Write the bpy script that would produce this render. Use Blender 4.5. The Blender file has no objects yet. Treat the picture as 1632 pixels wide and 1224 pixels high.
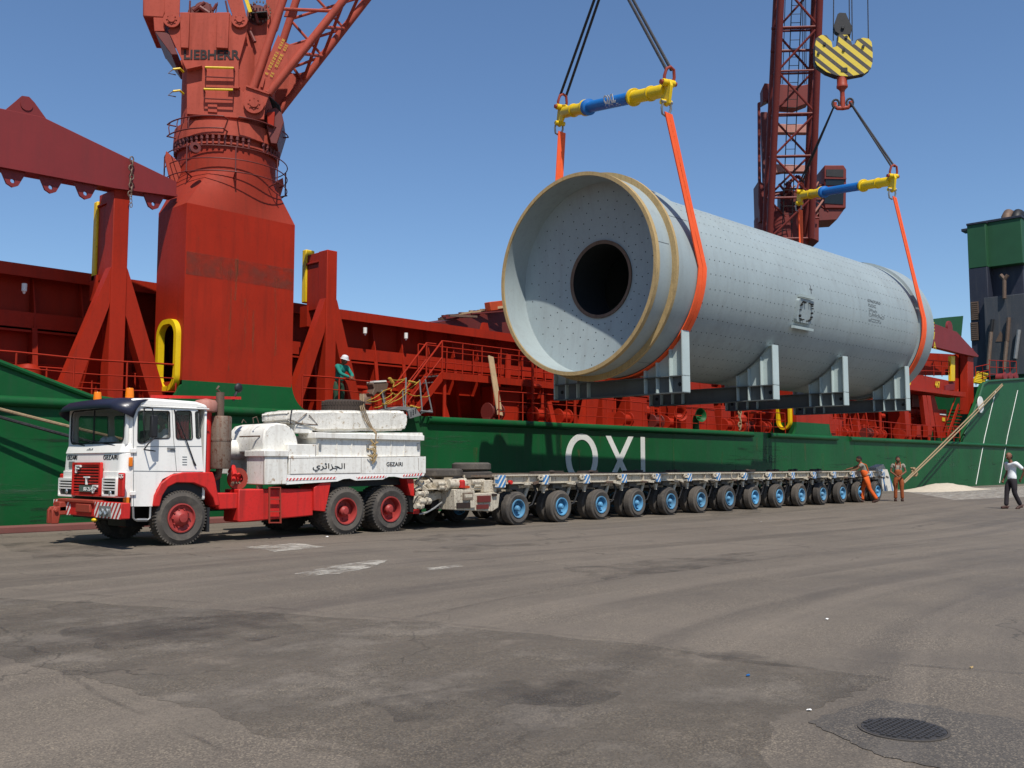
import bpy, bmesh, math, random
from mathutils import Vector, Matrix
R = math.radians
random.seed(7)
scene = bpy.context.scene
COL = scene.collection
# ------------------------------------------------------------------ camera
F_PX, HOR, EYE = 1530.0, 741.0, 1.36
PITCH = math.atan((HOR - 612) / F_PX)
YAW = R(43.538)
cd = bpy.data.cameras.new('camera'); cam = bpy.data.objects.new('camera', cd); COL.objects.link(cam)
cd.sensor_width = 36; cd.lens = F_PX / 1632 * 36; cd.clip_start = .05; cd.clip_end = 6000
cam.location = (0, 0, EYE); cam.rotation_euler = (math.pi / 2 + PITCH, 0, YAW - math.pi / 2)
scene.camera = cam
# ------------------------------------------------------------------ sky, sun, exposure
SUN_H = Vector((-.545, -.838)); SUN_EL = R(57.8)
w = bpy.data.worlds.new('World'); scene.world = w; w.use_nodes = True
nt = w.node_tree; sky = nt.nodes.new('ShaderNodeTexSky'); sky.sky_type = 'NISHITA'; sky.sun_disc = False
sky.sun_elevation = SUN_EL; sky.sun_rotation = math.atan2(SUN_H.x, SUN_H.y)
sky.altitude = 0; sky.air_density = 1.08; sky.dust_density = .3; sky.ozone_density = 7.5
bg = nt.nodes['Background']; bg.inputs[1].default_value = .094
nt.links.new(sky.outputs[0], bg.inputs[0])
sl = bpy.data.lights.new('sun', 'SUN'); sl.energy = 4.1; sl.angle = R(.53); sl.color = (1, .95, .87)
so = bpy.data.objects.new('sun', sl); COL.objects.link(so)
S3 = Vector((SUN_H.x * math.cos(SUN_EL), SUN_H.y * math.cos(SUN_EL), math.sin(SUN_EL)))
so.rotation_euler = S3.to_track_quat('Z', 'Y').to_euler(); so.location = (0, -10, 40)
scene.view_settings.view_transform = 'Standard'; scene.view_settings.look = 'None'
scene.view_settings.exposure = .4; scene.view_settings.gamma = 1

# ------------------------------------------------------------------ measuring: where a sight line meets a real plane
CAM = Vector((0, 0, EYE))
def ray(px, py):
    x = (px - 816) / F_PX; y = (612 - py) / F_PX
    g = math.cos(PITCH) - y * math.sin(PITCH); u = math.sin(PITCH) + y * math.cos(PITCH)
    return Vector((g * math.cos(YAW) + x * math.sin(YAW), g * math.sin(YAW) - x * math.cos(YAW), u))
def onY(px, py, y): r = ray(px, py); return CAM + r * (y / r.y)
def onX(px, py, x): r = ray(px, py); return CAM + r * (x / r.x)
def onZ(px, py, z): r = ray(px, py); return CAM + r * ((z - EYE) / r.z)
def onP(px, py, P0, N): r = ray(px, py); return CAM + r * ((P0 - CAM).dot(N) / r.dot(N))

# ------------------------------------------------------------------ materials
def lin(c): c /= 255.; return c / 12.92 if c <= .04045 else ((c + .055) / 1.055) ** 2.4
def C(r, g, b): return (lin(r), lin(g), lin(b), 1)
class NT:
    def __init__(s, name):
        s.m = bpy.data.materials.new(name); s.m.use_nodes = True; s.t = s.m.node_tree; s.b = s.t.nodes['Principled BSDF']
        s.co = s.t.nodes.new('ShaderNodeTexCoord').outputs['Object']
    def n(s, k, ins={}, **kw):
        o = s.t.nodes.new(k)
        for a, v in kw.items(): setattr(o, a, v)
        for a, v in ins.items():
            if isinstance(v, bpy.types.NodeSocket): s.t.links.new(v, o.inputs[a])
            else: o.inputs[a].default_value = v
        return o
    def L(s, a, b): s.t.links.new(a, b)
    def map(s, sc=(1, 1, 1), rot=(0, 0, 0), loc=(0, 0, 0)):
        return s.n('ShaderNodeMapping', {'Vector': s.co, 'Scale': sc, 'Rotation': rot, 'Location': loc}).outputs[0]
    def noise(s, v, scale, detail=4, rough=.55, dist=0):
        return s.n('ShaderNodeTexNoise', {'Vector': v, 'Scale': scale, 'Detail': detail, 'Roughness': rough, 'Distortion': dist}).outputs[0]
    def ramp(s, f, a, b): return s.n('ShaderNodeMapRange', {'Value': f, 'From Min': a, 'From Max': b}).outputs[0]
    def math(s, op, a, b=0): return s.n('ShaderNodeMath', {0: a, 1: b}, operation=op).outputs[0]
    def mix(s, f, a, b):
        o = s.t.nodes.new('ShaderNodeMix'); o.data_type = 'RGBA'
        for i, v in ((0, f), (6, a), (7, b)):
            if isinstance(v, bpy.types.NodeSocket): s.L(v, o.inputs[i])
            else: o.inputs[i].default_value = v
        return o.outputs[2]
    def bump(s, h, st, d=.02): s.L(s.n('ShaderNodeBump', {'Height': h, 'Strength': st, 'Distance': d}).outputs[0], s.b.inputs['Normal'])
def mul(c, k): return (c[0] * k, c[1] * k, c[2] * k, 1)
RUST = C(92, 52, 34)
def paint(name, col, rough=.45, dirt=None, amt=.3, streak=.25, scale=1., dent=.25, chips=.0, chipcol=RUST, vary=.82, metal=0, spec=.4, rnd=0):
    t = NT(name); dirt = dirt or mul(col, .45)
    big = t.noise(t.map(), .7 * scale, 5, .6)
    st = t.noise(t.map((2.5, 2.5, .22)), 2.2 * scale, 4, .6)
    fine = t.noise(t.map(), 14 * scale, 5, .7)
    c = t.mix(t.ramp(big, .3, .7), mul(col, vary), col)
    c = t.mix(t.math('MULTIPLY', t.ramp(st, .5, .78), streak), c, dirt)
    c = t.mix(t.math('MULTIPLY', t.ramp(fine, .52, .75), amt), c, dirt)
    if chips:
        ch = t.noise(t.map(), 5.5 * scale, 8, .72)
        c = t.mix(t.math('MULTIPLY', t.ramp(ch, .66 - chips * .12, .70 - chips * .1), .85), c, chipcol)
    if rnd:
        oi = t.t.nodes.new('ShaderNodeObjectInfo').outputs['Random']
        c = t.mix(t.math('MULTIPLY', oi, rnd), c, dirt); c = t.mix(t.math('MULTIPLY', t.ramp(t.noise(t.n('ShaderNodeVectorMath', {0: t.co, 1: t.n('ShaderNodeCombineXYZ', {0: t.math('MULTIPLY', oi, 40)}).outputs[0]}, operation='ADD').outputs[0], 5, 5, .7), .5, .62), rnd), c, C(104, 96, 86))
    t.L(c, t.b.inputs['Base Color'])
    t.L(t.n('ShaderNodeMapRange', {'Value': fine, 'To Min': max(.05, rough - .1), 'To Max': min(1, rough + .2)}).outputs[0], t.b.inputs['Roughness'])
    t.b.inputs['Metallic'].default_value = metal; t.b.inputs['Specular IOR Level'].default_value = spec
    t.bump(t.math('ADD', big, t.math('MULTIPLY', fine, .12)), dent, .03)
    return t.m
def stripes(name, a, b, d, period, off=0., duty=.5, rough=.5, wear=.3):
    t = NT(name)
    dt = t.n('ShaderNodeVectorMath', {0: t.co, 1: d}, operation='DOT_PRODUCT').outputs['Value']
    f = t.math('GREATER_THAN', t.math('FRACT', t.math('ADD', t.math('DIVIDE', dt, period), off)), duty)
    c = t.mix(f, a, b); nz = t.noise(t.map(), 9, 6, .7)
    c = t.mix(t.math('MULTIPLY', t.ramp(nz, .55, .66), wear), c, C(120, 105, 85))
    t.L(c, t.b.inputs['Base Color']); t.b.inputs['Roughness'].default_value = rough
    return t.m
M = {}
M['red'] = paint('ship_red_oxide', C(156, 40, 20), .5, C(98, 34, 22), .3, .5, dent=.25, vary=.8, spec=.15, chips=.06, chipcol=C(112, 52, 34))
M['red_worn'] = paint('crane_red', C(168, 76, 60), .62, C(104, 44, 32), .3, .5, dent=.15, chips=.14, chipcol=C(128, 68, 50), spec=.15)
M['red_beam'] = paint('lifting_beam_red', C(122, 34, 34), .55, C(88, 34, 34), .2, .3, dent=.12)
M['red_dark'] = paint('dark_red', C(104, 40, 34), .5, C(60, 30, 26), .4, .4, chips=.3)
M['green'] = paint('hull_green', C(18, 84, 42), .45, C(40, 70, 46), .35, .75, .6, dent=.7, vary=.7, chips=.04, chipcol=C(70, 66, 48), spec=.2)
M['green_f'] = paint('funnel_green', C(32, 80, 50), .55, C(28, 66, 46), .2, .3)
M['navy'] = paint('funnel_navy', C(38, 42, 56), .5, C(62, 62, 66), .4, .5, .6)
M['fgrey'] = paint('casing_grey', C(62, 66, 72), .6, C(92, 88, 84), .5, .6, .8)
M['lgrey'] = paint('mill_grey', C(149, 160, 161), .42, C(118, 120, 118), .24, .35, .7, dent=.18, vary=.88, chips=.05, chipcol=C(128, 124, 116))
M['lgrey2'] = paint('saddle_grey', C(176, 190, 188), .55, C(140, 146, 144), .2, .2, 1, dent=.05)
M['foam'] = paint('rim_packing_tan', C(176, 150, 104), .8, C(96, 80, 58), .6, .45, 3.5, dent=.5, chips=.35, chipcol=C(110, 92, 66))
M['yellow'] = paint('safety_yellow', C(222, 186, 12), .45, C(120, 100, 30), .25, .2, 1.2, chips=.15)
M['blue'] = paint('spreader_blue', C(20, 104, 176), .42, C(30, 70, 110), .2, .2)
M['wblue'] = paint('rim_blue', C(88, 156, 198), .5, C(70, 88, 98), .35, .2, 3, rnd=.4)
M['white'] = paint('truck_white', C(232, 229, 222), .35, C(150, 146, 138), .16, .22, 1, dent=.06, vary=.95)
M['white_w'] = paint('worn_white', C(226, 223, 214), .5, C(128, 108, 84), .34, .45, 1.3, dent=.25, chips=.42, chipcol=C(150, 118, 84), vary=.93)
M['concrete'] = paint('painted_concrete', C(222, 218, 208), .8, C(128, 112, 88), .5, .4, 2.2, dent=1.4, chips=.75, chipcol=C(142, 122, 92))
M['cream'] = paint('trailer_cream', C(196, 186, 166), .6, C(84, 68, 54), .7, .6, 3, dent=.5, chips=.8, chipcol=C(84, 52, 40))
M['tred'] = paint('truck_red', C(200, 36, 30), .5, C(104, 34, 28), .42, .65, 1.4, dent=.2, chips=.1, chipcol=C(96, 50, 40))
M['rimred'] = paint('rim_red', C(156, 54, 50), .5, C(90, 50, 42), .5, .2, 4, chips=.25)
M['red_mid'] = paint('transition_red', C(146, 50, 34), .6, C(104, 44, 32), .3, .5, dent=.15, chips=.1, chipcol=C(118, 62, 46), spec=.15)
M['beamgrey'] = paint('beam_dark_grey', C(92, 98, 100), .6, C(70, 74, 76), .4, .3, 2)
M['red2'] = paint('far_crane_maroon', C(112, 42, 36), .5, C(74, 34, 30), .35, .4, dent=.15, chips=.15, chipcol=C(140, 84, 70), spec=.3)
M['trust'] = paint('tow_hook_red', C(150, 58, 42), .55, C(90, 50, 38), .5, .3, 3, chips=.3)
M['rubber'] = paint('tyre_rubber', C(54, 51, 49), .85, C(104, 96, 86), .5, .1, 4, dent=.2, rnd=.4)
M['rubber_b'] = paint('tyre_rubber_brown', C(60, 50, 44), .9, C(92, 80, 66), .5, .2, 5, dent=.6)
M['black'] = paint('black_metal', C(30, 30, 32), .5, C(60, 55, 50), .4, .2, 2)
M['visor'] = paint('visor_plastic', C(32, 34, 50), .3, C(60, 60, 66), .2, .1, 2, dent=.05)
M['steel'] = paint('rusty_steel', C(112, 92, 78), .6, C(72, 48, 36), .6, .5, 3, chips=.5, metal=.3)
M['muff'] = paint('exhaust_silencer', C(132, 116, 102), .6, C(104, 60, 40), .8, .8, 3, chips=.9, metal=.4)
M['chrome'] = paint('chrome', C(190, 190, 192), .15, C(140, 140, 140), .2, .1, metal=1)
M['rope'] = paint('wire_rope', C(44, 42, 44), .6, C(24, 22, 22), .5, 0, 20, dent=1)
M['mrope'] = paint('mooring_rope', C(150, 128, 98), .9, C(96, 80, 62), .5, 0, 20, dent=1)
M['yrope'] = paint('yellow_rope', C(168, 134, 48), .85, C(120, 92, 40), .3, 0, 20)
M['sling'] = paint('orange_webbing', C(244, 94, 44), .8, C(190, 60, 34), .3, .2, 6, dent=.2, vary=.9)
M['alu'] = paint('aluminium', C(150, 150, 148), .45, C(110, 108, 104), .4, .2, 3, metal=.5)
M['wood'] = paint('plank_wood', C(176, 150, 116), .85, C(120, 96, 70), .5, .5, 4)
M['orange_l'] = paint('amber_lens', C(226, 120, 20), .15, C(190, 90, 20), .1, .1)
M['skin'] = paint('skin', C(120, 78, 56), .55, C(100, 60, 42), .1, 0, 5, dent=0)
M['hair'] = paint('hair', C(22, 18, 16), .8)
M['eye'] = paint('eye_white', C(200, 196, 190), .4)
M['ocover'] = paint('orange_overall', C(214, 92, 30), .85, C(150, 66, 30), .5, .3, 4, dent=.8)
M['ocover_d'] = paint('orange_overall_oily', C(150, 76, 36), .85, C(84, 60, 38), .8, .5, 4, dent=.8)
M['gshirt'] = paint('grey_shirt', C(140, 134, 122), .85, C(100, 96, 88), .3, .2, 5, dent=.6)
M['wshirt'] = paint('white_shirt', C(232, 234, 234), .8, C(170, 180, 190), .2, .2, 5, dent=.8)
M['dtrous'] = paint('dark_trousers', C(42, 36, 40), .85, C(30, 28, 30), .3, .2, 5, dent=.8)
M['teal'] = paint('teal_jacket', C(24, 122, 108), .85, C(20, 80, 76), .3, .2, 5, dent=.8)
M['hat'] = paint('hard_hat', C(222, 222, 222), .3)
M['shoe'] = paint('shoe_leather', C(62, 36, 28), .6)
M['curtain'] = paint('red_curtain', C(110, 30, 36), .9, C(60, 20, 26), .5, .8, 6)
M['seat'] = paint('seat_fabric', C(40, 38, 40), .9)
M['sand'] = paint('pale_sand', C(190, 178, 158), .95, C(160, 146, 126), .5, 0, 6, dent=1)
M['lamp'] = paint('headlamp_glass', C(180, 186, 190), .08, C(150, 150, 150), .1, 0, metal=.6)
M['plate'] = paint('number_plate', C(92, 104, 96), .4)
M['ink'] = paint('black_lettering', C(24, 24, 28), .6)
M['inkfade'] = paint('faded_black_lettering', C(40, 28, 28), .7, C(80, 40, 34), .12, .1, 6)
M['inkw'] = paint('white_lettering', C(224, 224, 218), .55, C(170, 174, 166), .35, .4, 1.2, chips=.12, chipcol=C(90, 112, 92))
M['inkg'] = paint('grey_stencil', C(92, 98, 100), .7)
M['inky'] = paint('yellow_stencil', C(200, 170, 40), .6)
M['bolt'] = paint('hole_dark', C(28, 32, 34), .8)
def glass(name, tint, alpha):
    t = NT(name); t.b.inputs['Base Color'].default_value = tint; t.b.inputs['Roughness'].default_value = .04
    t.b.inputs['Alpha'].default_value = alpha; t.b.inputs['Specular IOR Level'].default_value = .8
    return t.m
M['glass'] = glass('window_glass', C(40, 52, 50), .24)

# ------------------------------------------------------------------ mesh builder (world coordinates; parts are stored relative to their thing)
def V(*a): return Vector(a if len(a) > 1 else a[0])
class MB:
    def __init__(s): s.bm = bmesh.new(); s.mi = 0
    def f(s, pts):
        try: fc = s.bm.faces.new([s.bm.verts.new(p) for p in pts]); fc.material_index = s.mi; return fc
        except ValueError: pass
    def fv(s, vs):
        try: fc = s.bm.faces.new(vs); fc.material_index = s.mi
        except ValueError: pass
    def box(s, x0, x1, y0, y1, z0, z1):
        v = [s.bm.verts.new((x, y, z)) for x in (x0, x1) for y in (y0, y1) for z in (z0, z1)]
        for q in ((0, 1, 3, 2), (4, 6, 7, 5), (0, 4, 5, 1), (2, 3, 7, 6), (0, 2, 6, 4), (1, 5, 7, 3)): s.fv([v[i] for i in q])
        return s
    def beam(s, p, q, w_, h_, up=(0, 0, 1), w2=None, h2=None):
        p = V(p); q = V(q); d = (q - p).normalized(); up = V(up)
        if abs(d.dot(up)) > .98: up = V(1, 0, 0)
        a = d.cross(up).normalized(); b = a.cross(d)
        w2 = w_ if w2 is None else w2; h2 = h_ if h2 is None else h2
        vs = [s.bm.verts.new(o + a * (i * ww / 2) + b * (j * hh / 2)) for o, ww, hh in ((p, w_, h_), (q, w2, h2)) for i, j in ((-1, -1), (1, -1), (1, 1), (-1, 1))]
        s.fv(vs[3::-1]); s.fv(vs[4:])
        for i in range(4): s.fv([vs[i], vs[(i + 1) % 4], vs[4 + (i + 1) % 4], vs[4 + i]])
        return s
    def cyl(s, p, q, r, r2=None, n=12, caps=True):
        return s.lathe([(r, 0), (r if r2 is None else r2, (V(q) - V(p)).length)], p, V(q) - V(p), n, caps)
    def lathe(s, prof, p, ax, n=24, caps=False, a0=0, a1=2 * math.pi):
        p = V(p); d = V(ax).normalized(); up = V(0, 0, 1) if abs(d.z) < .95 else V(1, 0, 0)
        a = up.cross(d).normalized(); b = d.cross(a)
        full = abs(a1 - a0 - 2 * math.pi) < 1e-4; nn = n if full else n + 1; rings = []
        for r, t in prof:
            rings.append([s.bm.verts.new(p + d * t + (a * math.cos(a0 + (a1 - a0) * k / n) + b * math.sin(a0 + (a1 - a0) * k / n)) * r) for k in range(nn)])
        for A, B in zip(rings, rings[1:]):
            for k in range(n): s.fv([A[k], A[(k + 1) % nn], B[(k + 1) % nn], B[k]])
        if caps: s.fv(rings[0][::-1]); s.fv(rings[-1])
        return s
    def tube(s, pts, r, n=8, closed=False):
        pts = [V(p) for p in pts]; rings = []; N = len(pts); prev = None
        for i, p in enumerate(pts):
            t = (pts[(i + 1) % N] - pts[i - 1]) if closed else (pts[min(i + 1, N - 1)] - pts[max(i - 1, 0)])
            t.normalize()
            if prev is None:
                up = V(0, 0, 1) if abs(t.z) < .9 else V(1, 0, 0); a = up.cross(t).normalized()
            else: a = (prev - t * prev.dot(t)).normalized()
            prev = a; b = t.cross(a)
            rings.append([s.bm.verts.new(p + (a * math.cos(2 * math.pi * k / n) + b * math.sin(2 * math.pi * k / n)) * r) for k in range(n)])
        for i in range(N if closed else N - 1):
            A, B = rings[i], rings[(i + 1) % N]
            for k in range(n): s.fv([A[k], A[(k + 1) % n], B[(k + 1) % n], B[k]])
        if not closed: s.fv(rings[0][::-1]); s.fv(rings[-1])
        return s
    def ext(s, poly, d):            # planar polygon (3-D points) extruded by vector d
        d = V(d); A = [s.bm.verts.new(V(p)) for p in poly]; B = [s.bm.verts.new(V(p) + d) for p in poly]; n = len(A)
        s.fv(A[::-1]); s.fv(B)
        for i in range(n): s.fv([A[i], A[(i + 1) % n], B[(i + 1) % n], B[i]])
        return s
    def strip(s, path, wv, th, nv): # flat band along a path; wv width vector, nv list of outward normals
        rg = []
        for p, nn in zip(path, nv):
            p = V(p); nn = V(nn) * th; wv = V(wv)
            rg.append([s.bm.verts.new(q) for q in (p - wv / 2, p + wv / 2, p + wv / 2 + nn, p - wv / 2 + nn)])
        for A, B in zip(rg, rg[1:]):
            for k in range(4): s.fv([A[k], A[(k + 1) % 4], B[(k + 1) % 4], B[k]])
        s.fv(rg[0][::-1]); s.fv(rg[-1]); return s
    def ball(s, c, r, sc=(1, 1, 1), u=12, v=8):
        mt = Matrix.Translation(V(c)) @ Matrix.Diagonal((*sc, 1))
        o = bmesh.ops.create_uvsphere(s.bm, u_segments=u, v_segments=v, radius=r, matrix=mt)
        for vv in o['verts']:
            for fc in vv.link_faces: fc.material_index = s.mi
        return s
    def mesh(s, me_, mat=None):
        n0 = len(s.bm.verts); nf = len(s.bm.faces); s.bm.from_mesh(me_); s.bm.verts.ensure_lookup_table(); s.bm.faces.ensure_lookup_table()
        if mat is not None:
            for v_ in s.bm.verts[n0:]: v_.co = mat @ v_.co
        for fc in s.bm.faces[nf:]: fc.material_index = s.mi
        return s
    def build(s, name, mats, parent=None, bevel=0, smooth=None, local=False, kind=None, label=None):
        if not local and parent is not None:
            r_ = parent
            while r_.parent: r_ = r_.parent
            off = r_.location
            for v_ in s.bm.verts: v_.co -= off
        bmesh.ops.recalc_face_normals(s.bm, faces=s.bm.faces)
        me = bpy.data.meshes.new(name); s.bm.to_mesh(me); s.bm.free()
        for m_ in (mats if isinstance(mats, (list, tuple)) else [mats]): me.materials.append(M[m_] if isinstance(m_, str) else m_)
        if smooth is None: smooth = 32
        if smooth:
            me.shade_smooth(); me.set_sharp_from_angle(angle=R(smooth))
        o = bpy.data.objects.new(name, me); COL.objects.link(o)
        if parent is not None: o.parent = parent
        if bevel:
            b = o.modifiers.new('bevel', 'BEVEL'); b.width = bevel; b.segments = 2; b.limit_method = 'ANGLE'; b.angle_limit = R(40)
        if kind: o['kind'] = kind
        if label: o['label'] = label
        return o
def thing(name, label, cat, loc=(0, 0, 0), rz=0, group=None):
    o = bpy.data.objects.new(name, None); COL.objects.link(o); o.location = loc; o.rotation_euler = (0, 0, rz)
    o.empty_display_size = .3; o['label'] = label; o['category'] = cat
    if group: o['group'] = group
    return o
def tag(o, label, cat, group=None):
    o['label'] = label; o['category'] = cat
    if group: o['group'] = group
    return o
def dup(o, parent=None, loc=None, rz=None, label=None):
    c_ = o.copy(); COL.objects.link(c_); c_.parent = parent
    if loc is not None: c_.location = loc
    if rz is not None: c_.rotation_euler = (0, 0, rz)
    if label: c_['label'] = label
    for ch in list(o.children): dup(ch, c_)
    return c_
def plate2d(polys, th):             # flat plate with holes in local xy, thickness th along +z
    cu = bpy.data.curves.new('t', 'CURVE'); cu.dimensions = '2D'; cu.fill_mode = 'BOTH'; cu.extrude = th / 2
    for pl in polys:
        sp = cu.splines.new('POLY'); sp.points.add(len(pl) - 1); sp.use_cyclic_u = True
        for i, p in enumerate(pl): sp.points[i].co = (p[0], p[1], 0, 1)
    return curve_mesh(cu)
def curve_mesh(cu):
    o = bpy.data.objects.new('t', cu); COL.objects.link(o); dg = bpy.context.evaluated_depsgraph_get()
    me = bpy.data.meshes.new_from_object(o.evaluated_get(dg)); bpy.data.objects.remove(o); bpy.data.curves.remove(cu)
    me.materials.clear(); return me
def frame(o, x, y, z): # matrix from axes
    x, y, z = V(x), V(y), V(z); return Matrix(((x.x, y.x, z.x, o[0]), (x.y, y.y, z.y, o[1]), (x.z, y.z, z.z, o[2]), (0, 0, 0, 1)))
def FY(y, th=0): return frame((0, y, 0), (1, 0, 0), (0, 0, 1), (0, -1, 0))     # plate xy -> world XZ at Y
def FX(x): return frame((x, 0, 0), (0, -1, 0), (0, 0, 1), (-1, 0, 0))           # plate x -> -Y, y -> Z at X
ARAB = None
def text_mesh(s, size, th=.004, font=None, spacing=1, align='LEFT', offset=0, shear=0):
    cu = bpy.data.curves.new('t', 'FONT'); cu.body = s; cu.size = size; cu.extrude = th / 2; cu.space_character = spacing; cu.align_x = align; cu.offset = offset; cu.shear = shear
    if font: cu.font = font
    return curve_mesh(cu)
def rrect(x0, x1, y0, y1, r, n=5):
    o = []
    for cx, cy, a in ((x1 - r, y1 - r, 0), (x0 + r, y1 - r, 90), (x0 + r, y0 + r, 180), (x1 - r, y0 + r, 270)):
        for k in range(n + 1):
            t_ = R(a + 90 * k / n); o.append((cx + r * math.cos(t_), cy + r * math.sin(t_)))
    return o
def wheel_mesh(mb, c, r, w_, ri, n=40, tread=0, side=-1):
    """tyre with its axle along Y; outer face at c.y, body towards +Y*w_ (side=-1)"""
    sh = w_ * .16; d = V(0, -side, 0)
    prof = [(ri, .02), (ri + (r - ri) * .25, .0), (ri + (r - ri) * .6, -.0 - .015), (r - .05, .012), (r - .012, sh * .6), (r, sh)]
    prof += [(r, w_ - sh), (r - .012, w_ - sh * .6), (r - .05, w_ - .012), (ri, w_ - .02)]
    mb.lathe(prof, c, d, n)
    if tread:
        for k in range(tread):
            a = 2 * math.pi * k / tread
            for s_ in (0, 1):
                a_ = a + s_ * math.pi / tread; e = V(math.cos(a_), 0, math.sin(a_)); tt = V(-math.sin(a_), 0, math.cos(a_))
                p = V(c) + e * (r - .004) + d * (sh * .4 if s_ == 0 else w_ * .5); q = V(c) + e * (r - .004) + d * (w_ * .5 if s_ == 0 else w_ - sh * .4) + tt * .02
                mb.beam(p, q, r * math.pi / tread * .9, .03, up=e)
# ------------------------------------------------------------------ survey tables: photo crops (origin x, origin y, zoom)
K = dict(A=(0, 0, 2.72), B=(0, 400, 2.72), C3=(60, 600, 4.372), C4=(340, 600, 4.295), C5=(440, 380, 4.08), C6=(780, 240, 2.915),
         C7=(640, 640, 4.08), C8=(1000, 640, 3.709), D1=(850, 0, 4.08), D2=(1180, 0, 3.06), D3=(1120, 340, 3.6), D4=(1400, 320, 3.6),
         D5=(1340, 640, 5.565), D6=(200, 0, 3.825), E1=(600, 460, 5.44), E4=(1430, 480, 5.1), E6=(1190, 180, 5.56), E7=(640, 720, 7.42), E8=(60, 600, 6.8), P=(0, 0, 1))
def px(k, u, v): o = K[k]; return o[0] + u / o[2], o[1] + v / o[2]
def PY(k, u, v, y): return onY(*px(k, u, v), y)
def PX(k, u, v, x): return onX(*px(k, u, v), x)
def PN(k, u, v, P0, N): return onP(*px(k, u, v), P0, N)

# ================================================================== SETTING: quay, sea
def asphalt(name, base, patchy=1.0):
    t = NT(name); P_ = t.map()
    # gentle warp so that wheel tracks curve
    wob = t.n('ShaderNodeTexNoise', {'Vector': P_, 'Scale': .035, 'Detail': 2}).outputs[1]
    wv = t.n('ShaderNodeVectorMath', {0: wob, 1: (9, 9, 0)}, operation='MULTIPLY').outputs[0]
    pw = t.n('ShaderNodeVectorMath', {0: P_, 1: wv}, operation='ADD').outputs[0]
    mp = t.n('ShaderNodeMapping', {'Vector': pw, 'Rotation': (0, 0, R(6)), 'Scale': (.07, 1.1, 1)}).outputs[0]
    tracks = t.noise(mp, 1.0, 6, .62)
    mp2 = t.n('ShaderNodeMapping', {'Vector': pw, 'Rotation': (0, 0, R(-14)), 'Scale': (.09, 1.9, 1)}).outputs[0]
    tracks2 = t.noise(mp2, 1.0, 5, .6)
    big = t.noise(P_, .16, 5, .6); mid = t.noise(P_, 1.1, 6, .65); fine = t.noise(P_, 34, 3, .8); grit = t.noise(P_, 90, 2, .6)
    c = t.mix(t.ramp(big, .35, .65), mul(base, .84), mul(base, 1.15))
    c = t.mix(t.math('MULTIPLY', t.ramp(tracks, .47, .62), .62), c, mul(base, .6))
    c = t.mix(t.math('MULTIPLY', t.ramp(tracks2, .50, .64), .5), c, mul(base, 1.38))
    c = t.mix(t.math('MULTIPLY', t.ramp(mid, .5, .75), .35 * patchy), c, mul(base, .6))
    oil = t.noise(t.map(loc=(31, 7, 0)), .55, 5, .7)
    c = t.mix(t.math('MULTIPLY', t.ramp(oil, .60, .8), .4), c, mul(base, .55))
    # exposed aggregate: two tones of stone
    st = t.n('ShaderNodeTexVoronoi', {'Vector': P_, 'Scale': 120.}).outputs['Color']
    sv = t.n('ShaderNodeSeparateColor', {0: st}).outputs[0]
    c = t.mix(t.math('MULTIPLY', t.ramp(sv, .62, .95), t.math('MULTIPLY', t.ramp(mid, .35, .7), .55)), c, C(165, 150, 128))
    c = t.mix(t.math('MULTIPLY', t.ramp(sv, .30, .05), .45), c, mul(base, .35))
    c = t.mix(t.math('MULTIPLY', t.ramp(fine, .5, .8), .22), c, mul(base, 1.6))
    # cracks
    wc = t.n('ShaderNodeVectorMath', {0: P_, 1: t.n('ShaderNodeVectorMath', {0: t.n('ShaderNodeTexNoise', {'Vector': P_, 'Scale': 1.6, 'Detail': 5}).outputs[1], 1: (1.1, 1.1, 0)}, operation='MULTIPLY').outputs[0]}, operation='ADD').outputs[0]
    vc = t.n('ShaderNodeTexVoronoi', {'Vector': wc, 'Scale': .24}, feature='DISTANCE_TO_EDGE').outputs['Distance']
    ck = t.math('MULTIPLY', t.math('LESS_THAN', vc, .0026), t.ramp(big, .42, .56))
    c = t.mix(t.math('MULTIPLY', ck, .6), c, mul(base, .3))
    t.L(c, t.b.inputs['Base Color'])
    t.L(t.n('ShaderNodeMapRange', {'Value': tracks, 'From Min': .3, 'From Max': .8, 'To Min': .92, 'To Max': .62}).outputs[0], t.b.inputs['Roughness'])
    h_ = t.math('ADD', t.math('MULTIPLY', sv, .5), t.math('ADD', t.math('MULTIPLY', fine, .6), t.math('MULTIPLY', mid, 3)))
    t.bump(h_, .4, .006)
    return t.m
ASPH = C(98, 89, 78)
M['asphalt'] = asphalt('quay_asphalt', ASPH)
M['asphalt_d'] = asphalt('patch_asphalt', C(82, 76, 69), .8)
M['asphalt_m'] = asphalt('worn_dark_asphalt', C(97, 89, 79), .9)
t = M['asphalt_m'].node_tree; _b = t.nodes['Principled BSDF']; _n = t.nodes.new('ShaderNodeTexNoise'); _n.inputs['Scale'].default_value = .9; _n.inputs['Detail'].default_value = 9; _n.inputs['Roughness'].default_value = .72; _tc = t.nodes.new('ShaderNodeTexCoord'); t.links.new(_tc.outputs['Object'], _n.inputs['Vector']); _m = t.nodes.new('ShaderNodeMapRange'); _m.inputs['From Min'].default_value = .36; _m.inputs['From Max'].default_value = .6; t.links.new(_n.outputs[0], _m.inputs['Value']); t.links.new(_m.outputs[0], _b.inputs['Alpha'])
g = MB(); xs = [-900, -60, -10] + [k * 2 for k in range(-4, 60)] + [140, 300, 1500]; ys = [-900, -60, -12] + [k * 1.5 for k in range(-6, 14)] + [21.35]
gv = [[g.bm.verts.new((x, y, 0)) for y in ys] for x in xs]
for i in range(len(xs) - 1):
    for j in range(len(ys) - 1): g.fv([gv[i][j], gv[i + 1][j], gv[i + 1][j + 1], gv[i][j + 1]])
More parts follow.
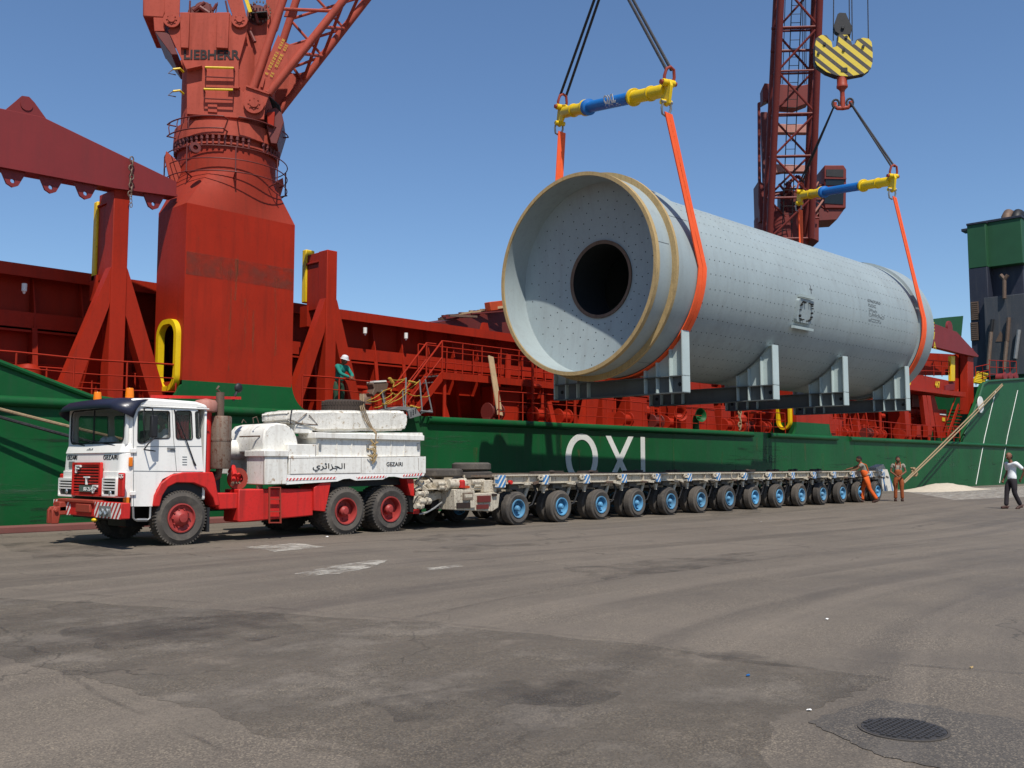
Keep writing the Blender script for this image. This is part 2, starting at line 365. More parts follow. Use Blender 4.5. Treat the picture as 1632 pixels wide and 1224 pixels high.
quay = g.build('quay_ground', 'asphalt', kind='structure', smooth=60)
tw = NT('sea_water'); tw.b.inputs['Base Color'].default_value = C(24, 52, 58); tw.b.inputs['Roughness'].default_value = .12
tw.bump(tw.noise(tw.map((1, .6, 1)), .8, 6, .6), .6, .3); M['sea'] = tw.m
g = MB(); g.f([(-3000, 21.36, -2.2), (3000, 21.36, -2.2), (3000, 4000, -2.2), (-3000, 4000, -2.2)]); g.build('sea', 'sea', kind='structure')
g = MB(); g.box(-900, 1500, 21.05, 21.26, -6, -.004); g.build('quay_wall', 'concrete', kind='structure')
# quay edge beam seen left of the lorry (pinkish concrete kerb)
M['kerb'] = paint('kerb_concrete', C(120, 72, 66), .9, C(92, 76, 70), .5, .4, 2, dent=.6)
g = MB(); g.beam((-40, 20.45, .06), (17, 20.85, .06), .5, .14); g.build('quay_kerb', 'kerb', kind='structure', bevel=.02)
# dark re-laid asphalt strip around the manhole and thin mark sheets
def blob(name, pts, z, mat, kind='structure', jit=.04, n=5):
    mb = MB(); out = []
    for i in range(len(pts)):
        a, b = V(pts[i]), V(pts[(i + 1) % len(pts)])
        e_ = b - a; nv_ = V(-e_.y, e_.x, 0).normalized(); jj = min(jit, e_.length / n * .45)
        for k in range(n): q = a.lerp(b, k / n) + nv_ * random.uniform(-jj, jj); out.append((q.x, q.y, z))
    fc_ = mb.f(out); bmesh.ops.triangulate(mb.bm, faces=[fc_], ngon_method='EAR_CLIP'); o = mb.build(name, mat, smooth=0)
    if kind: o['kind'] = kind
    return o
gp = lambda x, y: onZ(x, y, 0)
blob('asphalt_patch', [gp(1285, 1150), gp(1398, 1112), gp(1632, 1150), gp(1760, 1175), gp(1760, 1300), gp(1500, 1225), gp(1400, 1205), gp(1340, 1175)], .0035, 'asphalt_d', jit=.03, n=9)
blob('asphalt_patch', [gp(-400, 935), gp(0, 952), gp(640, 990), gp(1000, 1024), gp(1060, 1032), gp(1240, 1056), gp(1420, 1082), gp(1330, 1118), gp(1230, 1150), gp(1220, 1200), gp(1240, 1300), gp(650, 1300), gp(560, 1215), gp(300, 1125), gp(150, 1085), gp(0, 1045), gp(-400, 962)], .002, 'asphalt_m', jit=.06, n=12)
t = NT('chalk_smear'); nz = t.noise(t.map((1, 1, 1)), 2.6, 8, .8); t.b.inputs['Base Color'].default_value = C(186, 180, 168); t.b.inputs['Roughness'].default_value = .9
t.L(t.math('MULTIPLY', t.ramp(nz, .42, .6), .75), t.b.inputs['Alpha']); M['chalk'] = t.m
blob('chalk_smear', [gp(470, 915), gp(530, 903), gp(600, 893), (gp(622, 893)), gp(600, 903), gp(540, 915), gp(490, 918)], .0065, 'chalk')
blob('chalk_smear', [gp(680, 906), gp(735, 900), gp(738, 904), gp(690, 910)], .0065, 'chalk')
blob('chalk_smear', [gp(390, 872), gp(470, 866), gp(520, 872), gp(440, 880)], .0065, 'chalk')
blob('chalk_smear', [gp(1440, 783), gp(1640, 774), gp(1640, 792), gp(1520, 797)], .0065, 'chalk', n=8)
t = NT('oil_stain'); nz = t.noise(t.map((1, 1, 1)), 1.7, 6, .7); t.b.inputs['Base Color'].default_value = C(52, 49, 46); t.b.inputs['Roughness'].default_value = .6
t.L(t.math('MULTIPLY', t.ramp(nz, .42, .75), .45), t.b.inputs['Alpha']); M['oil'] = t.m
for q in ([(650, 880), (740, 868), (880, 866), (760, 880)], [(620, 862), (700, 851), (790, 853), (720, 866)], [(1130, 815), (1215, 812), (1200, 820), (1140, 822)], [(0, 868), (90, 862), (260, 884), (60, 890)],
          [(1060, 1030), (1300, 1052), (1340, 1070), (1120, 1050)], [(560, 1110), (900, 1080), (1000, 1110), (640, 1150)], [(900, 905), (1200, 880), (1180, 900), (960, 925)], [(100, 1000), (420, 975), (520, 1010), (160, 1040)]):
    blob('oil_stain', [gp(*p) for p in q], .005, 'oil', jit=.15, n=6)
# seams of the paving
for q in ([(0, 938), (420, 968), (640, 988), (1000, 1022), (1060, 1030), (1632, 1075)], [(0, 1000), (160, 1110), (420, 1224)], [(640, 988), (900, 935), (1300, 880), (1632, 850)]):
    mb = MB(); pts = [gp(*p) for p in q]
    for a, b in zip(pts, pts[1:]):
        n_ = 14
        for k in range(n_):
            p0 = a.lerp(b, k / n_); p1 = a.lerp(b, (k + 1) / n_); d = (p1 - p0).normalized(); s_ = V(-d.y, d.x, 0) * (.012 + .01 * random.random())
            mb.f([(p0 - s_) + V(0, 0, .008), (p1 - s_) + V(0, 0, .008), (p1 + s_) + V(0, 0, .008), (p0 + s_) + V(0, 0, .008)])
    mb.build('paving_seam', 'oil', kind='structure', smooth=0)
# manhole
mc = gp(1440, 1164); mc.z = .005
mh = thing('manhole_cover', 'round cast iron manhole cover with waffle pattern in the dark asphalt patch', 'manhole cover', mc)
mb = MB(); mb.lathe([(.205, 0), (.205, .004), (0, .004)], mc, (0, 0, 1), 40)
for i in range(-6, 7):
    for j in range(-6, 7):
        x, y = i * .031, j * .031
        if x * x + y * y < .195 ** 2: mb.box(mc.x + x - .010, mc.x + x + .010, mc.y + y - .010, mc.y + y + .010, mc.z + .003, mc.z + .012)
M['iron'] = paint('cast_iron', C(58, 57, 58), .6, C(98, 88, 78), .5, 0, 6); mb.build('lid', 'iron', mh)
mb = MB(); mb.lathe([(.208, 0), (.208, .004), (.224, .004), (.224, 0)], mc, (0, 0, 1), 40); mb.build('rim', 'rubber', mh)
# litter
for k, (x, y, c_, l) in enumerate(((1290, 1133, 'white', 'crumpled white scrap lying left of the manhole cover'), (1318, 988, 'white', 'small white paper scrap on the open quay right of centre'), (1192, 1078, 'blue', 'tiny blue plastic scrap on the open quay'), (521, 856, 'white', 'small white plastic cup on the ground beside the lorry rear wheel'), (1213, 832, 'white', 'small white scrap on the ground below the trailer axles'), (1548, 1065, 'foam', 'small tan leaf scrap on the quay above the manhole'))):
    p = gp(x, y); mb = MB(); mb.ball(p + V(0, 0, .008), .012 + .01 * (k == 3), (1.6, 1, .4), 6, 4); o = mb.build('litter', c_, smooth=0)
    for v_ in o.data.vertices: v_.co += V(random.uniform(-.005, .005), random.uniform(-.005, .005), random.uniform(-.004, .004))
    tag(o, l, 'litter', 'scraps of litter on the quay')
# sand heap by the hull
sp_ = gp(1500, 783)
hp = MB(); N_ = 28
vs = [[hp.bm.verts.new((sp_.x + 3.0 + 5.5 * (i / N_ - .5) * 2, sp_.y + .6 + 1.3 * (j / 8 - .5) * 2, -.03 + max(0, .36 * math.exp(-((i / N_ - .42) * 3.6) ** 2) * (1 - ((j / 8 - .5) * 2) ** 2) + .05 * (1 - ((j / 8 - .5) * 2) ** 2) * (1 - ((i / N_ - .5) * 2) ** 2) + random.uniform(-.025, .025)))) for j in range(9)] for i in range(N_ + 1)]
for i in range(N_):
    for j in range(8): hp.fv([vs[i][j], vs[i + 1][j], vs[i + 1][j + 1], vs[i][j + 1]])
o = hp.build('sand_heap', 'sand', smooth=60); o['kind'] = 'stuff'; o['label'] = 'low pale heap of spilled sand on the quay beside the green hull'; o['category'] = 'sand heap'

# ================================================================== SHIP
HY = 21.3
ship = thing('cargo_ship', 'green-hulled cargo ship with red-brown deck gear moored along the quay', 'ship', (0, HY, 0))
mb = MB()
aft = [PY('P', 1536, 693, HY), PY('P', 1556, 645, HY), PY('P', 1566, 613, HY), PY('P', 1573, 608, HY), PY('P', 1600, 606, HY), PY('P', 1632, 604, HY)]
poly = [(-30, HY, -3), (-30, HY, 8), (0, HY, 5.9), (7.06, HY, 3.46), (8.9, HY, 2.86), (9.4, HY, 2.78)] + [(64.0, HY, 2.82)] + [(a.x, HY, a.z) for a in aft] + [(104, HY, 8.3), (104, HY, -3)]
mb.ext(poly, (0, .25, 0)); mb.build('hull', 'green', ship)
mb = MB(); mb.box(-30, 104, 21.6, 35.8, -3, 2.6); mb.box(72, 104, 21.6, 35.8, 2.6, 6.9); mb.ext([(-30, 35.8, -3), (-30, 35.8, 7), (0, 35.8, 5), (9, 35.8, 2.8), (64, 35.8, 2.8), (67, 35.8, 7), (104, 35.8, 8), (104, 35.8, -3)], (0, .2, 0)); mb.build('hull_far_side', 'green', ship)
mb = MB()
for x0, x1 in ((-30, 14.6), (18.75, 37.6), (39.1, 45.9), (47.4, 104)):
    mb.cyl((x0, HY - .03, 2.68), (x1, HY - .03, 2.68), .115, n=14)
mb.build('rubbing_rail', 'green', ship)
mb = MB(); mb.tube([(-30, HY - .02, 8), (0, HY - .02, 5.9), (7.06, HY - .02, 3.46), (8.9, HY - .02, 2.86), (9.6, HY - .02, 2.78)], .06, 8); mb.build('bow_bulwark_rail', 'green', ship)
mb = MB(); mb.tube([(a.x, HY - .02, a.z) for a in aft] + [(104, HY - .02, 8.3)], .09, 8); mb.build('stern_bulwark_rail', 'green_f', ship)
# weld seams and plate lines on hull (thin proud beads)
mb = MB()
for x in (12.5, 19.2, 23.9, 31.5, 36.2, 41.2, 48, 55, 62): mb.box(x - .01, x + .01, HY - .004, HY, -1, 2.55)
mb.box(-20, 104, HY - .004, HY, .62, .635); mb.build('weld_seam', 'green', ship)
mb = MB()
for a, b in (((1587, 622), (1555.5, 772)), ((1622, 622), (1593, 770))):
    mb.tube([PY('P', *a, HY - .03), PY('P', (a[0] + b[0]) / 2 - 2, (a[1] + b[1]) / 2, HY - .03), PY('P', *b, HY - .03)], .022, 6)
mb.build('draught_line', 'inkw', ship)
# lettering O X I
LY = HY - .012
def ov(cx, cz, rx, rz, n=44): return [(cx + rx * math.cos(2 * math.pi * k / n), cz + rz * math.sin(2 * math.pi * k / n)) for k in range(n)]
mb = MB()
ol, orr, ot = onY(901, 730, HY).x, onY(952.5, 730, HY).x, onY(927, 691, HY).z
OC, ORX = (ol + orr) / 2, (orr - ol) / 2
mb.mesh(plate2d([ov(OC, ot - .86, ORX, .86), ov(OC, ot - .86, ORX - .29, .65)], .01), FY(LY))
mb.build('hull_letter', 'inkw', ship, smooth=0, label='white letter O painted on the green hull')
mb = MB()
xl, xr_, xt = onY(964.8, 694, HY).x, onY(1009, 697, HY).x, onY(985, 695, HY).z
mb.ext([(xl, LY, xt), (xl + .31, LY, xt), (xr_ - .05, LY, xt - 1.72), (xr_ - .36, LY, xt - 1.72)], (0, .008, 0))
mb.ext([(xr_ - .31, LY - .003, xt), (xr_, LY - .003, xt), (xl + .36, LY - .003, xt - 1.72), (xl + .05, LY - .003, xt - 1.72)], (0, .008, 0))
mb.build('hull_letter', 'inkw', ship, smooth=0, label='white letter X painted on the green hull')
mb = MB(); mb.box(onY(1020.5, 700, HY).x, onY(1027.3, 700, HY).x, LY - .004, LY + .004, xt - 1.72, xt)
mb.build('hull_letter', 'inkw', ship, smooth=0, label='white letter I painted on the green hull')
# rust runs, scrapes and fender marks on the plating
def stain(name, col, sc, lo, hi, k_):
    t = NT(name); nz = t.noise(t.map(sc), 1.5, 8, .75); t.b.inputs['Base Color'].default_value = col; t.b.inputs['Roughness'].default_value = .85
    t.L(t.math('MULTIPLY', t.ramp(nz, lo, hi), k_), t.b.inputs['Alpha']); M[name] = t.m
stain('rust_run', C(112, 72, 44), (9, 9, .5), .5, .68, .6); stain('scrape', C(64, 92, 70), (.5, 1, 7), .5, .66, .6); stain('dark_scrape', C(24, 34, 28), (.35, 1, 9), .52, .66, .7)
rs = random.Random(21)
for i in range(34):
    x = rs.uniform(6, 74); z1 = rs.choice((2.55, 2.55, 2.4, 1.9)); h = rs.uniform(.5, 1.5); w_ = rs.uniform(.08, .35); mb = MB()
    mb.f([(x, HY - .0035, z1), (x + w_, HY - .0035, z1), (x + w_ * .7, HY - .0035, z1 - h), (x + w_ * .2, HY - .0035, z1 - h)]); mb.build('rust_run', 'rust_run', ship, smooth=0)
for i in range(22):
    x = rs.uniform(0, 72); z1 = rs.uniform(.4, 2.3); w_ = rs.uniform(1.5, 5); h = rs.uniform(.1, .5); mb = MB()
    mb.f([(x, HY - .006, z1), (x + w_, HY - .006, z1 + rs.uniform(-.1, .1)), (x + w_, HY - .006, z1 - h), (x, HY - .006, z1 - h)]); mb.build('scrape_mark', rs.choice(('scrape', 'dark_scrape')), ship, smooth=0)
# deck and coaming
DZ = 2.74
mb = MB(); mb.box(-20, 68, HY + .25, 24.2, 2.6, DZ); mb.build('deck', 'red', ship)
CY = 24.2; CZ = 6.02
mb = MB(); mb.box(-20, 66, CY, CY + .12, DZ, CZ); mb.build('coaming', 'red', ship)
mb = MB(); mb.box(-20, 66, CY - .55, CY + .25, CZ - .02, CZ + .05); mb.box(-20, 66, CY - .55, CY - .5, CZ - .24, CZ - .02)
mb.build('coaming_top_flange', 'red', ship)
mb = MB()
for z in (4.55,): mb.box(-20, 66, CY - .34, CY, z, z + .05); mb.box(-20, 66, CY - .34, CY - .31, z - .05, z + .42)
mb.box(-20, 66, CY - .12, CY, 3.75, 3.79); mb.build('coaming_girder', 'red', ship)
k = 0
for i in range(-2, 52):
    x = 6.3 + i * 1.14
    if x > 65: break
    mb = MB(); mb.ext([(x, CY, DZ), (x, CY - .62, DZ), (x, CY - .38, 4.55), (x, CY - .34, 5.0), (x, CY - .1, CZ - .05), (x, CY, CZ - .05)], (.035, 0, 0))
    mb.beam((x + .017, CY - .62, DZ), (x + .017, CY - .36, 4.6), .12, .03, up=(0, -1, 0)); mb.build('coaming_bracket', 'red', ship)
# hatch covers behind the coaming
mb = MB(); mb.box(-18, 21, CY + .2, 34, 5.7, 5.95); mb.build('hatch_cover', 'red_dark', ship)
mb = MB(); HC = 27.5
p0 = onY(690, 512, CY + 1.2)
q = [onY(700, 513, CY + 1), onY(760, 503, CY + 1), onY(805, 494, CY + 1), onY(830, 490, CY + 1), (30, CY + 1, 6.9), (36, CY + 1, 6.9), (36, CY + 1, 5.9), onY(700, 524, CY + 1)]
mb.ext([(a[0], CY + 1, a[2]) for a in q], (0, 8, 0)); mb.build('hatch_cover', 'red_dark', ship)
mb = MB()
for x in (24.3, 26.0, 27.8):
    mb = MB(); mb.ext([(x, CY + .5, 6.05), (x + .55, CY + .5, 6.05), (x + .4, CY + .5, 6.55), (x + .2, CY + .5, 6.55)], (0, .12, 0)); mb.build('hatch_cleat', 'red', ship)
M['orange_b'] = paint('orange_primer', C(186, 70, 30), .6)
mb = MB()
for i in range(46):
    a = onY(700 + i * 2.3, 506 - i * .36 + random.uniform(-2, 3), CY + .9 + random.uniform(0, 1)); ln = random.uniform(.5, 2.4); mb.mi = random.choice((0, 1, 1, 2))
    mb.beam(a, a + V(ln, random.uniform(-.4, .4), ln * .12 + random.uniform(-.1, .12)), random.uniform(.05, .16), random.uniform(.03, .1))
o = mb.build('dunnage_pile', ['wood', 'red_dark', 'steel'], smooth=0, kind='stuff'); o['label'] = 'jumbled pile of dark scrap planks on the hatch cover, left of the mill mouth'; o['category'] = 'dunnage'
a = onY(777, 489, CY + .9); b = onY(812, 485, CY + .9)
mb = MB(); mb.beam(a, b, .3, .34); o = mb.build('steel_beam', 'orange_b', bevel=.02); tag(o, 'short orange steel beam on top of the hatch beside the mill mouth', 'beam')

# A-frames
def aframe(x0, x1, ztop, back, yz0, yz1, legl, legr, label=None):
    r_ = MB(); xc = (x0 + x1) / 2; y = 22.0
    r_.box(x0, x1, y, y + .42, DZ, ztop); r_.build('stanchion_post', 'red', ship, bevel=.015)
    for foot in (legl, legr):
        r_ = MB(); s_ = 1 if foot > xc else -1
        r_.ext([(xc + s_ * .02, y + .03, 6.35), (xc + s_ * .22, y + .03, 5.95), (foot + .17, y + .03, DZ), (foot - .25, y + .03, DZ), (xc + s_ * .05, y + .03, 5.3)] if s_ > 0 else
               [(xc - .02, y + .03, 6.35), (xc - .22, y + .03, 5.9), (foot - .2, y + .03, DZ), (foot + .2, y + .03, DZ), (xc - .2, y + .03, 5.05)], (0, .3, 0))
        r_.build('stanchion_leg', 'red', ship)
    r_ = MB(); r_.beam((xc, y + .4, 5.6), (xc, 23.9, DZ), .3, .3); r_.build('stanchion_leg', 'red', ship)
    r_ = MB(); r_.box(x0 + .05, x1 - .05, y + .4, back, 5.75, ztop); r_.box(x0 + .0, x0 + .06, y + .4, back, ztop - .3, ztop - .25)
    r_.build('stanchion_head', 'red', ship, bevel=.01)
    r_ = MB(); r_.box(x0, x0 + .3, back, back + .2, yz0, yz1); r_.build('guide_strip', 'yellow', ship, bevel=.03)
    r_ = MB(); r_.box(x0, x1, back - .1, back + .25, 5.3, 5.9); r_.build('stanchion_knee', 'red', ship)
ax0, ax1 = onY(179, 400, 22.0).x, onY(204, 400, 22.0).x
aframe(ax0, ax1, 7.86, onX(152, 400, ax0).y, 5.75, 7.72, 8.6, 10.95)
ax0, ax1 = onY(521, 450, 22.0).x, onY(537, 450, 22.0).x
aframe(ax0, ax1, 7.38, onX(487, 450, ax0).y, 6.0, 7.55, 14.6, 16.85)
# railings
def rail(x0, x1, y, z0=DZ, h=.98, n=3, step=1.1, sag=0, mat='red'):
    mb = MB(); m_ = max(1, round((x1 - x0) / step))
    for k in range(m_ + 1): x = x0 + (x1 - x0) * k / m_; mb.cyl((x, y, z0), (x + random.uniform(-.02, .02), y, z0 + h), .022, n=6)
    for j in range(n):
        z = z0 + h * (j + 1) / n; mb.tube([(x0 + (x1 - x0) * k / 8, y, z + sag * math.sin(k) * .03) for k in range(9)], .024 if j == n - 1 else .016, 6)
    mb.build('guard_rail', mat, ship)
rail(6.2, 11.0, 21.48, sag=.6); rail(14.55, 18.1, 21.48, sag=.5); rail(22.0, 41.0, 21.48, sag=.8); rail(45.6, 64, 21.48, sag=.8)
rail(6.6, 10.9, 23.4, h=.9)
# elevated walkway with stairs
WZ = 4.28; WY = 22.55
mb = MB(); mb.box(20.5, 33, WY, 23.8, WZ - .05, WZ); mb.box(20.5, 33, WY - .04, WY + .01, WZ - .2, WZ + .03); mb.build('walkway', 'red', ship)
rail(20.5, 33, WY, WZ, 1.02, 3, .9); rail(20.5, 33, 23.7, WZ, 1.02, 2, 1.3)
for x in (20.7, 22.9, 25.4, 27.2, 29.6, 32): mb = MB(); mb.cyl((x, WY + .1, DZ), (x, WY + .1, WZ - .05), .06, n=8); mb.ext([(x - .06, WY + .1, DZ), (x + .3, WY + .1, DZ), (x + .06, WY + .1, DZ + .6)], (0, .03, 0)); mb.build('walkway_post', 'red', ship)
st0, st1 = 19.15, 20.6
for y in (WY, WY + .75):
    mb = MB(); mb.beam((st0, y, DZ), (st1, y, WZ), .04, .22); mb.build('stair_stringer', 'red', ship)
    mb = MB(); mb.tube([(st0 - .1, y, DZ), (st0 - .1, y, DZ + .95), (st1 - .1, y, WZ + 1.02), (st1 + .3, y, WZ + 1.02)], .03, 8); mb.tube([(st0 - .1, y, DZ + .5), (st1 - .1, y, WZ + .5)], .022, 6); mb.cyl((st1 - .1, y, WZ), (st1 - .1, y, WZ + 1.02), .03, n=6); mb.build('handrail', 'red', ship)
for k in range(7):
    f = (k + .5) / 7; x = st0 + (st1 - st0) * f; z = DZ + (WZ - DZ) * f; mb = MB(); mb.box(x - .1, x + .1, WY + .02, WY + .73, z, z + .03); mb.build('stair_tread', 'alu' if k > 4 else 'red', ship)
a = onY(782, 568, 22.45); b = onY(797, 662, 21.75)
mb = MB(); mb.beam(b, a, .24, .05, up=(0, 1, .3)); o = mb.build('plank', 'wood', bevel=.005); tag(o, 'long pale wooden plank leaning on the red walkway rail below the mill mouth', 'plank')
# deck equipment (vents, lockers, winches, pipes)
def vent(x, y, r, h, mat='red'):
    mb = MB(); mb.cyl((x, y, DZ), (x, y, DZ + h), r * .6, n=14); mb.lathe([(r * .6, 0), (r, .12), (r, .3), (r * .7, .42), (0, .46)], (x, y, DZ + h - .05), (0, 0, 1), 16); mb.build('ventilator', mat, ship)
def horn(x, y, mat, d=(-.3, -1, .1)):
    mb = MB(); mb.cyl((x, y, DZ), (x, y, DZ + .45), .14, n=12); mb.tube([(x, y, DZ + .4), (x, y - .03, DZ + .55), V(x, y, DZ + .62) + V(d).normalized() * .15], .14, 12)
    mb.lathe([(.14, 0), (.17, .08), (.27, .2), (.29, .24), (.25, .22), (.14, .06), (0, .04)], V(x, y, DZ + .62) + V(d).normalized() * .1, d, 18); mb.build('ventilator', mat, ship)
def locker(x0, x1, y0, y1, h, mat='red'):
    mb = MB(); mb.box(x0, x1, y0, y1, DZ, DZ + h); mb.box(x0 + .06, x1 - .06, y0 - .02, y0, DZ + .1, DZ + h - .1); mb.box(x1 - .16, x1 - .1, y0 - .05, y0, DZ + h * .5, DZ + h * .6); mb.build('deck_locker', mat, ship, bevel=.015)
vent(8.3, 23.3, .28, .55); vent(12.2, 24, .2, .4); vent(18.1, 23.2, .25, .5); vent(17.4, 22.5, .2, .3, 'steel')
horn(32.9, 22.0, 'red', (-.6, -1, .2)); horn(33.8, 21.7, 'green'); vent(31.4, 22.6, .3, .6); vent(38.6, 22.4, .28, .5); vent(37.8, 22.8, .25, .7)
locker(23.3, 24.5, 22.9, 23.6, 1.3); locker(25.6, 26.1, 22.9, 23.6, 1.0); locker(28.4, 29.1, 22.3, 22.9, 1.35); locker(30.0, 31.1, 22.2, 22.9, 1.25); locker(36.6, 37.4, 22.2, 23, 1.2); locker(47.5, 48.6, 22.2, 23, 1.0); locker(57.5, 59, 22.6, 23.4, 1.9)
rnd = random.Random(3)
for i in range(46):
    x = rnd.uniform(21.8, 63.5); y = rnd.uniform(22.3, 23.7); h = rnd.uniform(.4, 2.6)
    if 41.0 < x < 45.6: continue
    mb = MB(); r_ = rnd.uniform(.03, .08); top = DZ + h
    if i % 3 == 0: mb.tube([(x, y, DZ), (x, y, top - .15), (x + .06, y, top - .03), (x + .2, y, top), (x + rnd.uniform(.8, 2.2), y, top)], r_, 7)
    elif i % 3 == 1: mb.cyl((x, y, DZ), (x, y, top), r_ * 1.2, n=8); mb.cyl((x, y, top * .6 + DZ * .4), (x + .3, y - .1, top * .6 + DZ * .4), r_ * 1.8, n=8)
    else: mb.beam((x, y, DZ), (x + rnd.uniform(-.5, .5), y + .2, top), .22, .06, up=(0, 1, 0))
    mb.build('deck_pipe', 'red', ship)
for x in (35.0,): # broad tapered deck house foundations
    mb = MB(); mb.ext([(34.0, 22.3, DZ), (36.4, 22.3, DZ), (36.0, 22.3, DZ + 2.1), (34.0, 22.3, DZ + 2.1)], (0, .9, 0)); mb.box(35.1, 35.14, 22.28, 22.3, DZ, DZ + 2.1); mb.box(34, 36.3, 22.28, 22.3, DZ + 1, DZ + 1.04); mb.build('deck_foundation', 'red', ship)
mb = MB(); mb.ext([(27.0, 22.1, DZ), (27.7, 22.1, DZ), (28.2, 22.1, 5.2), (27.8, 22.1, 5.2)], (0, .3, 0)); mb.build('stanchion_leg', 'red', ship)
mb = MB(); mb.ext([(46.0, 21.9, DZ), (47.2, 21.9, DZ), (46.6, 21.9, 4.2), (46.0, 21.9, 4.2)], (0, .3, 0)); mb.build('stanchion_leg', 'red', ship)
for k in range(16):  # winches
    x = (22.4, 24.9, 26.5, 29.5, 31.9, 33.2, 36.9, 38.3, 39.4, 40.2, 48.2, 49.8, 51.5, 53, 54.5, 56.5)[k]; y = 22.15 + .25 * (k % 3)
    mb = MB(); mb.cyl((x - .25, y, DZ + .35), (x + .25, y, DZ + .35), .2, n=12); mb.cyl((x - .28, y, DZ + .35), (x - .24, y, DZ + .35), .3, n=14); mb.cyl((x + .24, y, DZ + .35), (x + .28, y, DZ + .35), .3, n=14); mb.box(x - .3, x + .3, y - .15, y + .2, DZ, DZ + .15); mb.build('deck_winch', 'red' if k % 4 else 'red_dark', ship, bevel=.01)
# wall lamps under the coaming flange
for x, y_ in ((8.25, 0), (18.25, 0), (19.9, 0)):
    mb = MB(); mb.cyl((x, CY - .58, 5.6), (x, CY - .58, 5.42), .06, n=10); mb.cyl((x, CY - .58, 5.42), (x, CY - .58, 5.36), .045, .02, n=10); mb.build('bulkhead_lamp', 'inkw', ship)
# ---- aft red structure (right of the mill)
def ap(k_, pts, y, th, name, mat, bev=0):
    mb = MB(); mb.ext([PY(k_, u, v, y) for u, v in pts], (0, th, 0)); mb.build(name, mat, ship, bevel=bev)
ap('D4', [(60, 1010), (200, 990), (440, 1040), (440, 1100), (60, 1075)], 22.6, 1.2, 'aft_platform', 'red')
ap('D4', [(230, 870), (420, 880), (420, 1000), (200, 1000)], 23.6, .3, 'aft_bulkhead', 'red')
ap('D4', [(440, 880), (512, 880), (512, 1100), (440, 1100)], 22.8, .3, 'aft_bulkhead', 'red')
ap('D4', [(512, 830), (545, 850), (548, 1224), (512, 1224)], 22.2, .5, 'stanchion_post', 'red', .02)
ap('D4', [(418, 890), (440, 890), (440, 1035), (418, 1035)], 22.4, .2, 'guide_strip', 'yellow', .02)
ap('D4', [(385, 1060), (438, 1040), (438, 1085), (385, 1090)], 22.5, .3, 'aft_bracket', 'red_beam')
ap('E4', [(45, 700), (75, 700), (110, 1100), (75, 1100)], 21.9, .3, 'stanchion_leg', 'red')
ap('E4', [(205, 765), (235, 765), (275, 1020), (235, 1020)], 22.0, .25, 'stanchion_leg', 'red')
ap('E4', [(240, 765), (270, 765), (310, 1020), (272, 1020)], 22.0, .25, 'stanchion_leg', 'red')
ap('E4', [(272, 765), (300, 765), (400, 1110), (330, 1110)], 22.5, .25, 'stanchion_leg', 'red')
ap('E4', [(45, 690), (560, 740), (560, 780), (45, 712)], 21.9, 1.2, 'aft_platform', 'red')
ap('E4', [(160, 1010), (195, 1010), (190, 1105), (160, 1105)], 21.8, .3, 'bollard', 'red'); ap('E4', [(250, 1010), (285, 1010), (280, 1105), (250, 1105)], 21.8, .3, 'bollard', 'red')
ap('E4', [(120, 760), (205, 770), (205, 860), (120, 860)], 23.6, .2, 'aft_bulkhead', 'red_dark')
for i in range(9):
    a = PY('E4', 440 + 9 * i, 1095 - 26 * i, 22.2); mb = MB(); mb.box(a.x - .2, a.x + .75, 22.2, 22.9, a.z, a.z + .05); mb.build('stair_tread', 'red', ship)
for dy in (0, .75):
    mb = MB(); a, b = PY('E4', 410, 1100, 22.15 + dy), PY('E4', 500, 840, 22.15 + dy); mb.beam(a, b, .05, .25); mb.tube([a + V(0, 0, 1), b + V(0, 0, 1)], .035, 6); mb.build('stair_stringer', 'red', ship)
for u in (230, 290, 345, 400):
    pass
def railp(k_, pts, y, h, name='guard_rail', mat='red', r_=.03, n=3):
    mb = MB(); P_ = [PY(k_, u, v, y) for u, v in pts]
    for j in range(n): mb.tube([p + V(0, 0, h * (j + 1) / n) for p in P_], r_, 6)
    for a, b in zip(P_, P_[1:]):
        m_ = max(1, int((b - a).length / 1.4))
        for k_2 in range(m_ + 1): q = a.lerp(b, k_2 / m_); mb.cyl(q, q + V(0, 0, h), r_, n=6)
    mb.build(name, mat, ship)
railp('D4', [(200, 1010), (270, 1005), (410, 1010)], 22.5, 1.0)
railp('D4', [(640, 1035), (795, 1035)], 22.2, 1.5); railp('D4', [(560, 1060), (600, 1050), (640, 1040)], 22.5, 1.3)
for i, x in enumerate((680, 712, 745)):
    a = PY('D4', x, 1020, 22.0); mb = MB(); mb.cyl(a, a + V(0, -.5, 0), .35, n=14); mb.lathe([(.42, 0), (.42, .08), (.2, .1), (0, .1)], a + V(0, -.5, 0), (0, -1, 0), 16); mb.cyl(a + V(0, 0, -.8), a, .2, n=8); mb.build('mooring_roller', 'red_beam', ship)
for i in range(7):
    a = PY('D4', 545 + 4 * i, 1040 - 9 * i, 22.3 + .05 * i); mb = MB(); mb.cyl(a, a + V(3, .3, .1), .09, n=8); mb.build('gas_bottle', 'yellow', ship)
for k_, txt, u, v, s_ in (('D4', '447', 326, 1068, .55),):
    p = PY(k_, u, v, 22.55); mb = MB(); mb.mesh(text_mesh(txt, s_, offset=.02), frame(p, (1, 0, 0), (0, 0, 1), (0, -1, 0))); mb.build('stencil_number', 'yellow', ship)
p = PY('D4', 175, 1038, 22.5); mb = MB(); mb.lathe([(.12, 0), (.22, 0), (.22, .04), (.12, .04)], p, (0, -1, 0), 14); mb.build('stencil_ring', 'yellow', ship)
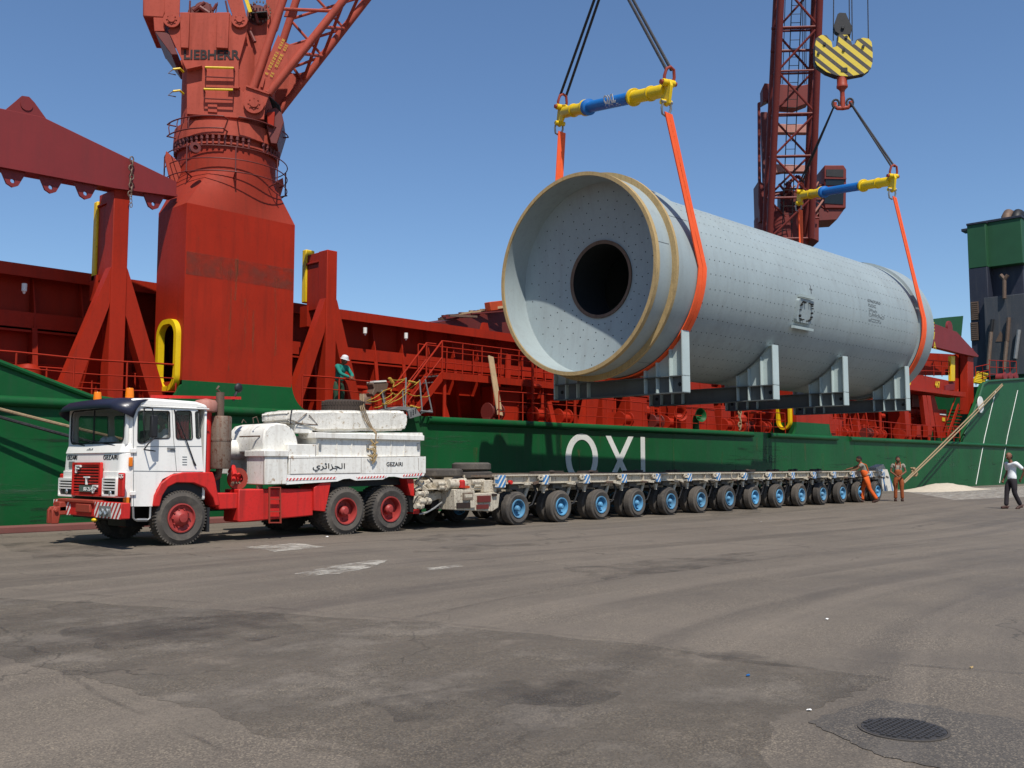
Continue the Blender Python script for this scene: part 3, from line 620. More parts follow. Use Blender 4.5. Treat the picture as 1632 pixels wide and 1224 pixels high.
# aft lettering plates on red bulkhead
for u, v, w_, h_, m_ in ((345, 912, 50, 16, 'inkw'), (365, 945, 22, 32, 'inky')):
    a = PY('E4', u, v, 22.55); b = PY('E4', u + w_, v + h_, 22.55); mb = MB(); mb.box(min(a.x, b.x), max(a.x, b.x), 22.53, 22.56, min(a.z, b.z), max(a.z, b.z)); mb.build('notice_plate', m_, ship)
ap('E4', [(330, 880), (400, 880), (400, 1110), (330, 1110)], 22.57, .3, 'deck_locker', 'red')
# far side green wing beyond the mill end
ap('D4', [(250, 690), (340, 675), (395, 668), (487, 660), (475, 790), (250, 790)], 25.5, .4, 'bridge_wing', 'green_f')
# funnel
fx = 81.0
def fbox(u0, v0, u1, v1, x, dep, name, mat, bev=.03):
    ya, yb = PX('D4', u0, 560, x).y, PX('D4', u1, 560, x).y; za, zb_ = PX('D4', 560, v1, x).z, PX('D4', 560, v0, x).z; m = MB(); m.box(x, x + dep, yb, ya, za, zb_); return m.build(name, mat, ship, bevel=bev)
fbox(524, 132, 630, 384, fx, 9, 'funnel_top_band', 'green_f'); fbox(633, 132, 838, 390, fx + .5, 8, 'funnel_top_band', 'green_f')
fbox(524, 385, 630, 1010, fx + .03, 9, 'funnel_casing', 'navy'); fbox(633, 391, 838, 1010, fx + 1.3, 8, 'funnel_casing', 'navy'); fbox(604, 562, 838, 1010, fx - .5, 1.9, 'engine_casing', 'fgrey')
fbox(520, 122, 632, 134, fx - .1, 9.2, 'funnel_rim', 'navy'); fbox(630, 122, 842, 136, fx + .4, 8.2, 'funnel_rim', 'navy'); fbox(490, 148, 526, 164, fx + .5, 1, 'funnel_rim', 'navy')
for v0, v1 in ((582, 682), (700, 800)):
    a = PX('D4', 528, v0, fx); b = PX('D4', 578, v1, fx); fn = MB(); y0, y1 = sorted((a.y, b.y)); z0, z1 = sorted((a.z, b.z))
    fn.box(fx - .06, fx, y0, y1, z0, z1)
    for k_ in range(9): z = z0 + (z1 - z0) * (k_ + .5) / 9; fn.box(fx - .12, fx - .06, y0 + .05, y1 - .05, z - .05, z + .04)
    fn.build('louvre', 'steel', ship)
for (u0, v0), (u1, v1), m_ in (((655, 680), (646, 750), 'black'), ((646, 752), (628, 968), 'muff'), ((748, 670), (738, 805), 'steel'), ((736, 806), (720, 968), 'muff'), ((806, 740), (785, 905), 'alu'), ((722, 445), (722, 560), 'steel'), ((700, 425), (722, 450), 'steel'), ((742, 425), (724, 450), 'steel')):
    fn = MB(); fn.cyl(PX('D4', u0, v0, fx - .7), PX('D4', u1, v1, fx - .7), .15, n=8); fn.build('exhaust_pipe', m_, ship)
fn = MB(); fn.ext([PX('D4', u, v, fx - .52) for u, v in ((672, 808), (700, 748), (716, 770), (716, 808))], (-.01, 0, 0)); fn.build('primer_patch', 'orange_p' if 'orange_p' in M else 'steel', ship, smooth=0)
for u, c_ in ((735, 'steel'), (790, 'black')):
    b = PX('D4', u, 128, 82.5); fn = MB(); fn.tube([b - V(0, 0, .6), b, b + V(.15, 0, .5), b + V(.6, 0, .85), b + V(1.1, 0, .85)], .42, 14); fn.build('exhaust_uptake', c_, ship)
p = onY(1562, 645, HY - .1); fn = MB(); fn.lathe([(.55, 0), (.55, .06), (0, .08)], p, (0, -1, 0), 24); fn.build('fairlead_disc', 'inkw', ship)
# hatch/lifting beams stowed on the stanchions (separate, liftable)
def liftbeam(pts, y, th, lugs, top, label, mat='red_beam'):
    t_ = thing('lifting_beam', label, 'lifting beam', V(pts[0]) if 0 else (pts[1][0], y, pts[1][2] - .01))
    mb = MB(); mb.ext([(p[0], y, p[2]) for p in pts], (0, th, 0)); mb.build('web', mat, t_, bevel=.01)
    mb = MB(); n_ = len(pts) // 2
    lo = pts[n_:]
    for a, b in zip(lo, lo[1:]): mb.beam((a[0], y + th / 2, a[2] - .02), (b[0], y + th / 2, b[2] - .02), th + .12, .05)
    mb.build('bottom_flange', mat, t_)
    for x, z, s_ in lugs:
        mb = MB(); mb.mesh(plate2d([[(x - .3, z), (x + .3, z), (x + .12, z - .38), (x, z - .44), (x - .12, z - .38)], ov(x, z - .3, .05, .05, 10)], .06), FY(y + .08)); mb.build('lug', mat, t_)
    for x, z in top:
        mb = MB(); mb.mesh(plate2d([[(x - .5, z - .12), (x + .62, z - .22), (x + .17, z + .3), (x + .05, z + .4), (x - .1, z + .38), (x - .2, z + .25)], ov(x, z + .2, .05, .05, 10)], .08), FY(y + .05)); mb.cyl((x, y - .01, z + .2), (x, y + .04, z + .2), .13, n=16); mb.build('lug', mat, t_)
    return t_
liftbeam([(1.0, 0, 8.75), (7.9, 0, 9.1), (11.1, 0, 8.32), (11.1, 0, 7.98), (9.55, 0, 7.86), (7.08, 0, 7.8), (1.0, 0, 7.4)], 21.95, .34, [(7.35, 7.83, 1), (8.15, 7.86, 1), (8.92, 7.88, 1), (10.55, 7.96, 1)], [(7.55, 9.08)], 'long red lifting beam stowed on the left stanchion beside the crane pedestal')
q = [(250, 690), (340, 712), (410, 738), (450, 752), (505, 812), (575, 888), (572, 897), (480, 878), (285, 828), (230, 812)]
mb = MB(); Q = [PY('D4', u, v, 22.0) for u, v in q]; lb = thing('lifting_beam', 'red steel beam with yellow stencil stowed on the aft stanchion near the funnel', 'lifting beam', Q[-1])
mb.ext(Q, (0, .4, 0)); mb.build('web', 'red_beam', lb, bevel=.01)
p = PY('D4', 412, 728, 22.1); mb = MB(); mb.cyl(p, p + V(0, .15, 0), .45, n=14); mb.build('lug', 'red_beam', lb)
p = PY('D4', 312, 738, 21.98); mb = MB()
for k_, s_ in enumerate('m79'): mb.mesh(text_mesh('E7A'[k_], .7, offset=.01), frame(p + V(0, 0, -.62 * k_), (1, 0, 0), (0, 0, 1), (0, -1, 0)))
mb.build('stencil_mark', 'inky', lb)
# chain over the left lifting beam
ch = MB(); c0 = onY(210, 254, 21.85)
for i in range(9):
    p = c0 + V(.02 * math.sin(i * 2.1), 0, -.105 * i); a = (i % 2) * math.pi / 2; e = V(math.cos(a) * .9, math.sin(a) * .4, 0)
    ch.tube([p + e * (.05 * math.cos(t_)) + V(0, 0, .07 * math.sin(t_)) for t_ in [k_ * math.pi / 4 for k_ in range(8)]], .016, 6, closed=True)
for i in range(3): ch.tube([c0 + V(.01 * i, .0, -.9 - .1 * i) + V(.03 * math.cos(t_), 0, .06 * math.sin(t_)) for t_ in [k_ * math.pi / 4 for k_ in range(8)]], .01, 5, closed=True)
o = ch.build('chain', 'steel'); tag(o, 'short rusty chain hanging over the left red lifting beam', 'chain')
ch = MB(); c0 = onY(1179, 648, 21.2)
for i in range(8):
    p = c0 + V(.04 * math.sin(i * 1.7), 0, -.13 * i); e = V(math.cos(i * 1.57) * .9, .4, 0)
    ch.tube([p + e * (.08 * math.cos(t_)) + V(0, 0, .11 * math.sin(t_)) for t_ in [k_ * math.pi / 4 for k_ in range(8)]], .03, 6, closed=True)
o = ch.build('chain', 'mrope'); tag(o, 'knotted pale rope ladder chain hanging over the green rubbing rail below the third saddle', 'chain')
# ================================================================== CRANES
def lattice(name, root, mat, A, B, n, rc, rb, skip=()):
    """A, B: four chord start / end points (near-lo, near-hi, far-hi, far-lo)"""
    A = [V(a) for a in A]; B = [V(b) for b in B]
    for a, b in zip(A, B):
        mb = MB(); mb.cyl(a, b, rc, n=12); mb.build(name + '_chord', mat, root)
    for f in range(4):
        if f in skip: continue
        g_ = (f + 1) % 4; mb = MB()
        for k in range(n):
            p0 = A[f].lerp(B[f], k / n); p1 = A[f].lerp(B[f], (k + 1) / n); q0 = A[g_].lerp(B[g_], k / n); q1 = A[g_].lerp(B[g_], (k + 1) / n)
            mb.cyl(p0, q0, rb, n=8); mb.cyl(*((p0, q1) if (k + f) % 2 else (q0, p1)), rb, n=8)
        mb.build(name + '_bracing', mat, root)
AX = V(12.82, 22.6, 0)
zf = lambda y: onY(351, y, 21.35).z
crane = thing('deck_crane', 'large red ship crane on a square pedestal with green foot, behind the white lorry', 'crane', (AX.x, AX.y, 2.7))
bx0, bx1, by0 = 11.05, 14.1, HY
plan = [(bx0, by0), (bx1, by0), (bx1, 23.0), (13.3, 24.05), (11.9, 24.05), (bx0, 22.75)]
zt_ = 7.66
z_g = 3.37
# pedestal walls; the left wall is a plate with the passage opening
mb = MB()
for i in range(len(plan) - 1):
    a, b = plan[i], plan[i + 1]; mb.f([(a[0], a[1], z_g), (b[0], b[1], z_g), (b[0], b[1], zt_), (a[0], a[1], zt_)])
mb.build('pedestal_wall', 'red', crane, smooth=0)
hy0 = onX(257, 560, bx0).y; hy1 = onX(287, 560, bx0).y
hzc = (onX(272, 512, bx0).z, onX(272, 622, bx0).z)
M['stepz'] = None if 0 else M['red']
hole = rrect(-hy0 + .06, -hy1 - .06, hzc[1] + .06, hzc[0] - .06, .3, 8)
mb = MB(); mb.mesh(plate2d([[(-22.75, z_g), (-21.306, z_g), (-21.306, zt_), (-22.75, zt_)], hole], .04), FX(bx0 + .02)); mb.build('pedestal_wall', 'red', crane, smooth=0)
out_ = rrect(-hy0 - .03, -hy1 + .03, hzc[1] - .03, hzc[0] + .03, .4, 10); inn = rrect(-hy0 + .09, -hy1 - .09, hzc[1] + .09, hzc[0] - .09, .3, 10)
mb = MB(); mb.mesh(plate2d([out_, inn], .16), FX(bx0 - .05)); mb.build('passage_frame', 'yellow', crane)
mb = MB()
for i in range(len(plan) - 1):
    a, b = plan[i], plan[i + 1]; mb.f([(a[0], a[1], DZ), (b[0], b[1], DZ), (b[0], b[1], z_g), (a[0], a[1], z_g)])
a, b = plan[-1], plan[0]; mb.f([(a[0], a[1], DZ), (b[0], b[1], DZ), (b[0], b[1], hzc[1] - .12), (a[0], a[1], hzc[1] - .12)])
rr = .75
arc = [(bx1 + rr - rr * math.cos(R(t_)), DZ - .02 + rr - rr * math.sin(R(t_))) for t_ in range(0, 91, 10)]
mb.ext([(bx1 - .02, HY - .004, DZ - .05)] + [(bx1 - .02, HY - .004, z_g + .1)] + [(x, HY - .004, z) for x, z in arc if z < z_g + .1] , (0, .12, 0))
arc = [(bx0 - rr + rr * math.cos(R(t_)), DZ - .02 + rr - rr * math.sin(R(t_))) for t_ in range(0, 91, 10)]
mb.ext([(bx0 + .02, HY - .004, DZ - .05)] + [(bx0 + .02, HY - .004, z_g - .1)] + [(x, HY - .004, z) for x, z in arc if z < z_g - .1], (0, .12, 0))
mb.build('pedestal_foot', 'green', crane, smooth=0)
t = NT('pedestal_wear'); nz = t.noise(t.map((1, 1, 1.2)), 2.4, 7, .75); t.b.inputs['Base Color'].default_value = C(104, 52, 38); t.b.inputs['Roughness'].default_value = .8
t.L(t.math('MULTIPLY', t.ramp(nz, .36, .62), .5), t.b.inputs['Alpha']); M['wear'] = t.m
mb = MB(); a0_, a1_ = onY(300, 410, HY), onY(462, 450, HY); zz = (a0_.z + .0)
mb.f([(bx0 + .02, HY - .006, a1_.z - .2), (bx1 - .02, HY - .006, a1_.z - .2), (bx1 - .02, HY - .006, a1_.z + .36), (bx0 + .02, HY - .006, a1_.z + .36)]); mb.build('worn_band', 'wear', crane, smooth=0)
# transition square -> round
zc1 = zf(268); zc2 = zf(235)
N_ = 72; bot = []; top = []
cx_, cy_ = (bx0 + bx1) / 2, 22.6
def box_hit(ang):
    d = V(math.cos(ang), math.sin(ang)); best = None
    for i in range(len(plan)):
        a, b = V(plan[i]), V(plan[(i + 1) % len(plan)]); e = b - a; den = d.x * e.y - d.y * e.x
        if abs(den) < 1e-9: continue
        w_ = a - V(cx_, cy_); t_ = (w_.x * e.y - w_.y * e.x) / den; s_ = (w_.x * d.y - w_.y * d.x) / den
        if t_ > 0 and -1e-6 <= s_ <= 1 + 1e-6 and (best is None or t_ < best): best = t_
    return (cx_ + d.x * best, cy_ + d.y * best)
mb = MB(); rings = []
angs = sorted([2 * math.pi * k / N_ for k in range(N_)] + [math.atan2(p[1] - cy_, p[0] - cx_) % (2 * math.pi) for p in plan])
for f in (0, .25, .5, .75, 1): 
    rg = []
    for a in angs:
        h = box_hit(a); tq = (AX.x + 1.27 * math.cos(a), AX.y + 1.27 * math.sin(a)); rg.append(mb.bm.verts.new((h[0] + (tq[0] - h[0]) * f, h[1] + (tq[1] - h[1]) * f, zt_ + (zc1 - zt_) * f)))
    rings.append(rg)
for A_, B_ in zip(rings, rings[1:]):
    for k in range(len(angs)): k2 = (k + 1) % len(angs); mb.fv([A_[k], A_[k2], B_[k2], B_[k]])
mb.build('pedestal_transition', 'red_mid', crane, smooth=26)
zs = zf(222); zr = zf(210); zd = zf(186)
mb = MB(); mb.lathe([(1.27, zc1), (1.25, zs - .02)], (AX.x, AX.y, 0), (0, 0, 1), 56); mb.build('pedestal_collar', 'red_mid', crane)
mb = MB(); mb.lathe([(1.2, zs - .05), (1.33, zs - .02), (1.33, zs + .02), (1.22, zs + .03), (1.22, zr), (1.36, zr), (1.36, zr + .05), (1.34, zd), (1.2, zd)], (AX.x, AX.y, 0), (0, 0, 1), 64); mb.build('slewing_ring', 'red_worn', crane)
mb = MB()
for k in range(56):
    a = 2 * math.pi * k / 56
    if 14 <= k - 28 < 16: continue
    p = V(AX.x + 1.31 * math.cos(a), AX.y + 1.31 * math.sin(a), 0)
    mb.cyl(p + V(0, 0, zs - .06), p + V(0, 0, zr - .01), .035, n=8); mb.cyl(p + V(0, 0, zr - .1), p + V(0, 0, zr), .052, n=6)
mb.build('slewing_bolts', 'red_dark', crane)
ctop = onP(285, 92, AX, V(-.585, -.811, 0)).z
mb = MB(); mb.lathe([(1.19, zd - .1), (1.19, ctop), (0, ctop + .02)], (AX.x, AX.y, 0), (0, 0, 1), 48); mb.build('column', 'red_worn', crane)
dB = V(.811, -.585, 0); NB = V(-.585, -.811, 0); UP = V(0, 0, 1)
Pn = AX + NB * 1.24; Pf = AX - NB * 1.2
D = lambda u, v, pl=None: PN('D6', u, v, Pn if pl is None else pl, NB)
def cp(pts, th, name, mat='red_worn', pl=None, bev=.012):
    mb = MB(); mb.ext([D(u, v, pl) for u, v in pts], -NB * th); return mb.build(name, mat, crane, bevel=bev)
side = [(258, 185), (345, 85), (635, 85), (745, 150), (735, 215), (690, 380), (690, 540), (718, 562), (745, 535), (878, 580), (850, 655), (845, 728), (720, 722), (373, 695), (373, 430)]
for pl in (Pn, Pf):
    mb = MB(); pts = [D(u, v) - NB * (0 if pl is Pn else 1.9) for u, v in side]; mb.ext(pts, -NB * .07); mb.build('side_plate', 'red_worn', crane, bevel=.01)
cp([(335, 85), (395, 85), (388, 303), (340, 300)], -.1, 'stiffener_box'); cp([(560, 85), (635, 85), (628, 305), (555, 300)], -.1, 'stiffener_box')
mb = MB(); mb.ext([D(u, v) - NB * .07 for u, v in ((345, 85), (635, 85), (735, 215), (690, 400), (690, 540), (690, 720), (373, 695), (373, 430))], -NB * 1.8); mb.build('slewing_column_core', 'red_worn', crane)
mb = MB(); mb.ext([D(u, v) - NB * .3 for u, v in ((735, 60), (880, 60), (840, 330), (700, 560), (690, 540), (690, 380))], -NB * 1.2); mb.build('winch_housing', 'red_worn', crane, bevel=.02)
mb = MB()
for u, v, r_ in ((285, 128, .205), (697, 130, .2), (785, 640, .25)):
    mb = MB(); p = D(u, v) + NB * .02; mb.cyl(p, p + NB * .08, r_, n=24); mb.cyl(p + NB * .08, p + NB * .12, r_ * .42, n=12)
    for k in range(8): a = k * math.pi / 4; q = p + dB * (r_ * .55 * math.cos(a)) + UP * (r_ * .55 * math.sin(a)); mb.cyl(q + NB * .08, q + NB * .1, .02, n=6)
    mb.build('pivot_pin', 'red_worn', crane)
cp([(240, -60), (335, -60), (330, 130), (325, 160), (285, 178), (250, 160), (240, 120)], -.05, 'counterweight_arm')
cp([(600, -60), (700, -60), (742, 120), (730, 160), (697, 180), (660, 150), (650, 90)], -.05, 'counterweight_arm')
cp([(105, -60), (250, -60), (248, 60), (232, 108), (105, 100)], 1.9, 'counterweight', bev=.03)
cp([(170, 105), (240, 108), (240, 190), (175, 190)], 1.7, 'counterweight_bracket')
cp([(178, 192), (262, 200), (320, 333), (280, 333)], 1.6, 'underside_tray', 'red_dark')
cp([(370, 88), (640, 88), (640, 78), (370, 76)], 1.6, 'top_platform')
for (u0, v0), (u1, v1), w_ in (((375, 80), (380, -40), .05), ((625, 80), (600, -40), .05), ((380, 45), (630, 55), .04), ((440, 0), (500, 40), .12), ((520, 20), (545, -20), .08), ((400, 20), (470, -30), .1), ((505, -20), (520, 80), .04), ((550, -30), (530, 80), .03)):
    mb = MB(); mb.cyl(D(u0, v0) - NB * .4, D(u1, v1) - NB * .4, w_ / 2, n=8); mb.build('platform_frame', 'red_dark', crane)
for u, v, r_ in ((415, 30, .22), (460, 10, .25), (490, 45, .15)):
    mb = MB(); p = D(u, v) - NB * .5; mb.cyl(p, p - NB * .6, r_, n=16); mb.build('winch_drum', 'red_dark', crane)
# winch machinery at the boom side
rnd = random.Random(5); mb = MB()
for i in range(34):
    p = D(rnd.uniform(735, 860), rnd.uniform(-10, 215)) - NB * rnd.uniform(.15, .8)
    q = p + V(rnd.uniform(-.25, .25), rnd.uniform(-.2, .2), rnd.uniform(-.3, .3)); mb.cyl(p, q, rnd.uniform(.012, .05), n=7)
p = D(800, 60) - NB * .3; mb.lathe([(.1, 0), (.28, 0), (.28, .04), (.18, .05), (.18, .3), (.28, .31), (.28, .35), (.1, .35)], p, -NB, 22); mb.build('winch_machinery', 'red_dark', crane)
mb = MB()
for k in range(20): a = k * math.pi / 10; q = D(815, 55) - NB * .2 + dB * (.27 * math.cos(a)) + UP * (.27 * math.sin(a)); mb.cyl(q, q + V(0, 0, .05), .02, n=5)
mb.build('winch_gear', 'steel', crane)
mb = MB(); mb.beam(D(730, -20), D(762, 75), .09, .05, up=NB); mb.build('warning_strut', 'yellow', crane)
cp([(765, 72), (862, 66), (862, 74), (765, 82)], .8, 'winch_shelf', 'black')
cp([(858, -60), (1000, -60), (930, 180), (880, 250), (850, 230)], .05, 'winch_guard', pl=Pn - NB * .5)
cp([(985, 45), (1050, 65), (1040, 105), (965, 100)], .05, 'winch_guard', pl=Pn - NB * .6)
# ladders / rails with yellow rungs
for (u0, v0), (u1, v1) in (((492, 430), (665, 434)), ((484, 562), (660, 566))):
    a, b = D(u0, v0) + NB * .2, D(u1, v1) + NB * .2
    mb = MB(); mb.cyl(a, b, .03, n=8); mb.build('hand_bar', 'yellow', crane)
    mb = MB(); mb.tube([a - NB * .2, a, a - UP * .22 - NB * .05, b - UP * .24 - NB * .05, b, b - NB * .2], .018, 6); mb.build('hand_bar_bracket', 'red_dark', crane)
for v in (440, 573):
    p = D(330, v); mb = MB(); mb.tube([p + V(.1, 0, .03), p + V(-.05, -.1, .05), p + V(-.2, -.05, 0)], .03, 6); mb.build('hand_bar', 'yellow', crane)
    mb = MB(); mb.tube([p + V(-.2, -.05, 0), p + V(-.3, 0, -.12), p + V(-.1, 0, -.1)], .015, 6); mb.build('hand_bar_bracket', 'steel', crane)
cp([(628, 536), (700, 540), (690, 548), (628, 546)], -.12, 'step_ledge', bev=0)
cp([(373, 430), (470, 412), (470, 420), (380, 440)], -.2, 'step_ledge', bev=0)
cp([(502, 635), (560, 635), (560, 690), (502, 685)], -.03, 'inspection_plate')
# ring rails round the slewing ring and collar
def ringrail(z, r_, a0, a1, rad=.016): return [(AX.x + r_ * math.cos(R(a)), AX.y + r_ * math.sin(R(a)), z) for a in range(a0, a1 + 1, 6)]
zz = zf(187)
for name_, zl, r_, a0, a1 in (('slewing_rail', [zz + .03, zz - .28], 1.58, 170, 240), ('slewing_rail', [zz + .05], 1.6, 250, 320)):
    for z in zl: mb = MB(); P_ = ringrail(z, r_, a0, a1); mb.tube([(AX.x + 1.35 * math.cos(R(a0)), AX.y + 1.35 * math.sin(R(a0)), z)] + P_ + [(AX.x + 1.35 * math.cos(R(a1)), AX.y + 1.35 * math.sin(R(a1)), z)], .018, 6); mb.build(name_, 'red_dark', crane)
mb = MB()
for a in (176, 190, 204): 
    e = V(math.cos(R(a)), math.sin(R(a)), 0); mb.tube([AX + e * 1.57 + UP * (zz - .28), AX + e * 1.6 + UP * (zz - .1), AX + e * 1.57 + UP * (zz + .03)], .014, 5)
mb.build('slewing_rail', 'red_dark', crane)
z0_, z1_, z2_ = zf(232), zf(252), zf(272)
for z in (z0_ + .0, z1_, z2_ - .0):
    mb = MB(); mb.tube(ringrail(z, 1.56, 150, 390), .014, 6); mb.build('collar_rail', 'red_dark', crane)
for a in range(156, 392, 46):
    e = V(math.cos(R(a)), math.sin(R(a)), 0); mb = MB(); mb.cyl(AX + e * 1.555 + UP * (z2_), AX + e * 1.555 + UP * z0_, .018, n=6); mb.cyl(AX + e * 1.61 + UP * z2_, AX + e * 1.3 + UP * (z2_ - .1), .02, n=6); mb.build('collar_rail_post', 'red_dark', crane)
for a in (176, 356):
    e = V(math.cos(R(a)), math.sin(R(a)), 0); f_ = V(-e.y, e.x, 0)
    mb = MB(); mb.ext([AX + e * 1.2 + UP * z1_ , AX + e * 1.65 + UP * (z0_ - .02), AX + e * 1.68 + UP * (z1_ + .1), AX + e * 1.5 + UP * (z2_ - .25), AX + e * 1.35 + UP * (z2_ - .1)], f_ * .04); mb.build('collar_bracket', 'red_worn', crane)
p = onY(310, 237, 21.4); mb = MB(); mb.lathe([(.06, 0), (.13, 0), (.13, .12), (.06, .12)], p, (-.3, -1, 0), 16); mb.build('bell_mouth', 'red_dark', crane)
# lettering
a, b = D(352, 360), D(697, 362)
mb = MB(); tm = text_mesh('LIEBHERR', 1, .02, offset=.03); wv = max(v_.co.x for v_ in tm.vertices); s_ = (b - a).length / wv
xa = (b - a).normalized(); mb.mesh(tm, frame(a + NB * .004, xa * s_, UP * s_ * 1.05, NB)); mb.build('lettering', 'inkfade', crane, smooth=0)
# boom
bk = 2.6
def ray2(p, q, L): p, q = V(p), V(q); return p + (q - p).normalized() * L
LB = 17.5
A0, A1 = D(775, 545), D(960, 0); B0, B1 = D(872, 572), D(1330, 0)
tip = V(21.5, 16.9, 0)
mid0 = (A0 + B0) / 2
# root fork (widening) then parallel lattice section
nA = ray2(A0, A1, 4.0); nB = ray2(B0, B1, 4.6); fA = nA - NB * 1.75; fB = nB - NB * 1.75
fA0 = A0 - NB * 1.9; fB0 = B0 - NB * 1.9
for a, b in ((A0, nA), (B0, nB), (fA0, fA), (fB0, fB)): mb = MB(); mb.cyl(a, b, .105, n=14); mb.build('boom_chord', 'red_worn', crane)
dirc = ((nA - A0).normalized() + (nB - B0).normalized()).normalized()
LB = 11.5
ends = [x + dirc * LB for x in (nA, nB)]; c_ = (ends[0] + ends[1]) / 2 - NB * .87
E4_ = [c_ + (x - c_) * .45 for x in (ends[0], ends[1], ends[1] - NB * 1.75, ends[0] - NB * 1.75)]
lattice('boom', crane, 'red_worn', [nA, nB, fB, fA], E4_, 7, .09, .045)
# bracing on the fork section
def onseg(p, q, f): return V(p).lerp(V(q), f)
mb = MB()
for f0, f1 in ((.45, .62), (.62, .8), (.8, 1.)):
    mb.cyl(onseg(A0, nA, f1 - .05), onseg(B0, nB, f1), .045, n=8)
mb.build('boom_bracing', 'red_worn', crane)
mb = MB()
for f0, f1 in ((.3, .5), (.5, .72), (.72, 1.)):
    mb.cyl(onseg(B0, nB, f0), onseg(fB0, fB, f1), .045, n=8); mb.cyl(onseg(fB0, fB, f0), onseg(B0, nB, f1), .045, n=8); mb.cyl(onseg(fA0, fA, f1), onseg(fB0, fB, f0), .04, n=8)
    mb.cyl(onseg(fA0, fA, f0), onseg(fB0, fB, f1 ), .04, n=8)
mb.build('boom_bracing', 'red_worn', crane)
web = [(785, 540), (870, 570), (1092, 252), (1068, 262), (1035, 270), (1000, 268), (965, 250), (940, 222), (932, 208)]
for pl in (0, 1.87):
    mb = MB(); mb.ext([D(u, v) - NB * (pl + .02) for u, v in web], -NB * .04); mb.build('boom_web_plate', 'red_worn', crane, smooth=0)
mb = MB(); mb.ext([D(u, v) for u, v in ((738, 530), (878, 578), (856, 640), (835, 672), (790, 692), (745, 680), (720, 645))], NB * .05); mb.ext([D(u, v) + NB * .05 for u, v in ((738, 526), (880, 574), (878, 584), (736, 536))], NB * .05); mb.build('boom_foot_lug', 'red_worn', crane)
mb = MB(); mb.beam(D(830, 535) + NB * .02, D(845, 475) + NB * .02, .06, .06); mb.build('boom_web_rib', 'red_worn', crane)
# yellow data plate text along the web (small stencilled lines)
rnd = random.Random(9); mb = MB(); o0 = D(862, 455) + NB * .012; ev = (D(958, 262) - D(862, 455)).normalized(); pv = ev.cross(NB).normalized()
for r_ in range(2):
    s_ = 0
    while s_ < 1.0:
        l_ = rnd.uniform(.03, .07)
        if rnd.random() < .8:
            q = o0 + ev * s_ + pv * (-.05 + r_ * .13)
            for m_ in range(3): mb.f([q + pv * (m_ * .03), q + pv * (m_ * .03 + .012), q + pv * (m_ * .03 + .012) + ev * l_, q + pv * (m_ * .03) + ev * l_])
            mb.f([q, q + pv * .07, q + pv * .07 + ev * .012, q + ev * .012])
        s_ += l_ + .03
mb.build('stencil_data', 'inky', crane, smooth=0)
# right-hand lower housing under the boom foot
mb = MB(); mb.ext([D(u, v) - NB * .3 for u, v in ((860, 640), (940, 620), (962, 720), (920, 855), (880, 850), (850, 720))], -NB * 1.3); mb.build('slewing_gearbox', 'red_dark', crane, bevel=.02)
cp([(862, 685), (910, 680), (905, 770), (866, 760)], .06, 'gearbox_door', 'red', pl=Pn - NB * .2)
for i in range(8):
    mb = MB(); mb.cyl(D(870 + 9 * i, 560 + 8 * i) - NB * .25, D(900 + 8 * i, 640 + 10 * i) - NB * .4, .02, n=6); mb.build('hydraulic_hose', 'black', crane)

for i in range(9):
    rx = random.Random(40 + i); x = rx.uniform(bx0 + .2, bx1 - .3); z1 = rx.uniform(5.2, 7.6); mb = MB(); w_ = rx.uniform(.06, .2); h = rx.uniform(.8, 2.2)
    mb.f([(x, HY - .009, z1), (x + w_, HY - .009, z1), (x + w_ * .7, HY - .009, z1 - h), (x + w_ * .2, HY - .009, z1 - h)]); mb.build('rust_run', 'rust_run', crane, smooth=0)
# ---------------- crane two
AX2 = V(43.45, 22.75, 0)
crane2 = thing('deck_crane', 'distant red ship crane with steep lattice boom and cab, rising behind the grey mill', 'crane', (AX2.x, AX2.y, 2.7))
mb = MB(); x0, x1 = 41.75, 45.2
mb.box(x0, x1, HY, 24, z_g, 7.7); mb.build('pedestal_wall', 'red', crane2)
mb = MB(); mb.box(x0 + .003, x1 - .003, HY + .003, 23.9, DZ, z_g)
arc = [(x1 + .55 - .55 * math.cos(R(t_)), DZ - .02 + .55 - .55 * math.sin(R(t_))) for t_ in range(0, 91, 10)]; mb.ext([(x1 - .02, HY - .004, DZ - .05), (x1 - .02, HY - .004, DZ + .53)] + [(x, HY - .004, z) for x, z in arc], (0, .12, 0))
arc = [(x0 - .55 + .55 * math.cos(R(t_)), DZ - .02 + .55 - .55 * math.sin(R(t_))) for t_ in range(0, 91, 10)]; mb.ext([(x0 + .02, HY - .004, DZ - .05), (x0 + .02, HY - .004, DZ + .53)] + [(x, HY - .004, z) for x, z in arc], (0, .12, 0))
mb.build('pedestal_foot', 'green', crane2)
yy0, yy1 = 22.2, 21.5
mb = MB(); mb.mesh(plate2d([rrect(-yy0, -yy1, 3.0, 4.4, .4, 10), rrect(-yy0 + .1, -yy1 - .1, 3.1, 4.3, .3, 10)], .3), FX(x0 - .1)); mb.build('passage_frame', 'yellow', crane2)
mb = MB(); mb.lathe([(1.7, 7.7), (1.35, 9.6), (1.35, 10.3)], (AX2.x, AX2.y, 0), (0, 0, 1), 40, True); mb.build('pedestal_transition', 'red2', crane2)
mb = MB(); mb.lathe([(1.3, 10.3), (1.3, 13.6)], (AX2.x, AX2.y, 0), (0, 0, 1), 40, True); mb.build('column', 'red2', crane2)
d2 = V(-.77, -.638, 0).normalized(); e2 = V(-d2.y, d2.x, 0); e2 = -e2 if e2.dot(V(.69, -.725, 0)) < 0 else e2
G = lambda u, v, k_='E6', b=0.: PN(k_, u, v, AX2 + d2 * b, d2)
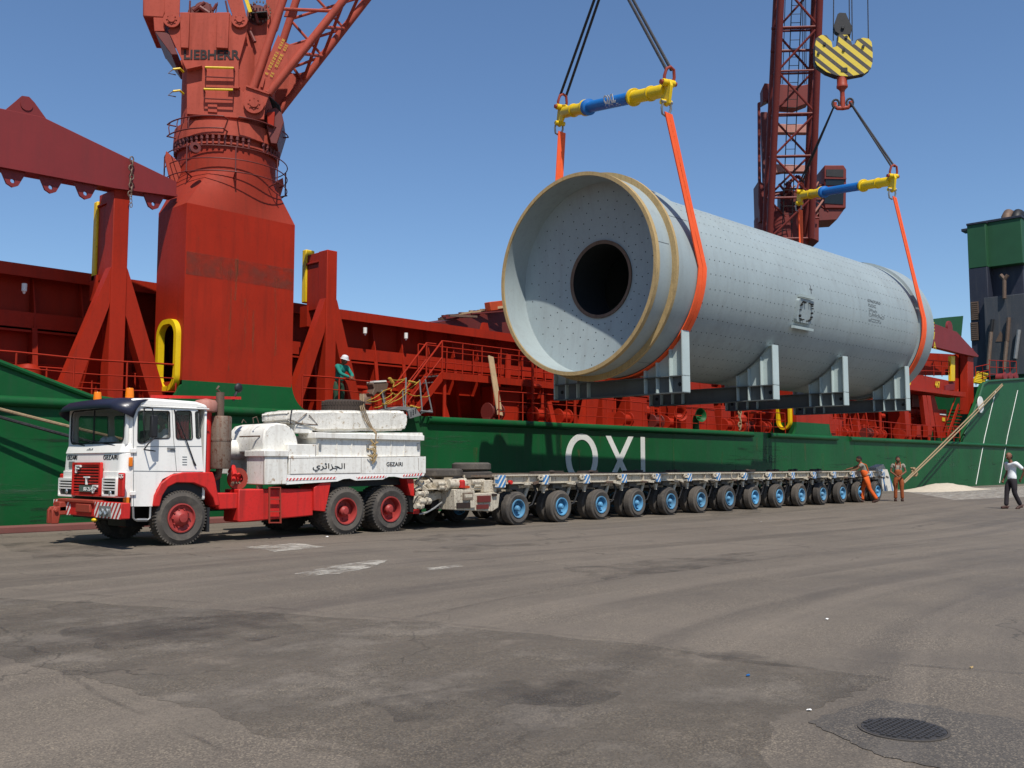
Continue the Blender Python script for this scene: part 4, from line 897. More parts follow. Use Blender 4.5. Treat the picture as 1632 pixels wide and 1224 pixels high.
def c2(pts, b, th, name, mat='red2', k_='E6', bev=.02):
    mb = MB(); mb.ext([G(u, v, k_, b) for u, v in pts], -d2 * th); return mb.build(name, mat, crane2, bevel=bev)
c2([(115, 960), (240, 1010), (600, 1120), (640, 1140), (640, 940), (620, 890), (300, 890), (120, 600), (105, 600)], .9, 1.4, 'house_side')
c2([(300, 690), (620, 680), (620, 900), (300, 900)], .4, .8, 'machinery_bay', 'red_dark')
c2([(105, 570), (150, 640), (160, 960), (120, 960)], 1.0, .1, 'house_side')
c2([(128, -10), (185, -10), (225, 890), (160, 940)], .6, .35, 'gantry_leg', 'red_dark')
c2([(105, -60), (120, -60), (130, 700), (112, 700)], .2, .2, 'gantry_leg')
M['pinkred'] = paint('faded_pink_red', C(176, 122, 108), .6, C(140, 70, 54), .4, .5, 1)
c2([(535, 60), (575, 60), (615, 720), (560, 720)], .2, .35, 'gantry_leg', 'pinkred')
c2([(190, 95), (540, 100), (540, 175), (195, 172)], .4, .4, 'gantry_crossbeam', 'pinkred')
c2([(210, 450), (600, 465), (600, 520), (330, 520), (215, 540)], .4, .4, 'gantry_crossbeam', 'pinkred')
c2([(118, 405), (165, 410), (215, 412), (290, 418), (330, 410), (335, 500), (270, 525), (165, 520), (145, 480), (110, 500), (108, 430)], .5, .7, 'gantry_head', k_='D2')
c2([(85, 500), (98, 495), (100, 1080), (88, 1000)], .9, .15, 'gantry_leg', 'red2', 'D2')
# cab
c2([(690, 462), (860, 462), (884, 500), (880, 845), (690, 845)], 1.0, 1.7, 'cab', bev=.04)
c2([(640, 845), (868, 850), (800, 945), (640, 955)], .9, 1.5, 'cab_floor', 'red_dark')
M['dglass'] = paint('dark_cab_glass', C(26, 32, 34), .12, C(70, 76, 76), .3, 0, 4)
c2([(706, 500), (858, 500), (858, 568), (706, 560)], 1.03, .03, 'cab_window', 'black', bev=0); c2([(700, 585), (865, 590), (862, 640), (700, 640)], 1.03, .03, 'cab_window', 'dglass', bev=0); c2([(695, 690), (860, 700), (855, 810), (690, 800)], 1.03, .03, 'cab_window', 'dglass', bev=0)
c2([(690, 570), (884, 574), (884, 586), (690, 582)], 1.08, .08, 'cab_frame', bev=0)
# machinery
rnd = random.Random(11)
for i in range(26):
    p = G(rnd.uniform(300, 640), rnd.uniform(640, 960), b=rnd.uniform(.5, 1.2)); q = p + e2 * rnd.uniform(-.7, .7) + UP * rnd.uniform(-.7, .7)
    mb = MB(); mb.cyl(p, q, rnd.uniform(.03, .09), n=7); mb.build('machinery_pipe', rnd.choice(['red_dark', 'red2', 'red2', 'pinkred']), crane2)
for (u0, v0), (u1, v1), r_ in (((345, 640), (450, 560), .09), ((450, 560), (560, 640), .09), ((320, 672), (640, 676), .05), ((380, 830), (600, 826), .04), ((380, 872), (600, 870), .04), ((300, 930), (640, 930), .05), ((350, 650), (380, 660), .3), ((480, 640), (510, 630), .28)):
    mb = MB(); mb.cyl(G(u0, v0, b=1.1), G(u1, v1, b=1.1), r_, n=10); mb.build('machinery_pipe', 'red2', crane2)
# boom of crane two
F2 = AX2 + d2 * 1.5 + V(0, 0, 12.3); T2 = V(36.3, 16.6, 40)
bd = (T2 - F2).normalized(); pd = bd.cross(e2).normalized()
A_ = [F2 + e2 * s_ * .98 + pd * t_ * .55 for s_, t_ in ((-1, 1), (1, 1), (1, -1), (-1, -1))]
B_ = [T2 + e2 * s_ * .7 + pd * t_ * .4 for s_, t_ in ((-1, 1), (1, 1), (1, -1), (-1, -1))]
lattice('boom', crane2, 'red2', A_, B_, 15, .16, .055)
mb = MB()
for s_ in (-.22, .22): mb.cyl(F2 + e2 * (s_ - .05), T2 + e2 * (s_ - .05), .025, n=5)
L_ = (T2 - F2).length
for k in range(int(L_ / .38)): q = F2 + bd * (k * .38); mb.cyl(q + e2 * -.27, q + e2 * .17, .016, n=5)
mb.build('boom_ladder', 'black', crane2)
for k in (.30, .335): mb = MB(); q = F2.lerp(T2, k); mb.cyl(q - e2 * 1.15, q + e2 * 1.15, .07, n=8); mb.build('boom_strap', 'red_dark', crane2)
# luffing ropes from the gantry head up to the boom tip
for i in range(8):
    a = G(170 + 9 * i if i < 5 else 265 + 8 * i, 410, 'D2', .3); b = T2 + e2 * (-.6 + .08 * i) + V(1.2, 1.2, 0)
    mb = MB(); mb.cyl(a, b, .02, n=5); mb.build('luffing_rope', 'rope', crane2)

# ================================================================== MILL SHELL
MS = .97; MC = onY(915, 436.5, 16.5 * MS); MYAW = R(-1.0); MP = R(-.4)
mill = thing('mill_shell', 'huge pale grey drilled steel mill cylinder hanging level above the trailer', 'mill cylinder', MC, MYAW); mill.rotation_euler = (0, MP, MYAW); mill.scale = (MS, MS, MS)
MM = Matrix.Translation(MC) @ Matrix.Rotation(MYAW, 4, 'Z') @ Matrix.Rotation(MP, 4, 'Y') @ Matrix.Scale(MS, 4); MI = MM.inverted()
X_ = V(1, 0, 0); O_ = V(0, 0, 0); NS = 128
def mbuild(mb, *a, **k_): return mb.build(*a, mill, local=True, **k_)
mb = MB(); mb.lathe([(2.67, .1), (2.67, -.04), (2.77, -.04), (2.77, .1), (2.72, .1)], O_, X_, NS); mbuild(mb, 'rim_packing', 'foam')
mb = MB(); mb.lathe([(2.738, .66), (2.89, .66), (2.89, .76), (2.738, .76)], O_, X_, NS); mbuild(mb, 'rim_packing', 'foam')
mb = MB(); mb.lathe([(2.66, .0), (2.74, .0), (2.74, .67)], O_, X_, NS); mb.lathe([(2.66, .0), (2.66, .85)], O_, X_, NS); mbuild(mb, 'inlet_skirt', 'lgrey')
mb = MB(); mb.mi = 0; mb.lathe([(2.66, .85), (1.06, 1.15)], O_, X_, NS)
mb.mi = 1; rnd = random.Random(2)
for r_, n_ in ((1.28, 36), (1.5, 20), (1.72, 36), (1.95, 24), (2.18, 40), (2.42, 28)):
    tt = .85 + (2.66 - r_) / 1.6 * .3 - .004
    for k in range(n_):
        a = 2 * math.pi * (k + .3) / n_; rad = .019; c_ = V(tt, r_ * math.cos(a), r_ * math.sin(a))
        mb.f([c_ + V(0, rad * math.cos(b), rad * math.sin(b)) for b in [j * math.pi / 3 for j in range(6)]])
mbuild(mb, 'end_cone', ['lgrey', 'bolt'])
mb = MB(); mb.lathe([(1.0, 1.12), (1.1, 1.1), (1.1, 1.16)], O_, X_, 64); mbuild(mb, 'trunnion_ring', 'steel')
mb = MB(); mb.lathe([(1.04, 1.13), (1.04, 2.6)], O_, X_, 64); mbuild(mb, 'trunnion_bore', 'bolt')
L1, L2, L3 = 1.95, 16.75, 18.0
RS = 2.62
mb = MB(); mb.lathe([(2.74, .8), (2.74, L1), (RS, L1 + .01)], O_, X_, NS); mbuild(mb, 'inlet_band', 'lgrey')
mb = MB(); mb.mi = 0; mb.lathe([(RS, L1), (RS, L2)], O_, X_, NS); mb.mi = 1
NR = 40; step = .247
for i in range(NR):
    a = 2 * math.pi * i / NR; e = V(0, math.cos(a), math.sin(a)); tg = V(0, -math.sin(a), math.cos(a))
    if e.y > .5: continue
    n_ = int((L2 - L1 - .3) / step)
    for k in range(n_):
        c_ = V(L1 + .2 + k * step, 0, 0) + e * (RS + .0035) + tg * (.012 * math.sin(k * .9)); rad = .019
        mb.f([c_ + X_ * (rad * math.cos(b)) + tg * (rad * math.sin(b)) for b in [j * math.pi / 3 for j in range(6)]])
mbuild(mb, 'drilled_shell', ['lgrey', 'bolt'], smooth=30)
for t_ in (4.9, 8.1, 11.3, 14.3):
    mb = MB(); mb.lathe([(RS, t_ - .02), (RS + .005, t_), (RS, t_ + .02)], O_, X_, NS); mbuild(mb, 'weld_seam', 'lgrey')
mb = MB(); mb.lathe([(RS, L2), (2.72, L2 + .01), (2.72, L3), (2.6, L3 + .02), (0, L3 + .6)], O_, X_, NS); mbuild(mb, 'outlet_band', 'lgrey')
mb = MB(); mb.lathe([(2.735, L1 - .02), (2.735, L1 - .0)], O_, X_, NS)
for t0, a_ in ((.86, 30), (.1, 10), (1.1, 200), (.9, -62)): # plate butt lines
    a = R(a_); c_ = V(t0, 0, 0)
    e = V(0, -math.cos(a), math.sin(a)); tg = V(0, math.sin(a), math.cos(a)); t1 = L1 if t0 > .5 else .6
    mb.f([V(t0, 0, 0) + e * 2.744 + tg * .008, V(t1, 0, 0) + e * 2.744 + tg * .008, V(t1, 0, 0) + e * 2.744 - tg * .008, V(t0, 0, 0) + e * 2.744 - tg * .008])
mbuild(mb, 'plate_joint', 'inkg', smooth=0)
def hitcyl(x, y, rad):
    o = MI @ CAM; d = (MI.to_3x3() @ ray(x, y)); a = d.y ** 2 + d.z ** 2; b = 2 * (o.y * d.y + o.z * d.z); c_ = o.y ** 2 + o.z ** 2 - rad ** 2
    disc = b * b - 4 * a * c_
    if disc < 0: disc = 0
    return o + d * ((-b - math.sqrt(disc)) / 2 / a)
def cframe(p, rad): e = V(0, p.y, p.z).normalized(); tg = X_.cross(e) if 0 else V(0, -e.z, e.y); tg = -tg if tg.z < 0 else tg; return frame((p.x, e.y * rad, e.z * rad), X_, tg, e)
# inspection hatch with bolts
p = hitcyl(1280, 496, RS); Fm = cframe(p, RS)
mb = MB(); mb.mesh(plate2d([rrect(-.48, .48, -.36, .36, .1)], .1), Fm @ Matrix.Translation((0, 0, .03)))
o = mbuild(mb, 'inspection_hatch', 'lgrey', bevel=.01)
mb = MB(); rnd = random.Random(4)
for k in range(22):
    a = 2 * math.pi * k / 22; sq = lambda t_: math.copysign(abs(t_) ** .55, t_); c_ = Fm @ V(.38 * sq(math.cos(a)) + rnd.uniform(-.02, .02), .28 * sq(math.sin(a)) + rnd.uniform(-.02, .02), .08); nz = Fm.to_3x3() @ V(0, 0, 1); mb.cyl(c_, c_ + nz * .06, .02 if k % 3 else .034, n=6)
ob = mb.build('hatch_bolt', 'black', o, local=True)
for y_, w_ in ((-.52, .6), (.46, .42)):
    mb = MB(); mb.mesh(plate2d([[(-w_, -.05), (w_, -.05), (w_, .03), (-w_, .03)]], .12), Fm @ Matrix.Translation((0, y_, .06))); mbuild(mb, 'hatch_bracket', 'lgrey2')
# stencil lines (illegible in the photo: rows of small strokes)
p = hitcyl(1383, 481, RS); Fm = cframe(p, RS) @ Matrix.Scale(.64, 4); mb = MB(); rnd = random.Random(6)
for row, ln in enumerate((1.5, .9, .95, 1.95, 1.55)):
    x = 0
    while x < ln:
        w_ = rnd.uniform(.05, .1); hgt = .17; y0 = -row * .26; ang = (y0) / RS
        for dy in rnd.sample([0, .065, .13], 2): 
            mb.f([Fm @ V(x, y0 + dy, .008 - .32 * (y0 + dy) ** 2 / RS), Fm @ V(x + w_, y0 + dy, .008 - .32 * (y0 + dy) ** 2 / RS), Fm @ V(x + w_, y0 + dy + .04, .008 - .32 * (y0 + dy) ** 2 / RS), Fm @ V(x, y0 + dy + .04, .008 - .32 * (y0 + dy) ** 2 / RS)])
        mb.f([Fm @ V(x, y0, .008 - .32 * y0 ** 2 / RS), Fm @ V(x + .02, y0, .008 - .32 * y0 ** 2 / RS), Fm @ V(x + .02, y0 + .17, .008 - .32 * y0 ** 2 / RS), Fm @ V(x, y0 + .17, .008 - .32 * y0 ** 2 / RS)])
        x += w_ + .035
mbuild(mb, 'stencil_text', 'inkg', smooth=0)
p = hitcyl(1016, 569, 2.75); Fm = cframe(p, 2.75); mb = MB(); mb.mesh(plate2d([[(-.12, -.1), (.14, -.1), (.14, .1), (-.12, .1)]], .01), Fm @ Matrix.Rotation(.3, 4, 'Z')); mbuild(mb, 'paper_label', 'hat', smooth=0)
p = hitcyl(1292, 460, RS); Fm = cframe(p, RS); mb = MB()
mb.mesh(plate2d([[(-.02, -.16), (.02, -.16), (.02, .1), (-.02, .1)], [(-.09, -.05), (-.025, -.05), (-.025, .0), (-.09, .0)], [(.025, -.05), (.09, -.05), (.09, 0), (.025, 0)]], .01), Fm); mbuild(mb, 'centre_mark', 'inkg', smooth=0)
# ---- support saddles
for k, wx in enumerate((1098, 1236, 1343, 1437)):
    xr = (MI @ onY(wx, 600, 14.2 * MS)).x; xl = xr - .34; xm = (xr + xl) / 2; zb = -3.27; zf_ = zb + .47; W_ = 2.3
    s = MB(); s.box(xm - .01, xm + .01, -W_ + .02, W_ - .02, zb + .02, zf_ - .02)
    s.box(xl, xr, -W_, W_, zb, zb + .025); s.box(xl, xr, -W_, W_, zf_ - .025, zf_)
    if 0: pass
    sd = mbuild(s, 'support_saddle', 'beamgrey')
    for sg in (-1, 1):
        s = MB(); ys = [W_ - .02 - (W_ - 1.0) * j / 8 for j in range(9)]; rc = RS + .06
        s.ext([(xm - .01, sg * (W_ - .02), zf_)] + [(xm - .01, sg * y, min(-1.62, -math.sqrt(rc ** 2 - y * y))) for y in ys] + [(xm - .01, sg * 1.0, zf_)], (.02, 0, 0))
        for ya, yb in zip(ys, ys[1:]): s.beam((xm, sg * ya, -math.sqrt(rc ** 2 - ya * ya) - .0), (xm, sg * yb, -math.sqrt(rc ** 2 - yb * yb)), .03, .14 + .18, up=(0, sg * ya, -2)) if 0 else s.f([(xl + .04, sg * ya, min(-1.62, -math.sqrt(rc ** 2 - ya * ya))), (xr - .04, sg * ya, min(-1.62, -math.sqrt(rc ** 2 - ya * ya))), (xr - .04, sg * yb, min(-1.62, -math.sqrt(rc ** 2 - yb * yb))), (xl + .04, sg * yb, min(-1.62, -math.sqrt(rc ** 2 - yb * yb)))])
        s.box(xl, xr, sg * W_ - (.03 if sg > 0 else 0), sg * W_ + (.03 if sg < 0 else 0), zb + .001, -1.6)
        for y in (1.02, 1.42, 1.86):
            s.box(xl + .02, xr - .02, sg * y - .012, sg * y + .012, zb + .03, -math.sqrt(rc ** 2 - y * y))
        s.build('saddle_gusset', 'lgrey2', sd, local=True)
        s = MB(); s.cyl((xm - .03, sg * 2.1, zb + .24), (xm - .012, sg * 2.1, zb + .24), .055, n=12); s.build('lashing_hole', 'bolt', sd, local=True)

# ================================================================== LIFTING GEAR
def spreader(pf, pn, label, text):
    """pf far end, pn near end (world)"""
    pf, pn = V(pf), V(pn); d = (pn - pf).normalized(); L = (pn - pf).length; t_ = thing('spreader_bar', label, 'spreader bar', (pf + pn) / 2)
    up = (UP - d * UP.dot(d)).normalized(); sd = d.cross(up)
    rr_ = .165; mb = MB(); mb.lathe([(rr_, L * .3), (rr_, L * .68)], pf, d, 24); mb.lathe([(rr_, L * .27), (.235, L * .27), (.235, L * .295), (rr_, L * .3)], pf, d, 24); mb.build('centre_tube', 'blue', t_)
    for a, s_ in ((pf, 1), (pn, -1)):
        dd = d * s_; l_ = L * (.27 if s_ == 1 else .3)
        mb = MB(); mb.lathe([(0, .12), (.14, .12), (.17, .2), (.17, l_ - .12), (.24, l_ - .12), (.24, l_ - .03), (.17, l_ - .03)], a, dd, 24)
        mb.lathe([(.17, l_ * .45), (.2, l_ * .45), (.2, l_ * .5), (.17, l_ * .5)], a, dd, 24)
        mb.ext([a + dd * .42 + up * .14, a + dd * .25 + up * .22, a - dd * .08 + up * .24, a - dd * .18 + up * .08, a - dd * .17 - up * .36, a - dd * .02 - up * .43, a + dd * .12 - up * .33, a + dd * .25 - up * .14], sd * .08)
        mb.cyl(a - up * .32 - sd * .12, a - up * .32 + sd * .2, .07, n=12); mb.cyl(a + up * .16 - sd * .14, a + up * .16 + sd * .22, .09, n=12)
        mb.build('end_fitting', 'yellow', t_, bevel=.008)
        mb = MB(); q = a + up * .16; mb.tube([q - sd * .1, q - sd * .12 + up * .16, q - sd * .08 + up * .34, q + sd * .03 + up * .4, q + sd * .14 + up * .34, q + sd * .18 + up * .16, q + sd * .16], .04, 10); mb.cyl(q - sd * .2, q + sd * .28, .06, n=10); mb.build('bow_shackle', 'trust', t_)
        mb = MB(); q = a - up * .32 - dd * .04; mb.tube([q - sd * .07, q - sd * .1 - up * .15, q - sd * .06 - up * .3, q + sd * .04 - up * .34, q + sd * .14 - up * .3, q + sd * .18 - up * .15, q + sd * .15], .032, 8); mb.cyl(q - sd * .12, q + sd * .2, .04, n=8); mb.build('lower_shackle', 'alu', t_)
    if text:
        nrm = (CAM - (pf + pn) / 2); nrm = (nrm - d * nrm.dot(d)).normalized(); u2 = nrm.cross(d); u2 = -u2 if u2.z < 0 else u2
        mb = MB(); c_ = pf.lerp(pn, .54); mb.mesh(text_mesh('OXL', .3, .006, offset=.012, align='CENTER'), frame(c_ + nrm * .166 + u2 * .0, d, u2, nrm)); 
        rnd = random.Random(1)
        for i in range(26): 
            y = rnd.choice([-.03, -.07, -.11]); x = rnd.uniform(-.3, .42); q = c_ + nrm * (math.sqrt(.17 ** 2 - min(.16, abs(y)) ** 2)) + u2 * y + d * x; mb.f([q, q + d * rnd.uniform(.03, .09), q + d * .05 + u2 * .03, q + u2 * .025])
        mb.build('lettering', 'inkw', t_, smooth=0)
    return t_
s1f, s1n = onY(896, 180, 19.2 * MS), onY(1066, 143, 13.8 * MS)
s2f, s2n = onY(1276, 312, 19.2 * MS), onY(1424, 288, 13.8 * MS)
spreader(s1f, s1n, 'blue and yellow spreader bar above the mill mouth, lettered in white', True)
spreader(s2f, s2n, 'blue and yellow spreader bar below the striped hook block, above the mill far end', False)
def arc_sling(top_n, top_f, xs_n, xs_f, label, lean):
    """band going down the near side, under the shell and up the far side; x positions are in shell coordinates"""
    tn = MI @ V(top_n); tf = MI @ V(top_f); rad = 2.77
    def tangent(p, sg):
        d = math.hypot(p.y, p.z); base = math.atan2(p.z, p.y); off = math.acos(rad / d); return base + off * sg
    an = tangent(tn, 1); af = tangent(tf, -1)
    if an < 0: an += 2 * math.pi
    path = []; nrm = []
    Tn = V(xs_n, rad * math.cos(an), rad * math.sin(an)); Tf = V(xs_f, rad * math.cos(af), rad * math.sin(af))
    en = V(0, math.cos(an), math.sin(an)); ef = V(0, math.cos(af), math.sin(af))
    for k in range(6): path.append(tn.lerp(Tn, k / 6)); nrm.append(en)
    a1 = an; a2 = af + 2 * math.pi
    for k in range(41):
        f = k / 40; a = a1 + (a2 - a1) * f; x = xs_n + (xs_f - xs_n) * f + lean * math.sin(math.pi * f); path.append(V(x, rad * math.cos(a), rad * math.sin(a))); nrm.append(V(0, math.cos(a), math.sin(a)))
    for k in range(1, 7): path.append(Tf.lerp(tf, k / 6)); nrm.append(ef)
    mb = MB()
    n = len(path)
    for off in (-.1, .1):
        pp = []
        for i, p in enumerate(path):
            squeeze = min(1, max(.75, min(i, n - 1 - i) / 5)); pp.append(MM @ (p + X_ * off * squeeze))
        mb.strip(pp, MM.to_3x3() @ V(.18, 0, 0), .03, [MM.to_3x3() @ q for q in nrm])
    o = mb.build('webbing_sling', 'sling', smooth=50); tag(o, label, 'lifting sling'); return o
up_ = lambda p: V(p) - UP * .6
arc_sling(up_(s1n) + V(-.06, 0, -.03), up_(s1f), (MI @ onY(1109, 450, 13.9 * MS)).x, (MI @ onY(881, 285, 19.2 * MS)).x, 'orange webbing sling wrapped round the mill near its open mouth', -.25)
arc_sling(up_(s2n), up_(s2f), (MI @ onY(1452, 500, 13.9 * MS)).x, (MI @ onY(1266, 365, 19.2 * MS)).x, 'orange webbing sling wrapped round the far end of the mill', -.35)
def wire(pts, r_, label, cat='wire rope', group=None, mat='rope', n=7):
    mb = MB(); P_ = []
    for i in range(len(pts) - 1):
        m_ = 6
        for k in range(m_): P_.append(V(pts[i]).lerp(V(pts[i + 1]), k / m_))
    P_.append(V(pts[-1])); mb.tube(P_, r_, n); o = mb.build('wire_rope' if mat == 'rope' else 'rope', mat); tag(o, label, cat, group); return o
# ropes of crane one converge above the frame
hb1 = onP(974, -44, V(21.5 * MS, 16.6 * MS, 0), V(.7, .7, 0))
sd1 = (s1n - s1f).normalized(); sv = V(.69, -.72, 0)
wire([s1f + UP * .52 - sv * .07, hb1 - sv * .2], .042, 'left wire rope of the pair above the left end of the near spreader bar')
wire([s1f + UP * .52 + sv * .12, hb1 - sv * .08], .042, 'right wire rope of the pair above the left end of the near spreader bar')
wire([s1n + UP * .52 - sv * .05, hb1 + sv * .08], .042, 'left wire rope of the pair above the right end of the near spreader bar')
wire([s1n + UP * .52 + sv * .07, hb1 + sv * .2], .042, 'right wire rope of the pair above the right end of the near spreader bar')
# hook block of crane two
HP = V(37.3 * MS, 16.6 * MS, 0); HN = V(-.85, -.52, 0).normalized(); HR = V(-HN.y, HN.x, 0); HR = -HR if HR.dot(V(.69, -.72, 0)) < 0 else HR
H = lambda u, v, b=0.: PN('D2', u, v, HP + HN * b, HN)
hroot = H(500, 270)
hb = thing('hook_block', 'yellow hook block with dark diagonal stripes in front of the far crane boom', 'hook block', hroot)
M['hstripe'] = stripes('hazard_stripes', C(206, 180, 50), C(58, 52, 46), HR * .70 + UP * .72, .33, .1, .56)
def hpoly(raw):
    out = []
    for i, p in enumerate(raw): out.append(H(*p))
    return out
outl = [(365, 215), (372, 185), (395, 170), (420, 172), (445, 205), (450, 232), (470, 225), (478, 195), (480, 168), (522, 170), (538, 195), (545, 218), (562, 212), (572, 190), (600, 184), (625, 188), (640, 205), (645, 245), (645, 300), (636, 335), (605, 358), (530, 372), (470, 368), (420, 350), (375, 318), (365, 300)]
mb = MB(); mb.ext(hpoly(outl), -HN * .05); mb.build('cheek_plate', 'hstripe', hb, smooth=0)
mb = MB(); mb.ext([p - HN * .05 - HR * .04 for p in hpoly(outl)], -HN * .32); mb.build('block_body', 'black', hb, smooth=0)
mb = MB()
for u, v in ((410, 215), (516, 182), (503, 245), (598, 228), (380, 262)): q = H(u, v) + HN * .0; mb.cyl(q, q + HN * .05, .06, n=10)
mb.box(-1, -1, -1, -1, -1, -1) if 0 else None
mb.build('sheave_pin', 'black', hb)
mb = MB(); mb.ext([H(u, v) for u, v in ((490, 330), (522, 330), (522, 352), (490, 350))], HN * .02); mb.build('swivel_window', 'black', hb, smooth=0)
mb = MB(); mb.ext([H(u, v) - HN * .05 for u, v in ((455, 125), (475, 65), (485, 58), (515, 60), (528, 90), (548, 132), (538, 165), (490, 168), (463, 150))], -HN * .3); q = H(500, 132) ; mb.cyl(q - HN * .02, q + HN * .02, .07, n=10); mb.build('top_yoke', 'black', hb, bevel=.01)
M['hook'] = paint('hook_orange_red', C(158, 58, 34), .5, C(100, 50, 36), .4, .2, 3)
ha, hb_ = H(498, 368) - HN * .2, H(500, 440) - HN * .2
mb = MB(); mb.lathe([(.2, 0), (.2, .3), (.22, .34), (.22, .42), (.12, .52), (.09, .6), (.09, .95)], ha, (0, 0, -1), 20); mb.build('swivel', 'hook', hb)
hc = ha - UP * 1.12
mb = MB(); mb.tube([hc + HR * -.3 + UP * .1, hc + HR * -.31 - UP * .03, hc + HR * -.2 - UP * .14, hc - UP * .16, hc + HR * .2 - UP * .14, hc + HR * .31 - UP * .03, hc + HR * .3 + UP * .1], .085, 10); mb.cyl(hc - UP * .18, hc + UP * .3, .1, n=12); mb.build('ramshorn_hook', 'hook', hb)
for s_ in (-1, 1):
    mb = MB(); q = hc + HR * (.27 * s_) + UP * .04; mb.tube([q + HR * (.13 * math.cos(a)) + UP * (.17 * math.sin(a)) + HN * .03 for a in [k * math.pi / 6 for k in range(12)]], .045, 8, closed=True); mb.build('hook_grommet', 'rope', hb)
for i, (u, top_u) in enumerate(((455, 457), (535, 533), (548, 546), (627, 624))):
    a = H(u, 190); b = H(top_u, -10); b = a + (b - a) * 3.6; mb = MB(); mb.cyl(a - HN * .15, b - HN * .15, .022, n=6); o = mb.build('hoist_rope', 'rope'); tag(o, ['leftmost thin hoist rope running up from the striped hook block', 'inner left of the two close hoist ropes above the striped hook block', 'inner right of the two close hoist ropes above the striped hook block', 'rightmost thin hoist rope rising from the striped hook block'][i], 'hoist rope', 'hoist ropes of the striped hook block')
for s_, tg_, nm in ((-1, s2f, 'left end'), (1, s2n, 'right end')):
    for j in (0, 1):
        a = V(tg_) + UP * .52 + HR * (.1 * j - .05); m_ = hc + HR * (.3 * s_) + UP * .02 + HN * (.06 * j)
        wire([a, m_ ], .036, ('inner' if (j == 1) == (s_ == -1) else 'outer') + ' wire rope from the orange hook to the ' + nm + ' of the far spreader bar')
# ================================================================== LORRY
TY, TFY = 15.45, 17.85
truck = thing('ballast_tractor', 'white and red heavy haulage lorry with navy sun visor parked before the ship', 'lorry', (10.2, 16.6, 0))
S3 = lambda u, v, y=TY: PY('C3', u, v, y)
S4 = lambda u, v, y=TY: PY('C4', u, v, y)
xz = lambda pts, fn=S3, y=TY: [(fn(u, v, y).x, fn(u, v, y).z) for u, v in pts]
FXL, FXU = 6.99, 7.10
zF = lambda v, x=FXL: PX('C3', 400, v, x).z
yF = lambda u, v, x=FXL: PX('C3', u, v, x).y
def tb(mb, name, mat, **k_): return mb.build(name, mat, truck, **k_)
def rounded(pts, r, n=4):
    out = []
    for i, p in enumerate(pts):
        a, b, c_ = V(pts[i - 1]), V(p), V(pts[(i + 1) % len(pts)]); d1 = (a - b); d2_ = (c_ - b); rr_ = min(r, d1.length * .45, d2_.length * .45); p1 = b + d1.normalized() * rr_; p2 = b + d2_.normalized() * rr_
        for k in range(n + 1): f = k / n; q = p1 * (1 - f) ** 2 + b * 2 * f * (1 - f) + p2 * f * f; out.append((q.x, q.y))
    return out
side_poly = [(655, 905), (655, 500), (668, 222), (690, 208), (1105, 210), (1118, 240), (1140, 440), (1155, 665), (1100, 668), (950, 675), (870, 715), (825, 790), (806, 905)]
win1 = [(700, 240), (910, 242), (918, 250), (922, 430), (800, 434), (740, 466), (697, 462)]
win2 = [(957, 240), (1070, 240), (1079, 440), (965, 437)]
win3 = [(1098, 246), (1124, 246), (1134, 428), (1105, 430)]
wins = [rounded(xz(w_), .05) for w_ in (win1, win2, win3)]
for y in (TY + .02, TFY - .02):
    mb = MB(); mb.mesh(plate2d([xz(side_poly)] + wins, .04), FY(y)); tb(mb, 'cab_side', 'white', bevel=.006, label='white cab side with door and quarter windows')
    for w_ in wins:
        mb = MB(); mb.mesh(plate2d([w_], .008), FY(y + .01)); tb(mb, 'side_window', 'glass')
        mb = MB(); mb.tube([(p[0], y - (.022 if y < 16 else -.022), p[1]) for p in w_], .011, 6, closed=True); tb(mb, 'window_seal', 'black')
# lower front body
def plan_prism(z0, z1, xf, xb, r, inset=.006, taper=0):
    pts = []
    y0, y1 = TY + inset, TFY - inset
    for k in range(7): a = R(90 * k / 6); pts.append((xf + r - r * math.sin(a) , y0 + r - r * math.cos(a)))
    for k in range(7): a = R(90 * k / 6); pts.append((xf + r - r * math.cos(a), y1 - r + r * math.sin(a)))
    pts = [(xb, y0)] + pts + [(xb, y1)]
    mb = MB(); A_ = [mb.bm.verts.new((x, y, z0)) for x, y in pts]; B_ = [mb.bm.verts.new((x + taper, y, z1)) for x, y in pts]
    mb.fv(A_[::-1]); mb.fv(B_)
    for i in range(len(pts)): j = (i + 1) % len(pts); mb.fv([A_[i], A_[j], B_[j], B_[i]])
    return mb
zb0, zb1, zb2, zb3, zb4 = zF(838), zF(660), zF(536), zF(482), zF(215, FXU)
tb(plan_prism(zb0, zb1, FXL, 7.3, .13), 'front_panel', 'white', bevel=.01)
tb(plan_prism(zb1, zb2, FXL + .02, 7.3, .14, taper=.02), 'front_panel', 'white', bevel=.008)
tb(plan_prism(zb2, zb3 + .02, FXL + .02, 7.32, .15, taper=.05), 'front_panel', 'white', bevel=.012)
tb(plan_prism(zF(905), zb0, FXL + .22, 7.35, .1, inset=.01), 'front_valance', 'black', bevel=.01)
